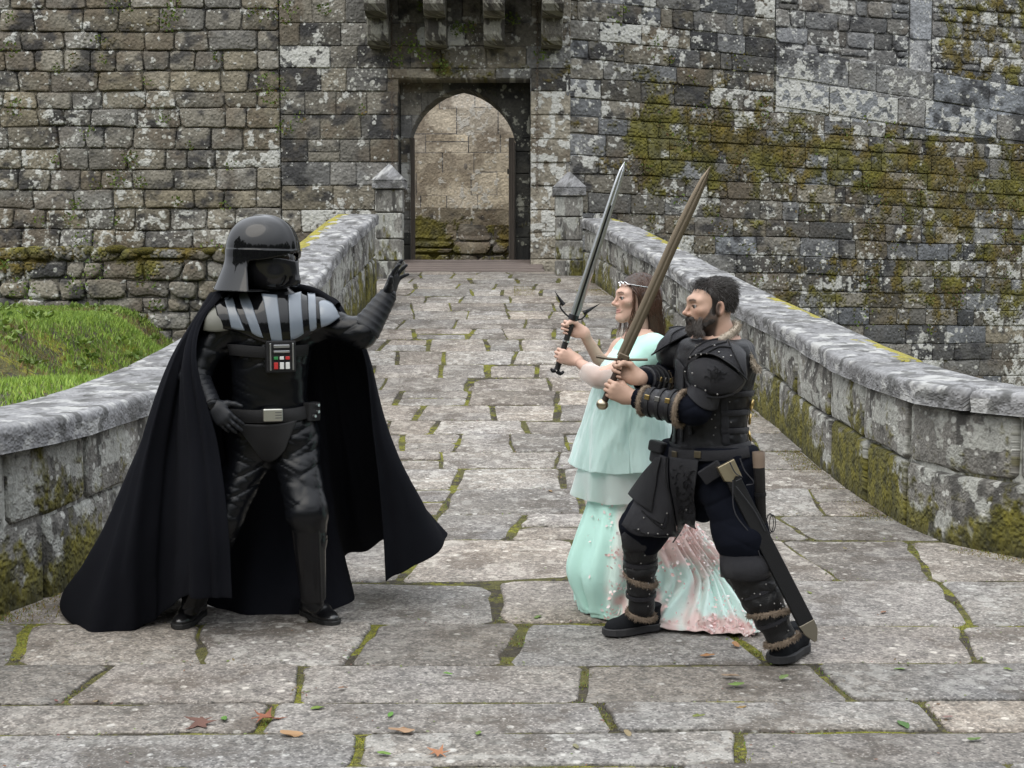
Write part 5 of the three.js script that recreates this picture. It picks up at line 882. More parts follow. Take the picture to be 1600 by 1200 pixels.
  { const c = hit(hips, 426, 648), M = basisFU(c.n.clone().setY(0), UP, c.p.clone().addScaledVector(c.n, 0.024)); const b = mesh('buckle', box(M, 0.088, 0.058, 0.016, 0.007), metal(0.5, 0.5, 0.46, 0.42), P); for (let i = 0; i < 3; i++) mesh('groove', box(M.clone().multiply(new THREE.Matrix4().makeTranslation(0.024, -0.012 + i * 0.012, 0.0085)), 0.028, 0.004, 0.002, 0.0005), std(0.1, 0.1, 0.1, 0.5), b); }
  { const c = hit(hips, 482, 645), M = basisFU(V(0.8, 0, 0.6), UP, c.p.clone().addScaledVector(c.n, 0.02)), b = mesh('belt_box', box(M, 0.07, 0.085, 0.045, 0.006), mMatte, P); for (const [x, y] of [[0.01, 0.03], [0.01, 0.0], [-0.012, -0.018]]) { const g = new THREE.CylinderGeometry(0.007, 0.007, 0.018, 10); g.rotateX(Math.PI / 2); g.translate(x, y, 0.028); g.applyMatrix4(M); mesh('knob', g, metal(0.6, 0.6, 0.62, 0.3), b); } }
  mesh('front_guard', drape(hips, [[368, 660], [395, 662], [430, 662], [462, 657]], [[398, 700], [410, 716], [432, 718], [446, 704]], 10, 8, 0.016, 0.008), mMatte, P);
  // shin guards, shoes
  for (const [k, a, tx, ang] of [[j.lk, j.la, 0, 0.72], [j.rk, j.ra, 0, -0.35]]) {
    const s = k.clone().lerp(a, 0.16), e = k.clone().lerp(a, 0.97), f0 = bone(s, e, 0.078, 0.058), fw = V(Math.sin(ang), 0, Math.cos(ang)), n = e.clone().sub(s).normalize(), len = e.distanceTo(s);
    const f = (x, y, z) => { const t = ((x - s.x) * n.x + (y - s.y) * n.y + (z - s.z) * n.z); const q = ((x - s.x - n.x * t) * fw.z - (z - s.z - n.z * t) * fw.x) / 0.01, d = f0(x, y, z) - 0.006 * Math.exp(-q * q); return smax(smax(d, -t - 0.02, 0.01), t - len, 0.01); };
    const [l2, h2] = boxOf([s, e], 0.1); mesh('shin_guard', sdfMesh(f, l2, h2, 0.006), new THREE.MeshPhysicalMaterial({ color: new THREE.Color().setRGB(0.006, 0.006, 0.007), roughness: 0.24, specularIntensity: 0.5 }), P);
  }
  const mShoe = new THREE.MeshPhysicalMaterial({ color: new THREE.Color().setRGB(0.01, 0.01, 0.011), roughness: 0.28, clearcoat: 0.6, clearcoatRoughness: 0.2, bumpMap: leatherT.bump, bumpScale: 0.001 }), mSole = std(0.012, 0.012, 0.012, 0.6);
  const g0 = (px, py) => { const p = at(px, py, 6); const d = 1.65 / ((1.65 - p.y) / 6); return at(px, py, d).setY(0.004); };
  const fa = g0(492, 966), fb = g0(540, 986), ga = g0(302, 968), gb = g0(266, 994);
  shoe(basisFU(fb.clone().sub(fa).setY(0), UP, fa), P, mShoe, mSole, { len: 0.28, toe: 0.032, top: 0.13, thick: 0.018 });
  shoe(basisFU(gb.clone().sub(ga).setY(0), UP, ga), P, mShoe, mSole, { len: 0.28, toe: 0.032, top: 0.13, thick: 0.018 });
  // cape
  const C = [
    [[350, 460, 6.02], [318, 500, 5.97], [306, 560, 5.88], [336, 700, 5.88], [352, 830, 5.86], [358, 932, 5.88]],
    [[345, 458, 6.03], [310, 502, 5.96], [298, 560, 5.87], [318, 700, 5.83], [328, 830, 5.8], [330, 936, 5.83]],
    [[340, 457, 6.04], [304, 504, 5.98], [286, 560, 5.9], [290, 700, 5.86], [292, 840, 5.84], [294, 930, 5.88]],
    [[336, 457, 6.06], [292, 545, 5.99], [262, 700, 6.02], [250, 850, 6.04], [246, 962, 6.12]],
    [[331, 457, 6.08], [276, 550, 5.98], [228, 710, 5.95], [206, 860, 5.95], [206, 986, 6.03]],
    [[329, 458, 6.1], [270, 560, 6.05], [220, 710, 6.04], [178, 850, 6.02], [132, 990, 6.05]],
    [[327, 460, 6.14], [266, 565, 6.15], [216, 700, 6.15], [158, 830, 6.22], [97, 932, 6.45]],
    [[336, 456, 6.2], [290, 560, 6.33], [262, 720, 6.45], [225, 850, 6.6], [190, 895, 6.9]],
    [[372, 450, 6.24], [370, 550, 6.42], [370, 720, 6.5], [362, 850, 6.52], [350, 954, 6.36]],
    [[430, 450, 6.26], [440, 550, 6.45], [448, 720, 6.55], [448, 850, 6.5], [436, 968, 6.27]],
    [[472, 453, 6.25], [492, 545, 6.4], [508, 720, 6.5], [520, 850, 6.5], [540, 944, 6.42]],
    [[492, 456, 6.25], [508, 540, 6.42], [528, 700, 6.6], [534, 800, 6.8], [540, 868, 7.02]],
    [[506, 460, 6.24], [524, 540, 6.42], [554, 700, 6.6], [575, 790, 6.78], [596, 848, 7.0]],
    [[522, 466, 6.22], [552, 540, 6.35], [604, 690, 6.55], [662, 790, 6.7], [701, 833, 6.75]],
    [[531, 475, 6.15], [572, 545, 6.22], [603, 690, 6.3], [640, 800, 6.4], [652, 882, 6.45]],
    [[529, 482, 6.1], [567, 550, 6.15], [585, 690, 6.25], [597, 810, 6.35], [603, 908, 6.4]]].map((c) => c.map((p) => at(...p)));
  const g = sheet(C, 220, 80, { thick: 0.005, uvs: 10, wave: (u, v) => v * (0.016 * Math.sin(u * 62 + 1.2 * v) + 0.01 * Math.sin(u * 117 + 2) + 0.045 * (fbm(u * 16, v * 2.5, 2011, 3) - 0.5) + 0.008 * (fbm(u * 50, v * 16, 2013, 3) - 0.5)) * sstep(0.02, 0.3, v) });
  mesh('cape', g, new THREE.MeshPhysicalMaterial({ color: new THREE.Color().setRGB(0.0085, 0.009, 0.012), roughness: 0.95, specularIntensity: 0.12, bumpMap: rep(clothT.bump, 3), bumpScale: 0.001, side: THREE.DoubleSide }), P);
  mesh('cape_collar', tube([at(352, 462, 6.0), at(385, 450, 6.2), at(440, 447, 6.22), at(490, 455, 6.18), at(528, 478, 6.08)], 0.02, 0.018, 8, 24), cloth(0.009, 0.0095, 0.012, 6), P);
}
// ---------- bearded man in black leather armour ----------
seed(3001);
const skinFn = (base, o) => (x, y, z, out) => {
  const n = vn3(x * 60, y * 60, z * 60, 51), m = 0.93 + 0.14 * n; out[0] = base[0] * m; out[1] = base[1] * m; out[2] = base[2] * m;
  const ax = Math.abs(x), mx = (r, g, b, t) => mix3(out, r, g, b, clamp(t, 0, 1));
  mx(base[0] * 1.0, base[1] * 0.78, base[2] * 0.74, 0.4 * Math.exp(-(((ax - 0.045) / 0.022) ** 2 + ((y + 0.025) / 0.025) ** 2)) * (z > 0.03 ? 1 : 0) + 0.5 * Math.exp(-((x / 0.016) ** 2 + ((y + 0.03) / 0.016) ** 2)) * (z > 0.09 ? 1 : 0) + (ax > 0.074 ? 0.4 : 0));
  if (z > 0.07) { mx(...o.lip, 0.75 * sstep(0.028, 0.02, ax) * sstep(0.0115, 0.0075, Math.abs(y + 0.0665 - 0.22 * ax))); mx(...o.hair, 0.8 * sstep(o.bw ?? 0.0058, 0.0025, Math.abs(y - 0.029 + 0.25 * Math.abs(ax - 0.03))) * sstep(0.05, 0.042, ax) * sstep(0.01, 0.016, ax)); }
  if (z > 0.05 && o.lid) mx(...o.lid, 0.7 * sstep(0.008, 0.004, Math.abs(y - 0.003)) * sstep(0.05, 0.044, ax) * sstep(0.012, 0.018, ax));
  if (o.beard) { const jaw = sstep(-0.044, -0.06, y - 0.075 * sstep(0.055, 0.0, z) + 0.006 * (vn3(x * 200, y * 200, z * 200, 55) - 0.5)); mx(...o.beard, 0.9 * jaw * sstep(-0.022, -0.006, z) * sstep(-0.135, -0.12, y)); mx(...o.beard, 0.85 * sstep(0.032, 0.024, ax) * sstep(0.008, 0.005, Math.abs(y + 0.05)) * (z > 0.07 ? 1 : 0)); }
};
const wristOf = (e, w, r) => bone(w.clone().lerp(e, 0.35), w, r * 1.12, r * 0.9);
const ground6 = (px, py) => { const p = at(px, py, 6); return at(px, py, 1.65 * 6 / (1.65 - p.y)).setY(0.004); };
{
  const P = thing('person', 'bearded man in black leather armour lunging with a raised curved sword', 'person');
  const F = V(-0.88, 0, 0.475).normalize(), Lv = V(0.475, 0, 0.88).normalize(), HAIR = [0.022, 0.019, 0.018];
  const mLea = leather(0.009, 0.009, 0.011, 0.34, 5, 0.002), mLea2 = leather(0.02, 0.02, 0.024, 0.27, 4, 0.0022), mNavy = cloth(0.005, 0.006, 0.0105, 7), mStud = metal(0.35, 0.34, 0.33, 0.35), mFur = std(0.2, 0.155, 0.115, 1), mFurW = std(0.36, 0.31, 0.25, 1), mBrass = metal(0.55, 0.4, 0.17, 0.3);
  const j = { neck: at(1128, 530, 5.74), chest: at(1117, 560, 5.75), waist: at(1108, 668, 5.75), pel: at(1110, 712, 5.76), ls: at(1134, 562, 5.61), le: at(1086, 642, 5.53), lw: at(983, 619, 5.62), rs: at(1066, 548, 5.94), re: at(1035, 598, 5.95), rw: at(990, 583, 5.78), rh: at(1078, 722, 5.85), rk: at(1004, 838, 5.87), ra: at(1002, 962, 5.95), lh: at(1128, 722, 5.66), lk: at(1164, 872, 5.53), la: at(1222, 1006, 5.52) };
  const hM = basisFU(V(-0.955, 0.05, 0.28), V(0.05, 1, 0), at(1108, 480, 5.72)), S = 1.0, Hd = (x, y, z) => V(x * S, y * S, z * S).applyMatrix4(hM);
  const neckF = bone(Hd(0, -0.05, -0.03), at(1132, 545, 5.74), 0.06, 0.072);
  // body: one continuous skin surface from head to hands and feet
  const A = V(33, 70, 0).normalize(), axis = at(975, 556, 5.7).sub(at(942, 630, 5.7)).normalize();
  const G1 = at(970, 579, 5.7), G2 = at(957, 609, 5.7), skin = [0.45, 0.295, 0.225];
  const m1 = gripFrame(G1, axis, V(-0.93, 0.05, -0.3), 1, 0.98), m2 = gripFrame(G2, axis, V(-0.96, 0.1, 0.25), -1, 0.98);
  j.rw.setFromMatrixPosition(m1); j.lw.setFromMatrixPosition(m2);
  const bodyF = blend([bone(j.chest, j.waist, 0.15, 0.14, [F, 0.72]), bone(j.waist, j.pel, 0.14, 0.15, [F, 0.8]), neckF, bone(j.ls, j.le, 0.052, 0.042), bone(j.le, j.lw, 0.042, 0.027), bone(j.rs, j.re, 0.052, 0.042), bone(j.re, j.rw, 0.042, 0.027), bone(j.ls, j.rs, 0.06, 0.06), bone(j.lh, j.lk, 0.08, 0.055), bone(j.lk, j.lk.clone().lerp(j.la, 0.8), 0.052, 0.04), bone(j.rh, j.rk, 0.08, 0.055), bone(j.rk, j.rk.clone().lerp(j.ra, 0.8), 0.052, 0.04)], 0.04);
  const tone = (x, y, z, o) => { const n = 0.94 + 0.12 * vn3(x * 70, y * 70, z * 70, 53); o[0] = skin[0] * n; o[1] = skin[1] * n; o[2] = skin[2] * n; };
  const [lo, hi] = boxOf(Object.values(j), 0.14); hi.y = j.neck.y + 0.02;
  mesh('body', [sdfMesh(bodyF, lo, hi, 0.012, tone), headMesh(hM, S, { brow: 1.0, nose: 0.85, jaw: 1.02 }, skinFn(skin, { lip: [0.3, 0.13, 0.11], hair: HAIR, beard: [0.045, 0.036, 0.032], lid: [0.18, 0.1, 0.08] }), neckF), handMesh(m1, 1, GRIP, 0.98, 1.04, tone, 0.003, wristOf(j.re, j.rw, 0.031)), handMesh(m2, -1, GRIP, 0.98, 1.04, tone, 0.003, wristOf(j.le, j.lw, 0.031))], skinM, P);
  eyes(hM, S, P, std(0.03, 0.018, 0.01, 0.2));
  // hair: cap and short strands; beard
  const cap = ell(V(0, 0.04, -0.022), 0.0815, 0.087, 0.1), hi4 = hM.clone().invert().elements, toL = (X, Y, Z) => [(hi4[0] * X + hi4[4] * Y + hi4[8] * Z + hi4[12]) / S, (hi4[1] * X + hi4[5] * Y + hi4[9] * Z + hi4[13]) / S, (hi4[2] * X + hi4[6] * Y + hi4[10] * Z + hi4[14]) / S];
  const keep = (x, y, z) => 0.8 * z - 0.9 * (y - 0.072) - 0.048 - 0.008 * Math.cos(x * 60);
  const burn = [-1, 1].map((k) => bone(V(k * 0.068, 0.04, 0.008), V(k * 0.062, -0.04, 0.006), 0.013, 0.009)), capF = (X, Y, Z) => { const [x, y, z] = toL(X, Y, Z); return smin(Math.min(burn[0](x, y, z), burn[1](x, y, z)), smax(cap(x, y, z) + 0.004 * (vn3(x * 70, y * 25, z * 45, 57) - 0.6), keep(x, y, z) * 0.8, 0.008), 0.012) * S; };
  const mHair = new THREE.MeshPhysicalMaterial({ color: new THREE.Color().setRGB(...HAIR), roughness: 0.8, specularIntensity: 0.3 }), corners = [V(-0.1, -0.1, -0.14), V(0.1, -0.1, -0.14), V(-0.1, 0.15, -0.14), V(0.1, 0.15, -0.14), V(-0.1, -0.1, 0.11), V(0.1, -0.1, 0.11), V(-0.1, 0.15, 0.11), V(0.1, 0.15, 0.11)].map((p) => p.multiplyScalar(S).applyMatrix4(hM)), [cl, ch] = boxOf(corners, 0);
  const hairM = mesh('hair', sdfMesh(capF, cl, ch, 0.004), mHair, P), hs = [];
  for (let i = 0; i < 2600; i++) { const a = RR(0, 6.283), b = Math.asin(RR(-0.6, 1)), d = V(Math.cos(b) * Math.sin(a), Math.sin(b), Math.cos(b) * Math.cos(a)), r = V(d.x * 0.0825, 0.04 + d.y * 0.088, -0.022 + d.z * 0.101); if (keep(r.x, r.y, r.z) > 0.002) continue; const top = sstep(0.05, 0.1, r.y), fl = V(RR(-0.3, 0.3), lerp(-0.9, -0.1, top) + RR(-0.2, 0.2), lerp(-0.5, r.z > 0.02 ? 0.5 : -0.8, top) + RR(-0.2, 0.2)), L = lerp(0.014, 0.04, top) * RR(0.6, 1.2), up = lerp(0.16, 0.28, top); hs.push([r, r.clone().addScaledVector(d, L * up * 0.7).addScaledVector(fl, L * 0.4), r.clone().addScaledVector(d, L * up * 0.7).addScaledVector(fl, L)].map((p) => p.multiplyScalar(S).applyMatrix4(hM))); }
  mesh('strand', hairStrands(hs, 0.0012, 0.0003, 3, 3), [0.03].map(() => new THREE.MeshPhysicalMaterial({ color: new THREE.Color().setRGB(0.06, 0.055, 0.053), roughness: 0.4 }))[0], hairM).userData.kind = 'stuff';
  const bs = []; for (let i = 0; i < 1500; i++) { const x = RR(-0.062, 0.062), y = RR(-0.118, -0.04); const ax = Math.abs(x); let z = 0.092 - 9 * ax * ax - (y < -0.09 ? (-0.09 - y) * 0.9 : 0) - (y > -0.06 ? 0 : 0) - RR(0, 0.006); if (y > -0.056 && ax < 0.035 && y < -0.058) continue; if (Math.abs(y + 0.0665) < 0.01 && ax < 0.024) continue; if (y > -0.056 && ax < 0.03 && y > -0.046) continue; if (y > -0.056 && ax > 0.03 && z > 0.068 ) continue; const r = V(x, y, z), d = V(x * 6, -0.75, 0.5 - ax * 4).normalize(), L = RR(0.008, 0.017) * (y < -0.085 ? 1.15 : 1); bs.push([r, r.clone().addScaledVector(d, L * 0.5), r.clone().addScaledVector(d, L).add(V(0, -0.003, 0))].map((p) => p.multiplyScalar(S).applyMatrix4(hM))); }
  for (let i = 0; i < 1100; i++) { const k = rnd() < 0.5 ? -1 : 1, t = rnd(), q = V(k * lerp(0.069, 0.024, t), lerp(0.0, -0.1, t * 0.85 + 0.15 * rnd()) + RR(-0.012, 0.022) * (1 - t * 0.5), lerp(0.006, 0.074, t) + RR(-0.012, 0.01)), d = V(k * 0.35, -0.75, 0.25).normalize(), L = RR(0.007, 0.015); q.x += k * 0.004 * Math.sin(t * 3.1); bs.push([q, q.clone().addScaledVector(d, L * 0.5), q.clone().addScaledVector(d, L).add(V(-k * 0.001, -0.002, 0))].map((p) => p.multiplyScalar(S).applyMatrix4(hM))); }
  const beardF = blend([bone(V(-0.057, -0.05, 0.008), V(-0.022, -0.098, 0.062), 0.017, 0.019), bone(V(0.057, -0.05, 0.008), V(0.022, -0.098, 0.062), 0.017, 0.019), bone(V(-0.016, -0.1, 0.066), V(0.016, -0.1, 0.066), 0.018, 0.018), bone(V(-0.02, -0.052, 0.089), V(0.02, -0.052, 0.089), 0.0055, 0.0055), bone(V(-0.024, -0.055, 0.084), V(-0.03, -0.085, 0.07), 0.008, 0.012), bone(V(0.024, -0.055, 0.084), V(0.03, -0.085, 0.07), 0.008, 0.012)], 0.016);
  const beard = mesh('beard', sdfMesh((X, Y, Z) => { const [x, y, z] = toL(X, Y, Z); return (beardF(x, y, z) + 0.006 * (vn3(x * 120, y * 60, z * 120, 59) - 0.5)) * S; }, cl, ch, 0.0035), std(0.03, 0.025, 0.023, 0.8), P);
  mesh('strand', hairStrands(bs, 0.0011, 0.0003, 3, 2), std(0.06, 0.05, 0.045, 0.6), beard).userData.kind = 'stuff';
  // sleeves
  for (const [s, e, w] of [[j.ls, j.le, j.lw], [j.rs, j.re, j.rw]]) {
    const f0 = blend([bone(s, e, 0.074, 0.059), bone(e, e.clone().lerp(w, 0.93), 0.058, 0.043)], 0.03), n = w.clone().sub(e).normalize(), end = e.distanceTo(w) * 0.93;
    const f = (x, y, z) => smax(f0(x, y, z) + 0.8 * crease(x * 1.4, y * 1.4, z * 1.4, 61), (x - e.x) * n.x + (y - e.y) * n.y + (z - e.z) * n.z - end, 0.006), [l, h] = boxOf([s, e, w], 0.1); mesh('sleeve', sdfMesh(f, l, h, 0.007), mNavy, P);
    const b0 = e.clone().lerp(w, 0.2), b1 = e.clone().lerp(w, 0.78), bf0 = bone(b0, b1, 0.07, 0.056), bl = b0.distanceTo(b1), bf = (x, y, z) => { const t = (x - b0.x) * n.x + (y - b0.y) * n.y + (z - b0.z) * n.z; return smax(smax(bf0(x, y, z), -t, 0.006), t - bl, 0.006); }, [l2, h2] = boxOf([b0, b1], 0.09);
    const br = mesh('bracer', sdfMesh(bf, l2, h2, 0.006), mLea2, P), near = s === j.ls;
    for (const [c, r] of near ? [[b0, 0.072], [b1, 0.056]] : [[b0, 0.06]]) { const fm = frame(c, n, V(0, 0, 1)), pts = []; for (let i = 0; i < 20; i++) { const a = i / 20 * 6.2832; pts.push(V(Math.sin(a) * r, 0, Math.cos(a) * r).applyMatrix4(fm)); } const cv = new THREE.CatmullRomCurve3(pts, true), g = new THREE.TubeGeometry(cv, 40, 0.01, 7, true); mesh('fur_cuff', [g, ...furAlong(cv, 700, 0.009, 0.01, 0.004, 3100 + r * 1000)], mFur, br); }
    for (let i = 0; i < 3; i++) { const c = b0.clone().lerp(b1, 0.22 + i * 0.28), fm = frame(c, n, V(0, 0, 1)), r = lerp(0.07, 0.056, 0.22 + i * 0.28) + 0.003; mesh('strap', band(fm, r, r, 0.016, 0.006), mLea, br); const q = V(0, 0, r + 0.006).applyMatrix4(fm); const bk = V(0.35 * r, 0, r).applyMatrix4(fm); mesh('buckle', box(frame(bk, n, V(0, 0, 1)), 0.02, 0.022, 0.006, 0.002), i % 2 ? mStud : mBrass, br); }
  }
  mesh('arm_plate', drape(bone(j.ls, j.le, 0.076, 0.063), [[1074, 596], [1088, 606], [1106, 614], [1124, 616]], [[1076, 618], [1088, 632], [1102, 640], [1118, 640]], 8, 5, 0.006, 0.006), mLea2, P);
  // cuirass
  const cuF = (x, y, z) => smin(bone1(x, y, z), flare(x, y, z), 0.03), bone1 = blend([bone(at(1119, 570, 5.75), at(1109, 664, 5.75), 0.2, 0.172, [F, 0.8]), bone(at(1092, 560, 5.86), at(1126, 560, 5.64), 0.1, 0.1)], 0.06), flare = bone(at(1109, 664, 5.75), at(1110, 706, 5.76), 0.166, 0.203, [F, 0.84]), yTop = at(1118, 536, 5.75).y, yHem = at(1110, 699, 5.7).y;
  const cu = (x, y, z) => { const hem = yHem + 0.018 * ((x - j.pel.x) * 1.2); return smax(smax(cuF(x, y, z) + 0.0035 * sstep(0.35, 0.65, vn3(x * 34, y * 34, z * 34, 63)), y - yTop - 0.02, 0.03), hem - y, 0.006); };
  { const [l, h] = boxOf([j.chest, j.waist, j.pel, j.ls, j.rs], 0.26); const cuM = mesh('cuirass', sdfMesh(cu, l, h, 0.0075), mLea, P);
    for (const y of [616, 645, 673]) { mesh('strap', strap(cu, [[1126, y + 1], [1150, y], [1170, y - 1], [1180, y - 2]], 0.024, 0.006, 0.004, 10), mLea2, cuM); }
    for (const [x, y] of [[1172, 632], [1171, 655], [1170, 681]]) { const q = hit(cu, x, y), t = new THREE.TorusGeometry(0.017, 0.006, 8, 14); t.scale(0.8, 1.1, 1); t.applyMatrix4(basisFU(q.n, UP, q.p.clone().addScaledVector(q.n, 0.008))); mesh('buckle', t, mBrass, cuM); }
    mesh('hem_band', strap(cu, [[1046, 694], [1065, 701], [1100, 703], [1140, 702], [1174, 694]], 0.03, 0.005, 0.004, 24), mLea2, cuM);
    for (const [a, b] of [[[1050, 650], [1046, 690]], [[1058, 650], [1055, 692]], [[1067, 648], [1066, 690]], [[1078, 648], [1080, 680]]]) mesh('strip', strap(cu, [a, [(a[0] + b[0]) / 2, (a[1] + b[1]) / 2], b], 0.016, 0.006, 0.003, 8), mLea2, cuM);
    mesh('side_panel', drape(cu, [[1124, 610], [1130, 610], [1136, 611]], [[1128, 694], [1134, 695], [1140, 695]], 3, 8, 0.003, 0.006), mLea2, cuM);
    mesh('chest_panel', drape(cu, [[1058, 560], [1064, 566], [1070, 574]], [[1054, 636], [1060, 640], [1068, 642]], 3, 8, 0.004, 0.007), mLea2, cuM);
    const st = []; for (const [x, y] of [[1113, 625], [1115, 640], [1112, 655], [1118, 668], [1115, 680], [1076, 640], [1074, 655], [1140, 628], [1142, 660], [1120, 632], [1117, 648]]) { const q = hit(cu, x, y); st.push(stud(q.p, 0.0035)); } mesh('stud', st, mStud, cuM).userData.kind = 'stuff'; }
  // pauldrons: padded shoulder, pointed upper plate over a broad lower plate
  const pN = ell(at(1124, 582, 5.56), 0.13, 0.118, 0.115, basisFU(F, V(-0.25, 1, 0.1), V(0, 0, 0))), pR = ell(at(1062, 552, 5.93), 0.115, 0.1, 0.11, basisFU(F, V(0.5, 1, 0), V(0, 0, 0)));
  { const pad = (x, y, z) => smax(pN(x, y, z) + 0.006, at(1120, 618, 5.5).y - y, 0.02), [l, h] = boxOf([at(1124, 582, 5.56)], 0.16), pa = mesh('pauldron', sdfMesh(pad, l, h, 0.006), mLea, P);
    mesh('lower_plate', drape(pN, [[1074, 577], [1085, 566], [1105, 561], [1130, 570], [1150, 583], [1160, 592]], [[1073, 584], [1084, 600], [1102, 612], [1124, 615], [1144, 610], [1158, 598]], 14, 7, 0.008, 0.007), mLea2, pa);
    mesh('upper_plate', drape(pN, [[1092, 548], [1106, 538], [1122, 532], [1138, 531], [1152, 536], [1160, 548]], [[1079, 563], [1098, 557], [1116, 558], [1132, 566], [1148, 578], [1161, 591]], 14, 7, 0.015, 0.007), mLea2, pa);
    for (const p of [[[1079, 563], [1098, 557], [1116, 558], [1132, 566], [1148, 578], [1161, 591]], [[1079, 562], [1092, 548], [1106, 538], [1122, 532]], [[1092, 558], [1112, 547], [1134, 541]], [[1136, 533], [1140, 548], [1158, 586]], [[1108, 556], [1124, 548], [1140, 549]], [[1072, 582], [1084, 600], [1102, 612], [1124, 615], [1144, 610]]]) mesh('rim', tubeOn(pN, p, 0.0042, 0.021), mLea, pa);
    const st = []; for (const [x, y] of [[1085, 562], [1093, 559], [1100, 558], [1108, 557], [1116, 545], [1124, 555], [1130, 562], [1140, 560], [1137, 536], [1118, 546], [1150, 580], [1078, 581], [1088, 583], [1106, 606], [1122, 611], [1092, 600]]) { const q = hit(pN, x, y); st.push(stud(q.p.addScaledVector(q.n, 0.02), 0.0042)); } mesh('stud', st, mStud, pa).userData.kind = 'stuff';
    const em = []; for (let i = 0; i < 26; i++) { const a = RR(0, 6.28), r = RR(3, 17), x = 1118 + Math.cos(a) * r, y = 585 + Math.sin(a) * r * 0.8, L = [0, 1, 2, 3].map((k) => [x + Math.cos(a + 1.4 + k * 0.7) * k * 2.4, y + Math.sin(a + 1.4 + k * 0.7) * k * 2.2]); em.push(tubeOn(pN, L, 0.0018, 0.0125, 5)); } mesh('embossing', em, mLea, pa).userData.kind = 'stuff'; }
  { const pad = (x, y, z) => smax(pR(x, y, z) + 0.006, at(1060, 575, 5.93).y - y, 0.02), [l, h] = boxOf([at(1062, 552, 5.93)], 0.15), pa = mesh('pauldron', sdfMesh(pad, l, h, 0.006), mLea, P);
    mesh('upper_plate', drape(pR, [[1049, 516], [1060, 512], [1072, 514], [1080, 520]], [[1024, 554], [1044, 542], [1062, 532], [1080, 522]], 10, 6, 0.012, 0.007), mLea2, pa);
    for (const p of [[[1024, 554], [1044, 542], [1062, 532], [1080, 522]], [[1047, 518], [1060, 512], [1076, 516]], [[1049, 538], [1052, 526], [1068, 517]]]) mesh('rim', tubeOn(pR, p, 0.004, 0.017), mLea, pa); }
  // fur collar and shoulder fur
  { const c = new THREE.CatmullRomCurve3([at(1092, 545, 5.62), at(1118, 535, 5.62), at(1146, 518, 5.66), at(1152, 508, 5.74), at(1142, 508, 5.83), at(1110, 530, 5.86), at(1088, 548, 5.8)]), g = new THREE.TubeGeometry(c, 40, 0.015, 8, false); mesh('fur_collar', [g, ...furAlong(c, 1500, 0.013, 0.013, 0.004, 3301)], mFurW, P);
    const c2 = new THREE.CatmullRomCurve3([at(1160, 545, 5.62), at(1170, 556, 5.6), at(1177, 568, 5.59), at(1185, 578, 5.58)]); mesh('shoulder_fur', [new THREE.TubeGeometry(c2, 20, 0.012, 7, false), ...furAlong(c2, 700, 0.01, 0.013, 0.004, 3302)], mFurW, P);
    mesh('neck_cloth', tube([at(1086, 556, 5.64), at(1090, 542, 5.66), at(1094, 530, 5.7)], 0.016, 0.012, 6, 8), cloth(0.35, 0.36, 0.38, 5), P); }
  // trousers, belt, leather panels, pouch
  const trF0 = blend([bone(at(1080, 712, 5.84), at(1136, 712, 5.66), 0.135, 0.135), bone(j.rh, at(1008, 822, 5.86), 0.13, 0.1), bone(at(1008, 822, 5.86), j.rk.clone().lerp(j.ra, 0.12), 0.098, 0.07), bone(j.lh, at(1160, 842, 5.54), 0.135, 0.108), bone(at(1160, 842, 5.54), j.lk.clone().lerp(j.la, 0.12), 0.106, 0.07), bone(at(1098, 740, 5.76), at(1096, 796, 5.75), 0.12, 0.06)], 0.07);
  const trF = (x, y, z) => { const d = trF0(x, y, z); return d > 0.05 ? d : d + 1.1 * crease(x, y * 0.8, z, 65); };
  { const [l, h] = boxOf([at(1080, 690, 5.84), at(1140, 690, 5.6), j.rk, j.lk], 0.2); mesh('trousers', sdfMesh((x, y, z) => smax(trF(x, y, z), y - at(1110, 692, 5.75).y, 0.01), l, h, 0.0085), mNavy, P); }
  const bel = bone(at(1092, 706, 5.82), at(1128, 706, 5.68), 0.158, 0.158);
  mesh('belt', strap(bel, [[1048, 706], [1065, 710], [1100, 712], [1140, 711], [1168, 706]], 0.044, 0.008, 0.008, 24), mLea2, P);
  for (const x of [1058, 1093]) { const q = hit(bel, x, 710); mesh('belt_buckle', box(basisFU(q.n, UP, q.p.addScaledVector(q.n, 0.014)), 0.034, 0.03, 0.008, 0.003), metal(0.2, 0.17, 0.12, 0.45), P); }
  { const q = at(1031, 707, 5.82); mesh('pouch', box(basisFU(V(-0.75, 0.1, 0.6), V(0.2, 1, 0), q), 0.085, 0.1, 0.05, 0.016), mLea2, P); mesh('pouch_flap', box(basisFU(V(-0.75, 0.1, 0.6), V(0.2, 1, 0), q.clone().add(V(-0.01, 0.028, 0.02))), 0.09, 0.05, 0.045, 0.012), mLea, P); }
  const panel = (f, top, bot, lift, m) => mesh('leather_panel', drape(f, top, bot, 10, 14, lift, 0.006), m, P);
  const p1 = panel(trF0, [[1040, 712], [1046, 714], [1052, 716]], [[979, 820], [1000, 834], [1049, 833]], 0.03, mLea2), p2 = panel(trF0, [[1054, 715], [1075, 717], [1097, 719]], [[1051, 848], [1070, 842], [1088, 826]], 0.026, mLea2), p3 = panel(trF0, [[1036, 716], [1040, 716], [1044, 716]], [[992, 780], [1002, 790], [1020, 800]], 0.04, mLea);
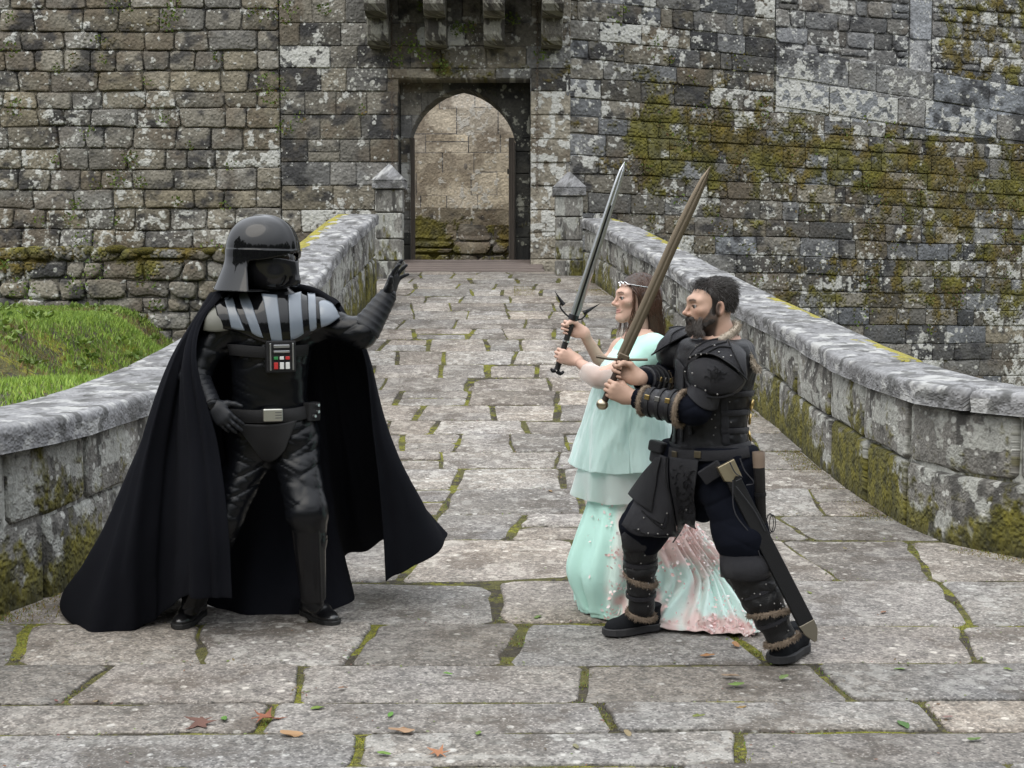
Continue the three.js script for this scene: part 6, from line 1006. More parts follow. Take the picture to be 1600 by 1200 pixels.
  { const st = [], em = []; for (const [x, y] of [[1000, 826], [1012, 830], [1024, 830], [1036, 830], [1008, 810], [1030, 817], [1040, 798], [1020, 773], [1060, 835], [1082, 822], [1080, 790]]) { const q = hit(trF0, x, y); st.push(stud(q.p.addScaledVector(q.n, 0.036), 0.004)); } mesh('stud', st, mStud, p1).userData.kind = 'stuff';
    for (const L of [[[1006, 800], [1032, 822], [1041, 800]], [[1011, 806], [1030, 815], [1036, 806]], [[1014, 770], [1020, 758], [1026, 750]], [[995, 826], [1018, 834], [1044, 832]], [[1050, 716], [1048, 780], [1048, 826]]]) em.push(tubeOn(trF0, L, 0.003, 0.035)); mesh('embossing', em, mLea, p1);
    const e2 = []; for (let i = 0; i < 60; i++) { const x = RR(1058, 1090), y = RR(730, 802), a = RR(0, 6); e2.push(tubeOn(trF0, [0, 1, 2, 3].map((k) => [x + Math.cos(a + k) * k * 1.6, y + Math.sin(a + k) * k * 1.6]), 0.002, 0.03, 4)); } mesh('embossing', e2, mLea, p2).userData.kind = 'stuff';
    const q = hit(trF0, 1021, 765); mesh('panel_buckle', box(basisFU(q.n, UP, q.p.addScaledVector(q.n, 0.038)), 0.02, 0.03, 0.006, 0.002), mStud, p1); }
  // greaves with fur, shoes
  const mG = leather(0.012, 0.012, 0.013, 0.45, 4, 0.003);
  for (const [k, a, r0, r1, fz, furs] of [[at(1000, 838, 5.87), j.ra, 0.09, 0.057, V(-1, 0, 0.1), [[0.52, 0.35, 0.07], [0.97, 0.25, 0.062]]], [at(1168, 886, 5.53), at(1222, 1000, 5.52), 0.108, 0.061, V(-0.9, 0, 0.5), [[0.62, 0.3, 0.085], [0.99, 0.1, 0.07]]]]) {
    const n = a.clone().sub(k).normalize(), len = k.distanceTo(a), f0 = blend([bone(k, k.clone().lerp(a, 0.35), r0, r0 * 0.82), bone(k.clone().lerp(a, 0.35), a, r0 * 0.8, r1)], 0.02);
    const f = (x, y, z) => { const t = (x - k.x) * n.x + (y - k.y) * n.y + (z - k.z) * n.z; return smax(smax(f0(x, y, z) + 0.005 * sstep(0.4, 0.6, vn3(x * 26, y * 26, z * 26, 67)) + 0.0025 * Math.sin(t * 70) * sstep(0.08, 0.12, t), -t - 0.05, 0.02), t - len, 0.01); }, [l, h] = boxOf([k, a], 0.16);
    const gr = mesh('greave', sdfMesh(f, l, h, 0.0075), mG, P);
    for (const [t, til, r] of furs) { const c = k.clone().lerp(a, t), fm = frame(c, n.clone().addScaledVector(fz, til), fz), pts = []; for (let i = 0; i < 18; i++) { const q = i / 18 * 6.2832; pts.push(V(Math.sin(q) * r, 0, Math.cos(q) * r).applyMatrix4(fm)); } const cv = new THREE.CatmullRomCurve3(pts, true); mesh('fur_trim', [new THREE.TubeGeometry(cv, 40, 0.007, 7, true), ...furAlong(cv, 900, 0.007, 0.012, 0.006, 3400 + Math.round(t * 100))], mFur, gr); }
    mesh('knee_cop', (() => { const q = k.clone().addScaledVector(fz, 0.01), g = drape(ell(q.clone().add(V(0, 0.01, 0)), r0 * 1.06, 0.09, r0 * 1.06), ...(r0 < 0.1 ? [[[972, 836], [985, 826], [1003, 824], [1024, 832]], [[975, 858], [988, 866], [1004, 866], [1022, 860]]] : [[[1126, 866], [1150, 858], [1178, 862], [1204, 872]], [[1128, 900], [1152, 906], [1178, 908], [1206, 902]]]), 10, 6, 0.004, 0.007); return g; })(), mLea2, gr);
    const sts = []; for (let i = 0; i < 26; i++) { const t = RR(0.1, 0.9), an = RR(-1.4, 1.4), q = k.clone().lerp(a, t), d = V(Math.sin(an), 0, Math.cos(an)); let s = q.clone(), b = 0; for (; b < 40 && f(s.x, s.y, s.z) < 0; b++) s.addScaledVector(d, 0.005); sts.push(stud(s, 0.0036)); } mesh('stud', sts, mStud, gr).userData.kind = 'stuff';
    for (const t of [0.3, 0.72]) { const c = k.clone().lerp(a, t), r = lerp(r0 * 0.86, r1, t) + 0.004; mesh('strap', band(frame(c, n, V(0, 0, 1)), r, r, 0.018, 0.005), mLea2, gr); }
  }
  const mSh = cloth(0.011, 0.012, 0.014, 6, { roughness: 0.8 }), mSo = std(0.02, 0.02, 0.022, 0.7);
  const s1 = ground6(1002, 986), t1 = ground6(932, 996), s2 = ground6(1240, 1022), t2 = ground6(1188, 1050);
  for (const [s, t] of [[s1, t1], [s2, t2]]) { const M = basisFU(t.clone().sub(s).setY(0), UP, s), q = shoe(M, P, mSh, mSo, { len: 0.275, toe: 0.044, sole: 1.12, top: 0.12, thick: 0.026, collar: 0.052 }), L = []; for (let i = 0; i < 4; i++) L.push(tube([V(-0.03, 0.088 - i * 0.011, 0.012 + i * 0.024), V(0, 0.102 - i * 0.013, 0.02 + i * 0.024), V(0.03, 0.088 - i * 0.011, 0.012 + i * 0.024)].map((p) => p.applyMatrix4(M)), 0.0035, 0.0035, 5, 6)); mesh('lace', L, std(0.015, 0.015, 0.017, 0.8), q.s); }
  // sword held in both hands
  const sw = thing('sword', 'dull brown curved sword raised by the bearded man in armour', 'sword');
  const mBlade = metal(0.2, 0.165, 0.125, 0.5), D = 5.7;
  { const spine = [[972, 558], [1000, 497], [1030, 430], [1058, 368], [1082, 318], [1100, 280], [1110, 260]].map(([x, y]) => at(x, y, D - 0.0)), w = [0.048, 0.047, 0.046, 0.045, 0.043, 0.03, 0.002], c = new THREE.CatmullRomCurve3(spine), n = 40, cols = [[], [], [], [], []]; for (let i = 0; i <= n; i++) { const t = i / n, p = c.getPoint(t), tg = c.getTangent(t), s = V(0, 0, 1).cross(tg).normalize().negate(), k = t * 6, i0 = Math.min(5, Math.floor(k)), ww = lerp(w[i0], w[i0 + 1], k - i0) / 2; [[-1, 0], [-0.35, 0.004], [0, 0.0028], [0.35, 0.004], [1, 0]].forEach(([u, z], q) => cols[q].push(p.clone().addScaledVector(s, u * ww).add(V(0, 0, z)))); }
    mesh('blade', [sheet(cols, 12, 60, { thick: 0.0016 }), sheet(cols.map((cc) => cc.map((p) => V(p.x, p.y, 2 * at(972, 558, D).z - p.z + 2 * (0)))), 12, 60, { thick: 0.0016 })], mBlade, sw);
    mesh('guard', tube([at(932, 557, D + 0.03), at(955, 561, D + 0.01), at(980, 562, D), at(1012, 562, D - 0.02)], 0.0065, 0.0055, 8, 16), metal(0.12, 0.1, 0.08, 0.45), sw);
    mesh('collar', box(frame(at(974, 558, D), axis, V(0, 0, 1)), 0.05, 0.028, 0.022, 0.006), metal(0.2, 0.16, 0.12, 0.45), sw);
    mesh('grip', tube([at(944, 628, D), at(958, 594, D), at(973, 560, D)], 0.0145, 0.0145, 10, 10), leather(0.03, 0.018, 0.012, 0.6), sw);
    const pm = new THREE.SphereGeometry(0.026, 18, 14); pm.scale(1, 0.9, 0.8); pm.applyMatrix4(frame(at(941, 632, D), axis, V(0, 0, 1))); mesh('pommel', pm, metal(0.5, 0.44, 0.33, 0.32), sw); }
  // short sword in its scabbard hanging from the belt, and a tube holder
  const sc = thing('scabbard', 'long black scabbard with a pale metal tip hanging from the belt of the bearded man', 'scabbard');
  { const a = at(1134, 728, 5.48), b = at(1272, 1000, 5.42), n = b.clone().sub(a).normalize(), M = frame(a, n, V(0.15, 0, 1)), L = a.distanceTo(b), pts = [[-0.026, 0], [0.026, 0], [0.03, L * 0.5], [0.03, L * 0.93], [-0.03, L * 0.93], [-0.028, L * 0.5]];
    mesh('sheath', plate(pts, 0.018, M, 0, 0.004), leather(0.008, 0.008, 0.009, 0.4, 4), sc); mesh('chape', plate([[-0.032, L * 0.9], [0.032, L * 0.9], [0.026, L * 0.95], [0.004, L * 1.0], [-0.004, L], [-0.028, L * 0.95]], 0.021, M.clone().multiply(new THREE.Matrix4().makeTranslation(0, 0, -0.0015)), 0, 0.003), metal(0.3, 0.27, 0.22, 0.4), sc);
    mesh('throat', plate([[-0.036, -0.01], [0.036, -0.01], [0.034, 0.05], [0.012, 0.065], [-0.012, 0.05], [-0.034, 0.062]], 0.026, M.clone().multiply(new THREE.Matrix4().makeTranslation(0, 0, -0.004)), 0, 0.003), metal(0.34, 0.29, 0.2, 0.42), sc);
    const q = at(1112, 738, 5.5); mesh('hilt_flap', box(frame(q, at(1134, 724, 5.48).sub(q), V(0, 0, 1)), 0.065, 0.1, 0.02, 0.006), mLea2, sc);
    const th = []; for (const L2 of [[[1140, 722], [1150, 740], [1160, 746], [1150, 752]], [[1156, 716], [1164, 736], [1178, 755], [1166, 758]], [[1150, 760], [1180, 800], [1196, 830]], [[1145, 750], [1148, 800], [1176, 840], [1192, 880]]]) th.push(tube(L2.map(([x, y]) => at(x, y, 5.43)), 0.0028, 0.0022, 5, 14)); mesh('thong', th, std(0.02, 0.02, 0.025, 0.7), sc); }
  const tb = thing('quiver_tube', 'upright black leather tube with a pale open end at the belt of the bearded man', 'tube holder');
  { const a = at(1190, 820, 5.5), b = at(1185, 706, 5.5), M = frame(a, b.clone().sub(a), V(0, 0, 1)), L = a.distanceTo(b); const g = new THREE.LatheGeometry([[0.0001, 0], [0.017, 0.002], [0.02, 0.01], [0.0225, L * 0.5], [0.024, L - 0.06]].map((p) => new THREE.Vector2(...p)), 20); g.applyMatrix4(M); mesh('tube', g, leather(0.01, 0.009, 0.009, 0.35, 4), tb);
    const m = new THREE.LatheGeometry([[0.0245, L - 0.065], [0.0258, L - 0.03], [0.026, L], [0.021, L], [0.02, L - 0.06]].map((p) => new THREE.Vector2(...p)), 20); m.applyMatrix4(M); mesh('mouth_rim', m, leather(0.2, 0.15, 0.115, 0.4, 4, 0.0005), tb);
    mesh('band', band(frame(a.clone().lerp(b, 0.42), b.clone().sub(a), V(0, 0, 1)), 0.0228, 0.0228, 0.016, 0.004), mLea, tb);
    const r1 = []; for (const [dx, r] of [[1203, 0.03], [1207, 0.026]]) { const t = new THREE.TorusGeometry(r, 0.0025, 6, 24); t.scale(0.55, 1.35, 1); t.rotateY(0.3); const q = at(dx, 818, 5.5); t.translate(q.x, q.y, q.z); r1.push(t); } mesh('cord_loop', r1, std(0.015, 0.015, 0.017, 0.8), tb); }
}
// thin raised line on surface f along a pixel path
function tubeOn(f, path, r, lift, n = 12) { const c = new THREE.SplineCurve(path.map((p) => new THREE.Vector2(...p))), P = []; for (let i = 0; i <= n; i++) { const a = c.getPoint(i / n), h = hit(f, a.x, a.y); P.push(h.p.addScaledVector(h.n, lift)); } return tube(P, r, r, 5, n); }
// ---------- woman in a mint dress ----------
seed(4001);
{
  const P = thing('person', 'long haired woman in a mint green dress with a silver tiara raising a black sword', 'person');
  const F = V(-0.9, 0, 0.42).normalize(), skin = [0.56, 0.37, 0.295], HAIR = [0.035, 0.02, 0.014], D = 6.33;
  const j = { neck: at(1003, 525, 6.36), chest: at(995, 565, 6.36), waist: at(985, 665, 6.38), pel: at(985, 735, 6.4), ls: at(1020, 548, 6.2), le: at(938, 590, 6.12), lw: at(895, 568, 6.3), rs: at(972, 545, 6.52), re: at(944, 575, 6.52), rw: at(897, 527, 6.38) };
  const hM = basisFU(V(-0.95, 0.1, 0.3), V(0.1, 1, 0), at(992, 468, 6.36)), S = 0.97, Hd = (x, y, z) => V(x * S, y * S, z * S).applyMatrix4(hM);
  const neckF = bone(Hd(0, -0.06, -0.025), at(1004, 535, 6.37), 0.047, 0.055);
  const axis = at(897, 495, D).sub(at(870, 578, D)).normalize(), m1 = gripFrame(at(888, 513, D), axis, V(-0.95, 0.1, -0.2), 1, 0.88), m2 = gripFrame(at(877, 556, D), axis, V(-0.93, 0.1, 0.3), -1, 0.88);
  j.rw.setFromMatrixPosition(m1); j.lw.setFromMatrixPosition(m2);
  const bodyF = blend([bone(at(1000, 552, 6.36), j.waist, 0.13, 0.115, [F, 0.75]), neckF, bone(j.ls, j.rs, 0.055, 0.052), bone(j.ls, j.le, 0.045, 0.036), bone(j.le, j.lw, 0.036, 0.022), bone(j.rs, j.re, 0.046, 0.038), bone(j.re, j.rw, 0.037, 0.022), bone(j.waist, j.pel, 0.12, 0.15)], 0.035);
  const tone = (x, y, z, o) => { const n = 0.95 + 0.1 * vn3(x * 70, y * 70, z * 70, 53); o[0] = skin[0] * n; o[1] = skin[1] * n; o[2] = skin[2] * n; };
  const [lo, hi] = boxOf(Object.values(j), 0.16); hi.y = at(1003, 515, 6.36).y;
  mesh('body', [sdfMesh(bodyF, lo, hi, 0.0095, tone), headMesh(hM, S, { nose: 0.7, chin: 1.5, jaw: 0.84, brow: 0.7, elf: true }, skinFn(skin, { lip: [0.42, 0.19, 0.175], bw: 0.0042, hair: HAIR, lid: [0.12, 0.06, 0.045] }), neckF), handMesh(m1, 1, GRIP, 0.88, 0.98, tone, 0.003, wristOf(j.re, j.rw, 0.025)), handMesh(m2, -1, GRIP, 0.88, 0.98, tone, 0.003, wristOf(j.le, j.lw, 0.025))], skinM, P);
  eyes(hM, S, P, std(0.025, 0.014, 0.008, 0.2));
  // hair
  const hi4 = hM.clone().invert().elements, toL = (X, Y, Z) => [(hi4[0] * X + hi4[4] * Y + hi4[8] * Z + hi4[12]) / S, (hi4[1] * X + hi4[5] * Y + hi4[9] * Z + hi4[13]) / S, (hi4[2] * X + hi4[6] * Y + hi4[10] * Z + hi4[14]) / S];
  const cap = ell(V(0, 0.034, -0.024), 0.087, 0.1, 0.108), fall = blend([bone(V(0, 0.0, -0.085), V(0, -0.14, -0.1), 0.075, 0.07, [V(0, 0, 1), 0.6]), bone(V(0, -0.14, -0.1), V(0.02, -0.25, -0.125), 0.07, 0.045, [V(0, 0, 1), 0.55]), bone(V(0.066, 0.02, -0.015), V(0.07, -0.1, 0.0), 0.02, 0.013), bone(V(-0.066, 0.02, -0.015), V(-0.07, -0.1, 0.0), 0.02, 0.013)], 0.03);
  const keep = (x, y, z) => 0.85 * z - 0.75 * (y - 0.078) - 0.062;
  const hf = (X, Y, Z) => { const [x, y, z] = toL(X, Y, Z); return smin(smax(cap(x, y, z), keep(x, y, z), 0.01), fall(x, y, z), 0.03) * S + 0.0035 * (vn3(x * 110, y * 18, z * 90, 71) - 0.5); };
  const cs = []; for (const x of [-0.12, 0.12]) for (const y of [-0.34, 0.16]) for (const z of [-0.22, 0.12]) cs.push(Hd(x, y, z)); const [hl, hh] = boxOf(cs, 0);
  const mHair = new THREE.MeshPhysicalMaterial({ color: new THREE.Color().setRGB(...HAIR), roughness: 0.42 }), hair = mesh('hair', sdfMesh(hf, hl, hh, 0.0045), mHair, P), st = [];
  for (let i = 0; i < 1500; i++) {
    const a = RR(0, 6.283), b = Math.asin(RR(-0.35, 1)), d = V(Math.cos(b) * Math.sin(a), Math.sin(b), Math.cos(b) * Math.cos(a)), r = V(d.x * 0.086, 0.034 + d.y * 0.099, -0.024 + d.z * 0.106); if (keep(r.x, r.y, r.z) > 0) continue;
    const sx = Math.sign(r.x) || 1, front = r.z > 0.0 && rnd() < 0.1, ex = V(sx * RR(0.01, 0.075) + RR(-0.01, 0.01), -RR(0.16, 0.37) + 0.02 * Math.sin(i), front ? RR(0, 0.02) : -RR(0.09, 0.17)), mid = V(sx * 0.03 + r.x * 0.6, r.y * 0.6 + 0.02, Math.min(r.z, 0.02) * 0.8 - 0.02), side = V(sx * RR(0.07, 0.09), RR(-0.02, 0.03), front ? 0.0 : -RR(0.02, 0.1));
    { const m = V(r.x, r.y - 0.034, r.z + 0.024).lerp(V(side.x, side.y - 0.034, side.z + 0.024), 0.5), q = Math.hypot(m.x / 0.087, m.y / 0.1, m.z / 0.108); mid.set(m.x, m.y, m.z).multiplyScalar(1.035 / q).add(V(0, 0.034, -0.024)); const q2 = Math.hypot(side.x / 0.087, (side.y - 0.034) / 0.1, (side.z + 0.024) / 0.108); if (q2 < 1.03) side.add(V(0, -0.034, 0.024)).multiplyScalar(1.035 / q2).add(V(0, 0.034, -0.024)); }
    st.push([r.multiplyScalar(1.015), mid, side, V(side.x * 0.95, -0.08 + RR(-0.02, 0.02), lerp(side.z, ex.z, 0.5)), ex].map((p) => Hd(p.x, p.y, p.z)));
  }
  mesh('strand', hairStrands(st, 0.0015, 0.0005, 3, 9), new THREE.MeshPhysicalMaterial({ color: new THREE.Color().setRGB(0.075, 0.038, 0.024), roughness: 0.35 }), hair).userData.kind = 'stuff';
  for (const k of [-1, 1]) { const L = []; for (let i = 0; i < 26; i++) L.push([V(k * 0.06, 0.06, 0.045), V(k * RR(0.066, 0.076), 0.0, RR(0.025, 0.045)), V(k * RR(0.06, 0.076), -0.07, RR(0.02, 0.04)), V(k * RR(0.045, 0.07), -RR(0.14, 0.2), RR(0.03, 0.06))].map((p) => Hd(p.x, p.y, p.z))); mesh('side_lock', hairStrands(L, 0.0014, 0.0005, 3, 8), new THREE.MeshPhysicalMaterial({ color: new THREE.Color().setRGB(0.09, 0.045, 0.028), roughness: 0.4 }), hair); }
  // tiara: two fine wires woven over the forehead
  { const L = [], s = (t, o) => { const a = lerp(-1.9, 1.9, t), e = Math.abs(a) < 0.55 ? o * 0.008 * Math.sin((a + 0.55) / 1.1 * Math.PI * 3) : 0, r = 1.035; return Hd(Math.sin(a) * 0.083 * r, 0.072 - 0.012 * Math.cos(a) * 0 + e - 0.02 * (1 - Math.cos(a)) * 0.3, -0.02 + Math.cos(a) * 0.102 * r - 0.004); };
    for (const o of [1, -1]) { const p = []; for (let i = 0; i <= 60; i++) p.push(s(i / 60, o)); L.push(tube(p, 0.0024, 0.0024, 5, 110)); }
    const tr = mesh('tiara', L, metal(0.8, 0.8, 0.8, 0.25), P); for (const o of [-0.28, 0, 0.28]) mesh('jewel', stud(s(0.5 + o * 0.3, 0).add(V(-0.004, o ? 0 : -0.012, 0.002)), 0.0055), metal(0.85, 0.85, 0.86, 0.12), tr); }
  // bodice with off-shoulder sleeves
  const MINT = [0.5, 0.79, 0.71], mMint = cloth(...MINT, 6, { roughness: 0.7, sheen: 0.4, sheenColor: new THREE.Color(0.6, 0.9, 0.8), sheenRoughness: 0.5 });
  const bod = blend([bone(at(998, 568, 6.36), at(984, 660, 6.38), 0.15, 0.125, [F, 0.8]), bone(at(984, 660, 6.38), at(983, 705, 6.4), 0.125, 0.15), bone(at(1022, 548, 6.2), at(962, 588, 6.14), 0.07, 0.05), bone(at(1022, 548, 6.2), at(975, 552, 6.5), 0.07, 0.062), ell(at(966, 585, 6.26), 0.075, 0.072, 0.075), ell(at(960, 582, 6.42), 0.075, 0.072, 0.075)], 0.05);
  const nk = at(1016, 500, 6.38), bodF = (x, y, z) => smax(bod(x, y, z) + 0.003 * (vn3(x * 30, y * 20, z * 30, 73) - 0.5) * 2, -(Math.hypot((x - nk.x) / 1.05, (y - nk.y) / 0.86, (z - nk.z) / 1.55) - 0.05), 0.012);
  { const [l, h] = boxOf([at(998, 560, 6.36), at(1030, 550, 6.15), at(970, 550, 6.58), at(984, 700, 6.4)], 0.17); mesh('bodice', sdfMesh(bodF, l, h, 0.0075), mMint, P); }
  // sheer cuff on the near sleeve
  const mSheer = (r, g, b, t) => new THREE.MeshPhysicalMaterial({ color: new THREE.Color().setRGB(r, g, b), roughness: 0.8, transmission: t, thickness: 0, side: THREE.DoubleSide, bumpMap: rep(clothT.bump, 10), bumpScale: 0.0008 });
  { const c = new THREE.CatmullRomCurve3([at(966, 592, 6.14), at(950, 593, 6.12), at(933, 589, 6.13), at(918, 581, 6.18)]), g = new THREE.TubeGeometry(c, 24, 0.05, 28, false), p = g.attributes.position; for (let i = 0; i < p.count; i++) p.setY(i, p.getY(i) + 0.01 * (vn3(p.getX(i) * 40, p.getY(i) * 40, p.getZ(i) * 40, 75) - 0.6)); g.computeVertexNormals(); mesh('sheer_sleeve', g, mSheer(0.85, 0.8, 0.77, 0.72), P); }
  // capelet of sheer layers
  const ring = (cx, cy, d, rx, rz, n, fn = () => 0) => { const c = at(cx, cy, d), L = []; for (let i = 0; i < n; i++) { const a = i / n * 6.2832; const k = fn(a); L.push(V(c.x + Math.sin(a) * rx * (1 + k), c.y + k * 0.1, c.z + Math.cos(a) * rz * (1 + k))); } return L; };
  const loft = (rings) => rings[0].map((_, i) => rings.map((r) => r[i]));
  const hem = (a) => 0.07 * Math.sin(a * 3 + 1) + 0.05 * Math.sin(a * 7) + 0.03 * Math.sin(a * 11 + 2);
  mesh('capelet', sheet(loft([ring(1000, 545, 6.36, 0.125, 0.215, 22), ring(992, 575, 6.35, 0.165, 0.225, 22), ring(984, 620, 6.36, 0.185, 0.22, 22), ring(979, 670, 6.37, 0.212, 0.23, 22), ring(975, 728, 6.38, 0.242, 0.255, 22, hem)]), 264, 60, { closed: true, thick: 0.0015, wave: (u, v) => v * v * (0.013 * Math.sin(u * 31.42 + 2 * v) + 0.008 * Math.sin(u * 69.1 + 1)) + 0.03 * v * (fbm(u * 20, v * 3, 4011, 3) - 0.5) + 0.012 * (fbm(u * 70, v * 9, 4013, 3) - 0.5) }), mSheer(0.84, 0.98, 0.96, 0.6), P);
  mesh('capelet_underlayer', sheet(loft([ring(986, 640, 6.37, 0.15, 0.19, 22), ring(980, 690, 6.38, 0.192, 0.215, 22), ring(977, 735, 6.39, 0.232, 0.24, 22), ring(975, 775, 6.4, 0.24, 0.25, 22, (a) => hem(a + 2))]), 132, 24, { closed: true, thick: 0.0015, wave: (u, v) => v * (0.01 * Math.sin(u * 31.42) + 0.006 * Math.sin(u * 62.83 + 2)) + 0.012 }), mSheer(0.92, 0.98, 0.97, 0.74), P);
  // skirt with a train: rings from waist to floor
  const fl = (x, d, y) => V(x, y, -d), bot = [[0.345, 6.5], [0.33, 6.38], [0.37, 6.27], [0.46, 6.17], [0.58, 6.08], [0.74, 6.0], [0.9, 5.95], [1.03, 5.93], [1.115, 5.95], [1.12, 6.05], [1.06, 6.17], [0.96, 6.3], [0.84, 6.44], [0.7, 6.58], [0.54, 6.68], [0.42, 6.62]].map(([x, d]) => fl(x, d, 0.012));
  const rg = (cx, d, y, rx, rz, sh = 0) => bot.map((p) => { const a = Math.atan2(p.z + 6.33, p.x - 0.66 + 0.16) , ux = Math.cos(a), uz = Math.sin(a); return V(cx + ux * rx + Math.max(0, ux) * sh, y, -d + uz * rz); });
  const low = bot.map((p, i) => { const q = rg(0.56, 6.38, 0.2, 0.27, 0.27, 0.22)[i]; return q; });
  low.forEach((q, i) => { if (q.x < 0.42) q.x -= 0.015; });
  const rings = [rg(0.545, 6.39, 0.84, 0.115, 0.13), rg(0.54, 6.39, 0.72, 0.155, 0.17), rg(0.55, 6.39, 0.55, 0.182, 0.2, 0.06), rg(0.55, 6.38, 0.36, 0.238, 0.25, 0.13), low, bot.map((p, i) => low[i].clone().lerp(p, 0.72).setY(0.07)), bot];
  const PINK = [0.78, 0.54, 0.51], col = (u, v, p, o) => {
    o[0] = MINT[0]; o[1] = MINT[1]; o[2] = MINT[2]; const n = fbm(p.x * 9, p.y * 7 + p.z * 5, 4021, 3);
    const tul = sstep(0.44, 0.48, p.x + 0.03 * Math.sin(p.y * 9)); mix3(o, 0.76, 0.84, 0.8, tul * (0.35 + 0.4 * fbm(u * 90, v * 3, 4025, 2)));
    const pk = tul * clamp(sstep(0.52, 0.7, n + 0.25 * Math.exp(-(((p.y - 0.33) / 0.16) ** 2)) * sstep(0.6, 0.75, p.x) + 0.34 * Math.exp(-(((p.y - 0.7) / 0.12) ** 2)) + 0.45 * sstep(0.1, 0.03, p.y) * sstep(0.75, 0.9, p.x)), 0, 1); mix3(o, ...PINK, pk * 0.85);
  };
  const wave = (u, v) => sstep(0.28, 0.6, v) * (0.013 * Math.sin(u * 94 + 3 * v) + 0.01 * Math.sin(u * 170 + 1 + 5 * v) + 0.006 * Math.sin(u * 251 + 2)) * (v > 0.93 ? 0.5 : 1) + 0.02 * v * (fbm(u * 24, v * 3, 4023, 3) - 0.5);
  const sk = sheet(loft(rings), 300, 70, { closed: true, thick: 0.003, wave, colour: col, uvs: 6 });
  const skirt = mesh('skirt', sk, new THREE.MeshPhysicalMaterial({ color: 0xffffff, vertexColors: true, roughness: 0.72, sheen: 0.3, sheenColor: new THREE.Color(0.7, 0.9, 0.85), bumpMap: rep(clothT.bump, 4), bumpScale: 0.001, side: THREE.DoubleSide }), P);
  // fabric petals sewn to the tulle
  { const { P: SP, N: SN, nu, nv } = sk.userData, L = [[], []], q = new THREE.Quaternion(), M = new THREE.Matrix4(), base = leafG.clone(); let tries = 0, n = 0;
    while (n < 3600 && tries++ < 90000) { const i = Math.floor(rnd() * nu), jj = Math.floor(rnd() * nv), k = jj * (nu + 1) + i, p = SP[k].clone(), sg = SN[k].x * (p.x - 0.6) + SN[k].z * (p.z + 6.33) < 0 ? -1 : 1, nn = SN[k].clone().multiplyScalar(sg), w = (p.x > 0.44 ? 0.1 : 0.006) + 0.8 * Math.exp(-(((p.x - 0.5) / 0.06) ** 2 + ((p.y - 0.3) / 0.22) ** 2)) + 0.9 * Math.exp(-(((p.y - 0.66) / 0.09) ** 2)) * (p.x > 0.42 ? 1 : 0.05) + 0.9 * sstep(0.14, 0.03, p.y) * sstep(0.8, 0.95, p.x) + 0.25 * Math.exp(-(((p.y - 0.35) / 0.2) ** 2)) * (p.x > 0.6 ? 1 : 0); if (rnd() > w || p.x < 0.32) continue; n++;
      p.add(V(RR(-0.008, 0.008), RR(-0.012, 0.012), RR(-0.004, 0.004))).addScaledVector(nn, 0.006); q.setFromUnitVectors(V(0, 0, 1), nn); q.multiply(new THREE.Quaternion().setFromAxisAngle(V(0, 0, 1), RR(0, 6.28))).multiply(new THREE.Quaternion().setFromAxisAngle(V(1, 0, 0), RR(0, 0.9))); const s = RR(0.011, 0.024); M.compose(p, q, V(s * 1.1, s, s)); const g = base.clone(); g.applyMatrix4(M); L[rnd() < 0.45 ? 1 : 0].push(g); }
    mesh('petal', L[0], new THREE.MeshPhysicalMaterial({ color: new THREE.Color().setRGB(0.8, 0.55, 0.53), roughness: 0.6, side: THREE.DoubleSide, transmission: 0.2, thickness: 0 }), skirt).userData.kind = 'stuff'; mesh('petal', L[1], new THREE.MeshPhysicalMaterial({ color: new THREE.Color().setRGB(0.85, 0.76, 0.75), roughness: 0.6, side: THREE.DoubleSide, transmission: 0.2, thickness: 0 }), skirt).userData.kind = 'stuff'; }
  // sword: dark blade with bright edges, winged guard
  const sw = thing('sword', 'long black steel sword with a winged guard held up by the woman in mint', 'sword');
  { const M = frame(at(897, 496, D), axis, V(0.25, 0, 1)), L = at(897, 496, D).distanceTo(at(963, 248, D)), w = 0.0235, t = 0.0055;
    const P0 = [], I = [], sec = (y, k) => [[-w * k, 0], [-w * k * 0.62, t * 0.8], [-w * k * 0.3, t * 0.8], [0, t * 0.35], [w * k * 0.3, t * 0.8], [w * k * 0.62, t * 0.8], [w * k, 0], [w * k * 0.62, -t * 0.8], [w * k * 0.3, -t * 0.8], [0, -t * 0.35], [-w * k * 0.3, -t * 0.8], [-w * k * 0.62, -t * 0.8]].map(([x, z]) => V(x, y, z * (k < 0.5 ? k * 2 : 1)).applyMatrix4(M)), rows = [[0, 0.9], [0.02, 0.92], [0.05, 1], [L * 0.5, 0.9], [L * 0.85, 0.74], [L * 0.94, 0.55], [L, 0.03]];
    rows.forEach(([y, k]) => sec(y, k).forEach((p) => P0.push(p.x, p.y, p.z))); for (let r = 0; r + 1 < rows.length; r++) for (let i = 0; i < 12; i++) { const a = r * 12 + i, b = r * 12 + (i + 1) % 12; I.push(a, b, b + 12, a, b + 12, a + 12); }
    const g = new THREE.BufferGeometry(); g.setAttribute('position', new THREE.Float32BufferAttribute(P0, 3)); g.setIndex(I); mesh('blade', toFlat(g), metal(0.55, 0.57, 0.6, 0.34), sw);
    const fu = mesh('fuller', plate([[-0.0075, 0.01], [0.0075, 0.01], [0.005, L * 0.72], [-0.005, L * 0.72]], 0.0006, M.clone().multiply(new THREE.Matrix4().makeTranslation(0.0, 0, 0.0028)), 0, 0.0004), metal(0.04, 0.042, 0.045, 0.4), sw);
    mesh('grip', tube([at(870, 578, D), at(883, 537, D), at(896, 497, D)], 0.0135, 0.0145, 10, 12), leather(0.012, 0.011, 0.011, 0.5), sw);
    mesh('grip_ring', band(frame(at(884, 533, D), axis, V(0, 0, 1)), 0.015, 0.015, 0.008, 0.003), metal(0.5, 0.5, 0.5, 0.3), sw);
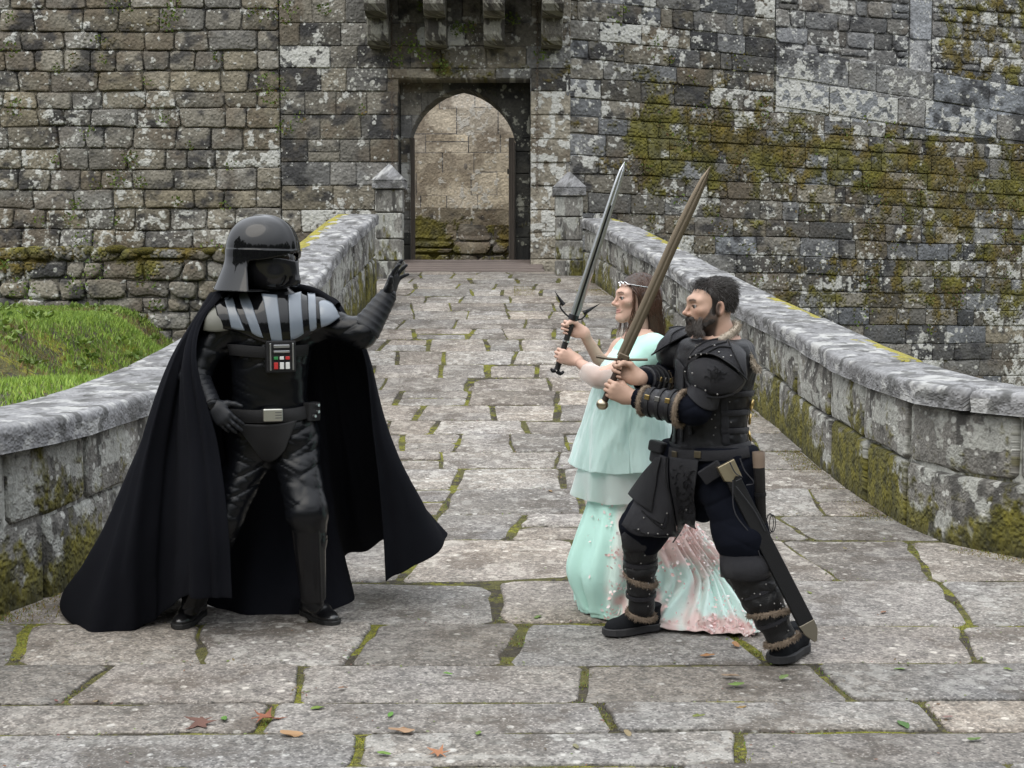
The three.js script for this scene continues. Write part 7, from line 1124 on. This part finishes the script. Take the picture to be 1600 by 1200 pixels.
    mesh('collar', band(frame(at(896, 496, D), axis, V(0, 0, 1)), 0.021, 0.018, 0.026, 0.006), metal(0.06, 0.06, 0.065, 0.35), sw);
    const bk = metal(0.035, 0.035, 0.038, 0.45);
    for (const [pts, tip] of [[[[894, 498], [883, 490], [875, 478], [878, 470]], [[875, 476], [883, 472], [868, 457]]], [[[899, 500], [909, 498], [916, 490], [917, 484]], [[915, 492], [917, 482], [935, 476]]]]) { mesh('prong', tube(pts.map(([x, y]) => at(x, y, D)), 0.0048, 0.004, 6, 12), bk, sw); const q = tip.map(([x, y]) => at(x, y, D)), g2 = new THREE.ConeGeometry(0.011, q[0].distanceTo(q[2]) + 0.02, 4); g2.scale(1, 1, 0.45); const mid = q[0].clone().lerp(q[1], 0.5).lerp(q[2], 0.5); g2.applyMatrix4(frame(mid, q[2].clone().sub(q[0].clone().lerp(q[1], 0.5)), V(0, 0, 1))); mesh('wing', g2, bk, sw); }
    const pm = [[[868, 578], [864, 580], [861, 576]], [[870, 580], [876, 584], [881, 580]]].map((L2) => tube(L2.map(([x, y]) => at(x, y, D)), 0.011, 0.006, 8, 8)); mesh('pommel', pm, bk, sw); }
}
// ---------- woodland behind the photographer (the helmet mirrors it), fallen leaves ----------
seed(5001);
{
  const list = [], g = new THREE.IcosahedronGeometry(1, 0), p = g.attributes.position; for (let i = 0; i < p.count; i++) { const k = 0.75 + 0.5 * h2(Math.round(p.getX(i) * 9), Math.round(p.getY(i) * 9 + p.getZ(i) * 31), 3); p.setXYZ(i, p.getX(i) * k, p.getY(i) * k * 0.7, p.getZ(i) * k); } g.computeVertexNormals();
  for (let i = 0; i < 2600; i++) { const a = RR(-0.35, Math.PI + 0.35), r = RR(20, 31), top = 7.5 + 4 * fbm(a * 4, 1, 5003, 3), y = RR(0.3, top) ; const q = rnd(); list.push({ p: V(Math.cos(a) * r, y, 2 + Math.sin(a) * r), s: RR(0.5, 1.3), tx: RR(0, 3), tz: RR(0, 3), c: [lerp(0.02, 0.05, q), lerp(0.04, 0.085, q), 0.012] }); }
  tag(scatter('woodland', g, list), 'dark green woodland behind the photographer', 'woodland', null, 'stuff');
}
const leafShapes = (() => {
  const lobed = [], n = 5; for (let i = 0; i < n; i++) { const a = lerp(-2.2, 2.2, i / (n - 1)), L = 1 - 0.32 * Math.abs(i - 2) / 2; const v = (b, r) => [Math.sin(b) * r, Math.cos(b) * r]; lobed.push(v(a - 0.28, 0.34 * L), v(a - 0.16, 0.62 * L), v(a - 0.1, 0.68 * L), v(a, L), v(a + 0.1, 0.68 * L), v(a + 0.16, 0.62 * L)); }
  lobed.push([0.05, -0.2], [0.02, -0.55], [-0.02, -0.55], [-0.05, -0.2]);
  const oval = []; for (let i = 0; i < 16; i++) { const a = i / 16 * 6.2832; oval.push([Math.sin(a) * 0.42 * (1 - 0.25 * Math.cos(a)), Math.cos(a)]); }
  return [lobed, oval].map((o) => new THREE.Shape(o.map((q) => new THREE.Vector2(...q))));
})();
function fallen(px, py, size, kind, col, label, group) {
  const q = at(px, py, 5); let d = 5; for (let i = 0; i < 12; i++) { const p = at(px, py, d); d *= (1.65 - roadY(d)) / (1.65 - p.y); }
  const p = at(px, py, d), g = new THREE.ExtrudeGeometry(leafShapes[kind], { depth: 0.012, bevelEnabled: false, curveSegments: 3 }); g.rotateX(-Math.PI / 2);
  const a = g.attributes.position, c1 = RR(0.1, 0.4), c2 = RR(-0.3, 0.3), s0 = RR(0, 9), col3 = new Float32Array(a.count * 3);
  for (let i = 0; i < a.count; i++) { const x = a.getX(i), z = a.getZ(i), m = (0.75 + 0.5 * vn(x * 5 + s0, z * 5, 5011)) * (Math.abs(x) < 0.03 ? 1.25 : 1); a.setY(i, a.getY(i) + c1 * x * x + c2 * x * z + 0.25 * (vn(x * 2 + s0, z * 2, 5013) - 0.3)); col3.set(col.map((v) => v * m), i * 3); }
  g.setAttribute('color', new THREE.BufferAttribute(col3, 3)); g.computeVertexNormals();
  const o = mesh('fallen_leaf', g, mFallen); o.scale.setScalar(size); o.rotation.set(RR(-0.08, 0.12), RR(0, 6.28), RR(-0.08, 0.08)); o.position.set(p.x, roadY(d) + 0.012, -d); tag(o, label, 'leaf', group);
}
const mFallen = new THREE.MeshPhysicalMaterial({ vertexColors: true, roughness: 0.7, side: THREE.DoubleSide });
seed(5021);
fallen(413, 1128, 0.085, 0, [0.2, 0.07, 0.035], 'large rust brown lobed leaf lying flat on the front paving, right one of a pair');
fallen(316, 1134, 0.085, 0, [0.11, 0.05, 0.035], 'large dark brown curled leaf on the front paving, left one of a pair');
fallen(686, 1183, 0.06, 0, [0.3, 0.13, 0.06], 'tan lobed leaf on the paving at the bottom edge of the picture');
fallen(456, 1152, 0.045, 1, [0.3, 0.18, 0.09], 'pale tan leaf beside the rust brown lobed leaf');
fallen(627, 1147, 0.05, 1, [0.27, 0.17, 0.1], 'narrow beige leaf on the front paving below the broad middle slab');
fallen(1412, 1137, 0.04, 1, [0.05, 0.11, 0.025], 'broad dark green leaf on the front paving at right');
fallen(1105, 1028, 0.032, 1, [0.26, 0.13, 0.05], 'orange brown leaf between the dress train and the rear shoe');
fallen(1150, 1012, 0.034, 1, [0.3, 0.15, 0.06], 'copper leaf at the tip of the dress train');
fallen(1150, 1074, 0.034, 1, [0.1, 0.16, 0.035], 'bright green leaf in front of the rear shoe of the armoured man');
fallen(1225, 1062, 0.03, 1, [0.11, 0.16, 0.05], 'light green leaf under the rear shoe of the armoured man');
fallen(1142, 1060, 0.04, 1, [0.2, 0.14, 0.09], 'beige curled leaf left of the rear shoe of the armoured man');
for (const [x, y, l] of [[497, 1111, "small bright green leaf bit right of the rust brown lobed leaf"], [610, 1122, "small green leaf bit above the narrow beige leaf on the front paving"], [1264, 929, "small green leaf bit on the paving beside the middle of the scabbard"], [1575, 1050, "small green leaf bit on the paving at the right edge below the parapet"], [1522, 1160, "small dark green leaf bit in the lower right corner of the paving"], [1092, 1123, "small pale green leaf bit below the front shoe of the armoured man"], [1405, 1050, "small green leaf bit to the right of the rear shoe of the armoured man"], [700, 1057, "small green leaf bit midway between the caped person and the armoured man"], [840, 968, "tiny green leaf bit left of the front shoe of the armoured man"], [350, 1128, "tiny green leaf bit between the two large lobed leaves"], [600, 1182, "green leaf bit left of the tan lobed leaf at the bottom edge"], [748, 1150, "green leaf bit right of the tan lobed leaf at the bottom edge"]]) fallen(x, y, RR(0.018, 0.034), 1, [RR(0.07, 0.14), RR(0.13, 0.2), 0.03], l, 'green leaf bits on the paving');
for (const [x, y, l] of [[536, 1079, "dry brown leaf bit in front of the left shoe of the caped person"], [1158, 1110, "dry brown leaf bit just below the bright green leaf near the rear shoe"], [1380, 960, "dry brown leaf bit on the paving right of the scabbard tip"], [1480, 1125, "dry brown leaf bit right of the broad dark green leaf"], [150, 1100, "dry brown leaf bit at the lower left of the paving"], [980, 1150, "dry brown leaf bit near the bottom edge below the armoured man"], [860, 770, "dry brown leaf bit on the path between the cape corner and the mint skirt"], [1320, 860, "dry brown leaf bit on the paving near the foot of the right parapet"], [900, 1172, "dry brown leaf bit at the bottom edge below the mint dress"]]) fallen(x, y, RR(0.018, 0.032), 1, [RR(0.14, 0.26), RR(0.095, 0.16), RR(0.05, 0.09)], l, 'dry leaf bits on the paving');
{ // crumbs of leaves, twigs and soil gathered in the joints
  seed(5031); const list = [];
  for (const [x, d] of JOINTS) { if (Math.abs(x) > 3.6 || d > 12) continue; const n = rnd() < 0.45 ? Math.floor(RR(1, 4)) : 0; for (let i = 0; i < n; i++) { const xx = x + RR(-0.06, 0.06), dd = d + RR(-0.05, 0.05), q = rnd(); list.push({ p: V(xx, roadY(dd) + RR(0.002, 0.01), -dd), s: RR(0.006, 0.02), sy: 1, tx: -1.57 + RR(-0.5, 0.5), tz: RR(-0.4, 0.4), c: q < 0.3 ? [0.13, 0.17, 0.03] : [RR(0.07, 0.2), RR(0.05, 0.12), RR(0.03, 0.06)] }); } }
  for (let i = 0; i < 420; i++) { const d = RR(4.1, 9.5), x = RR(-2.6, 2.9), q = rnd(); list.push({ p: V(x, roadY(d) + 0.009, -d), s: RR(0.005, 0.014), tx: -1.57 + RR(-0.4, 0.4), tz: RR(-0.4, 0.4), c: q < 0.35 ? [0.12, 0.18, 0.03] : [RR(0.08, 0.22), RR(0.06, 0.14), RR(0.03, 0.07)] }); }
  tag(scatter('leaf_litter', leafG, list), 'fine brown and green leaf litter scattered over the paving', 'leaf litter', null, 'stuff');
}
renderer.render(scene, camera);
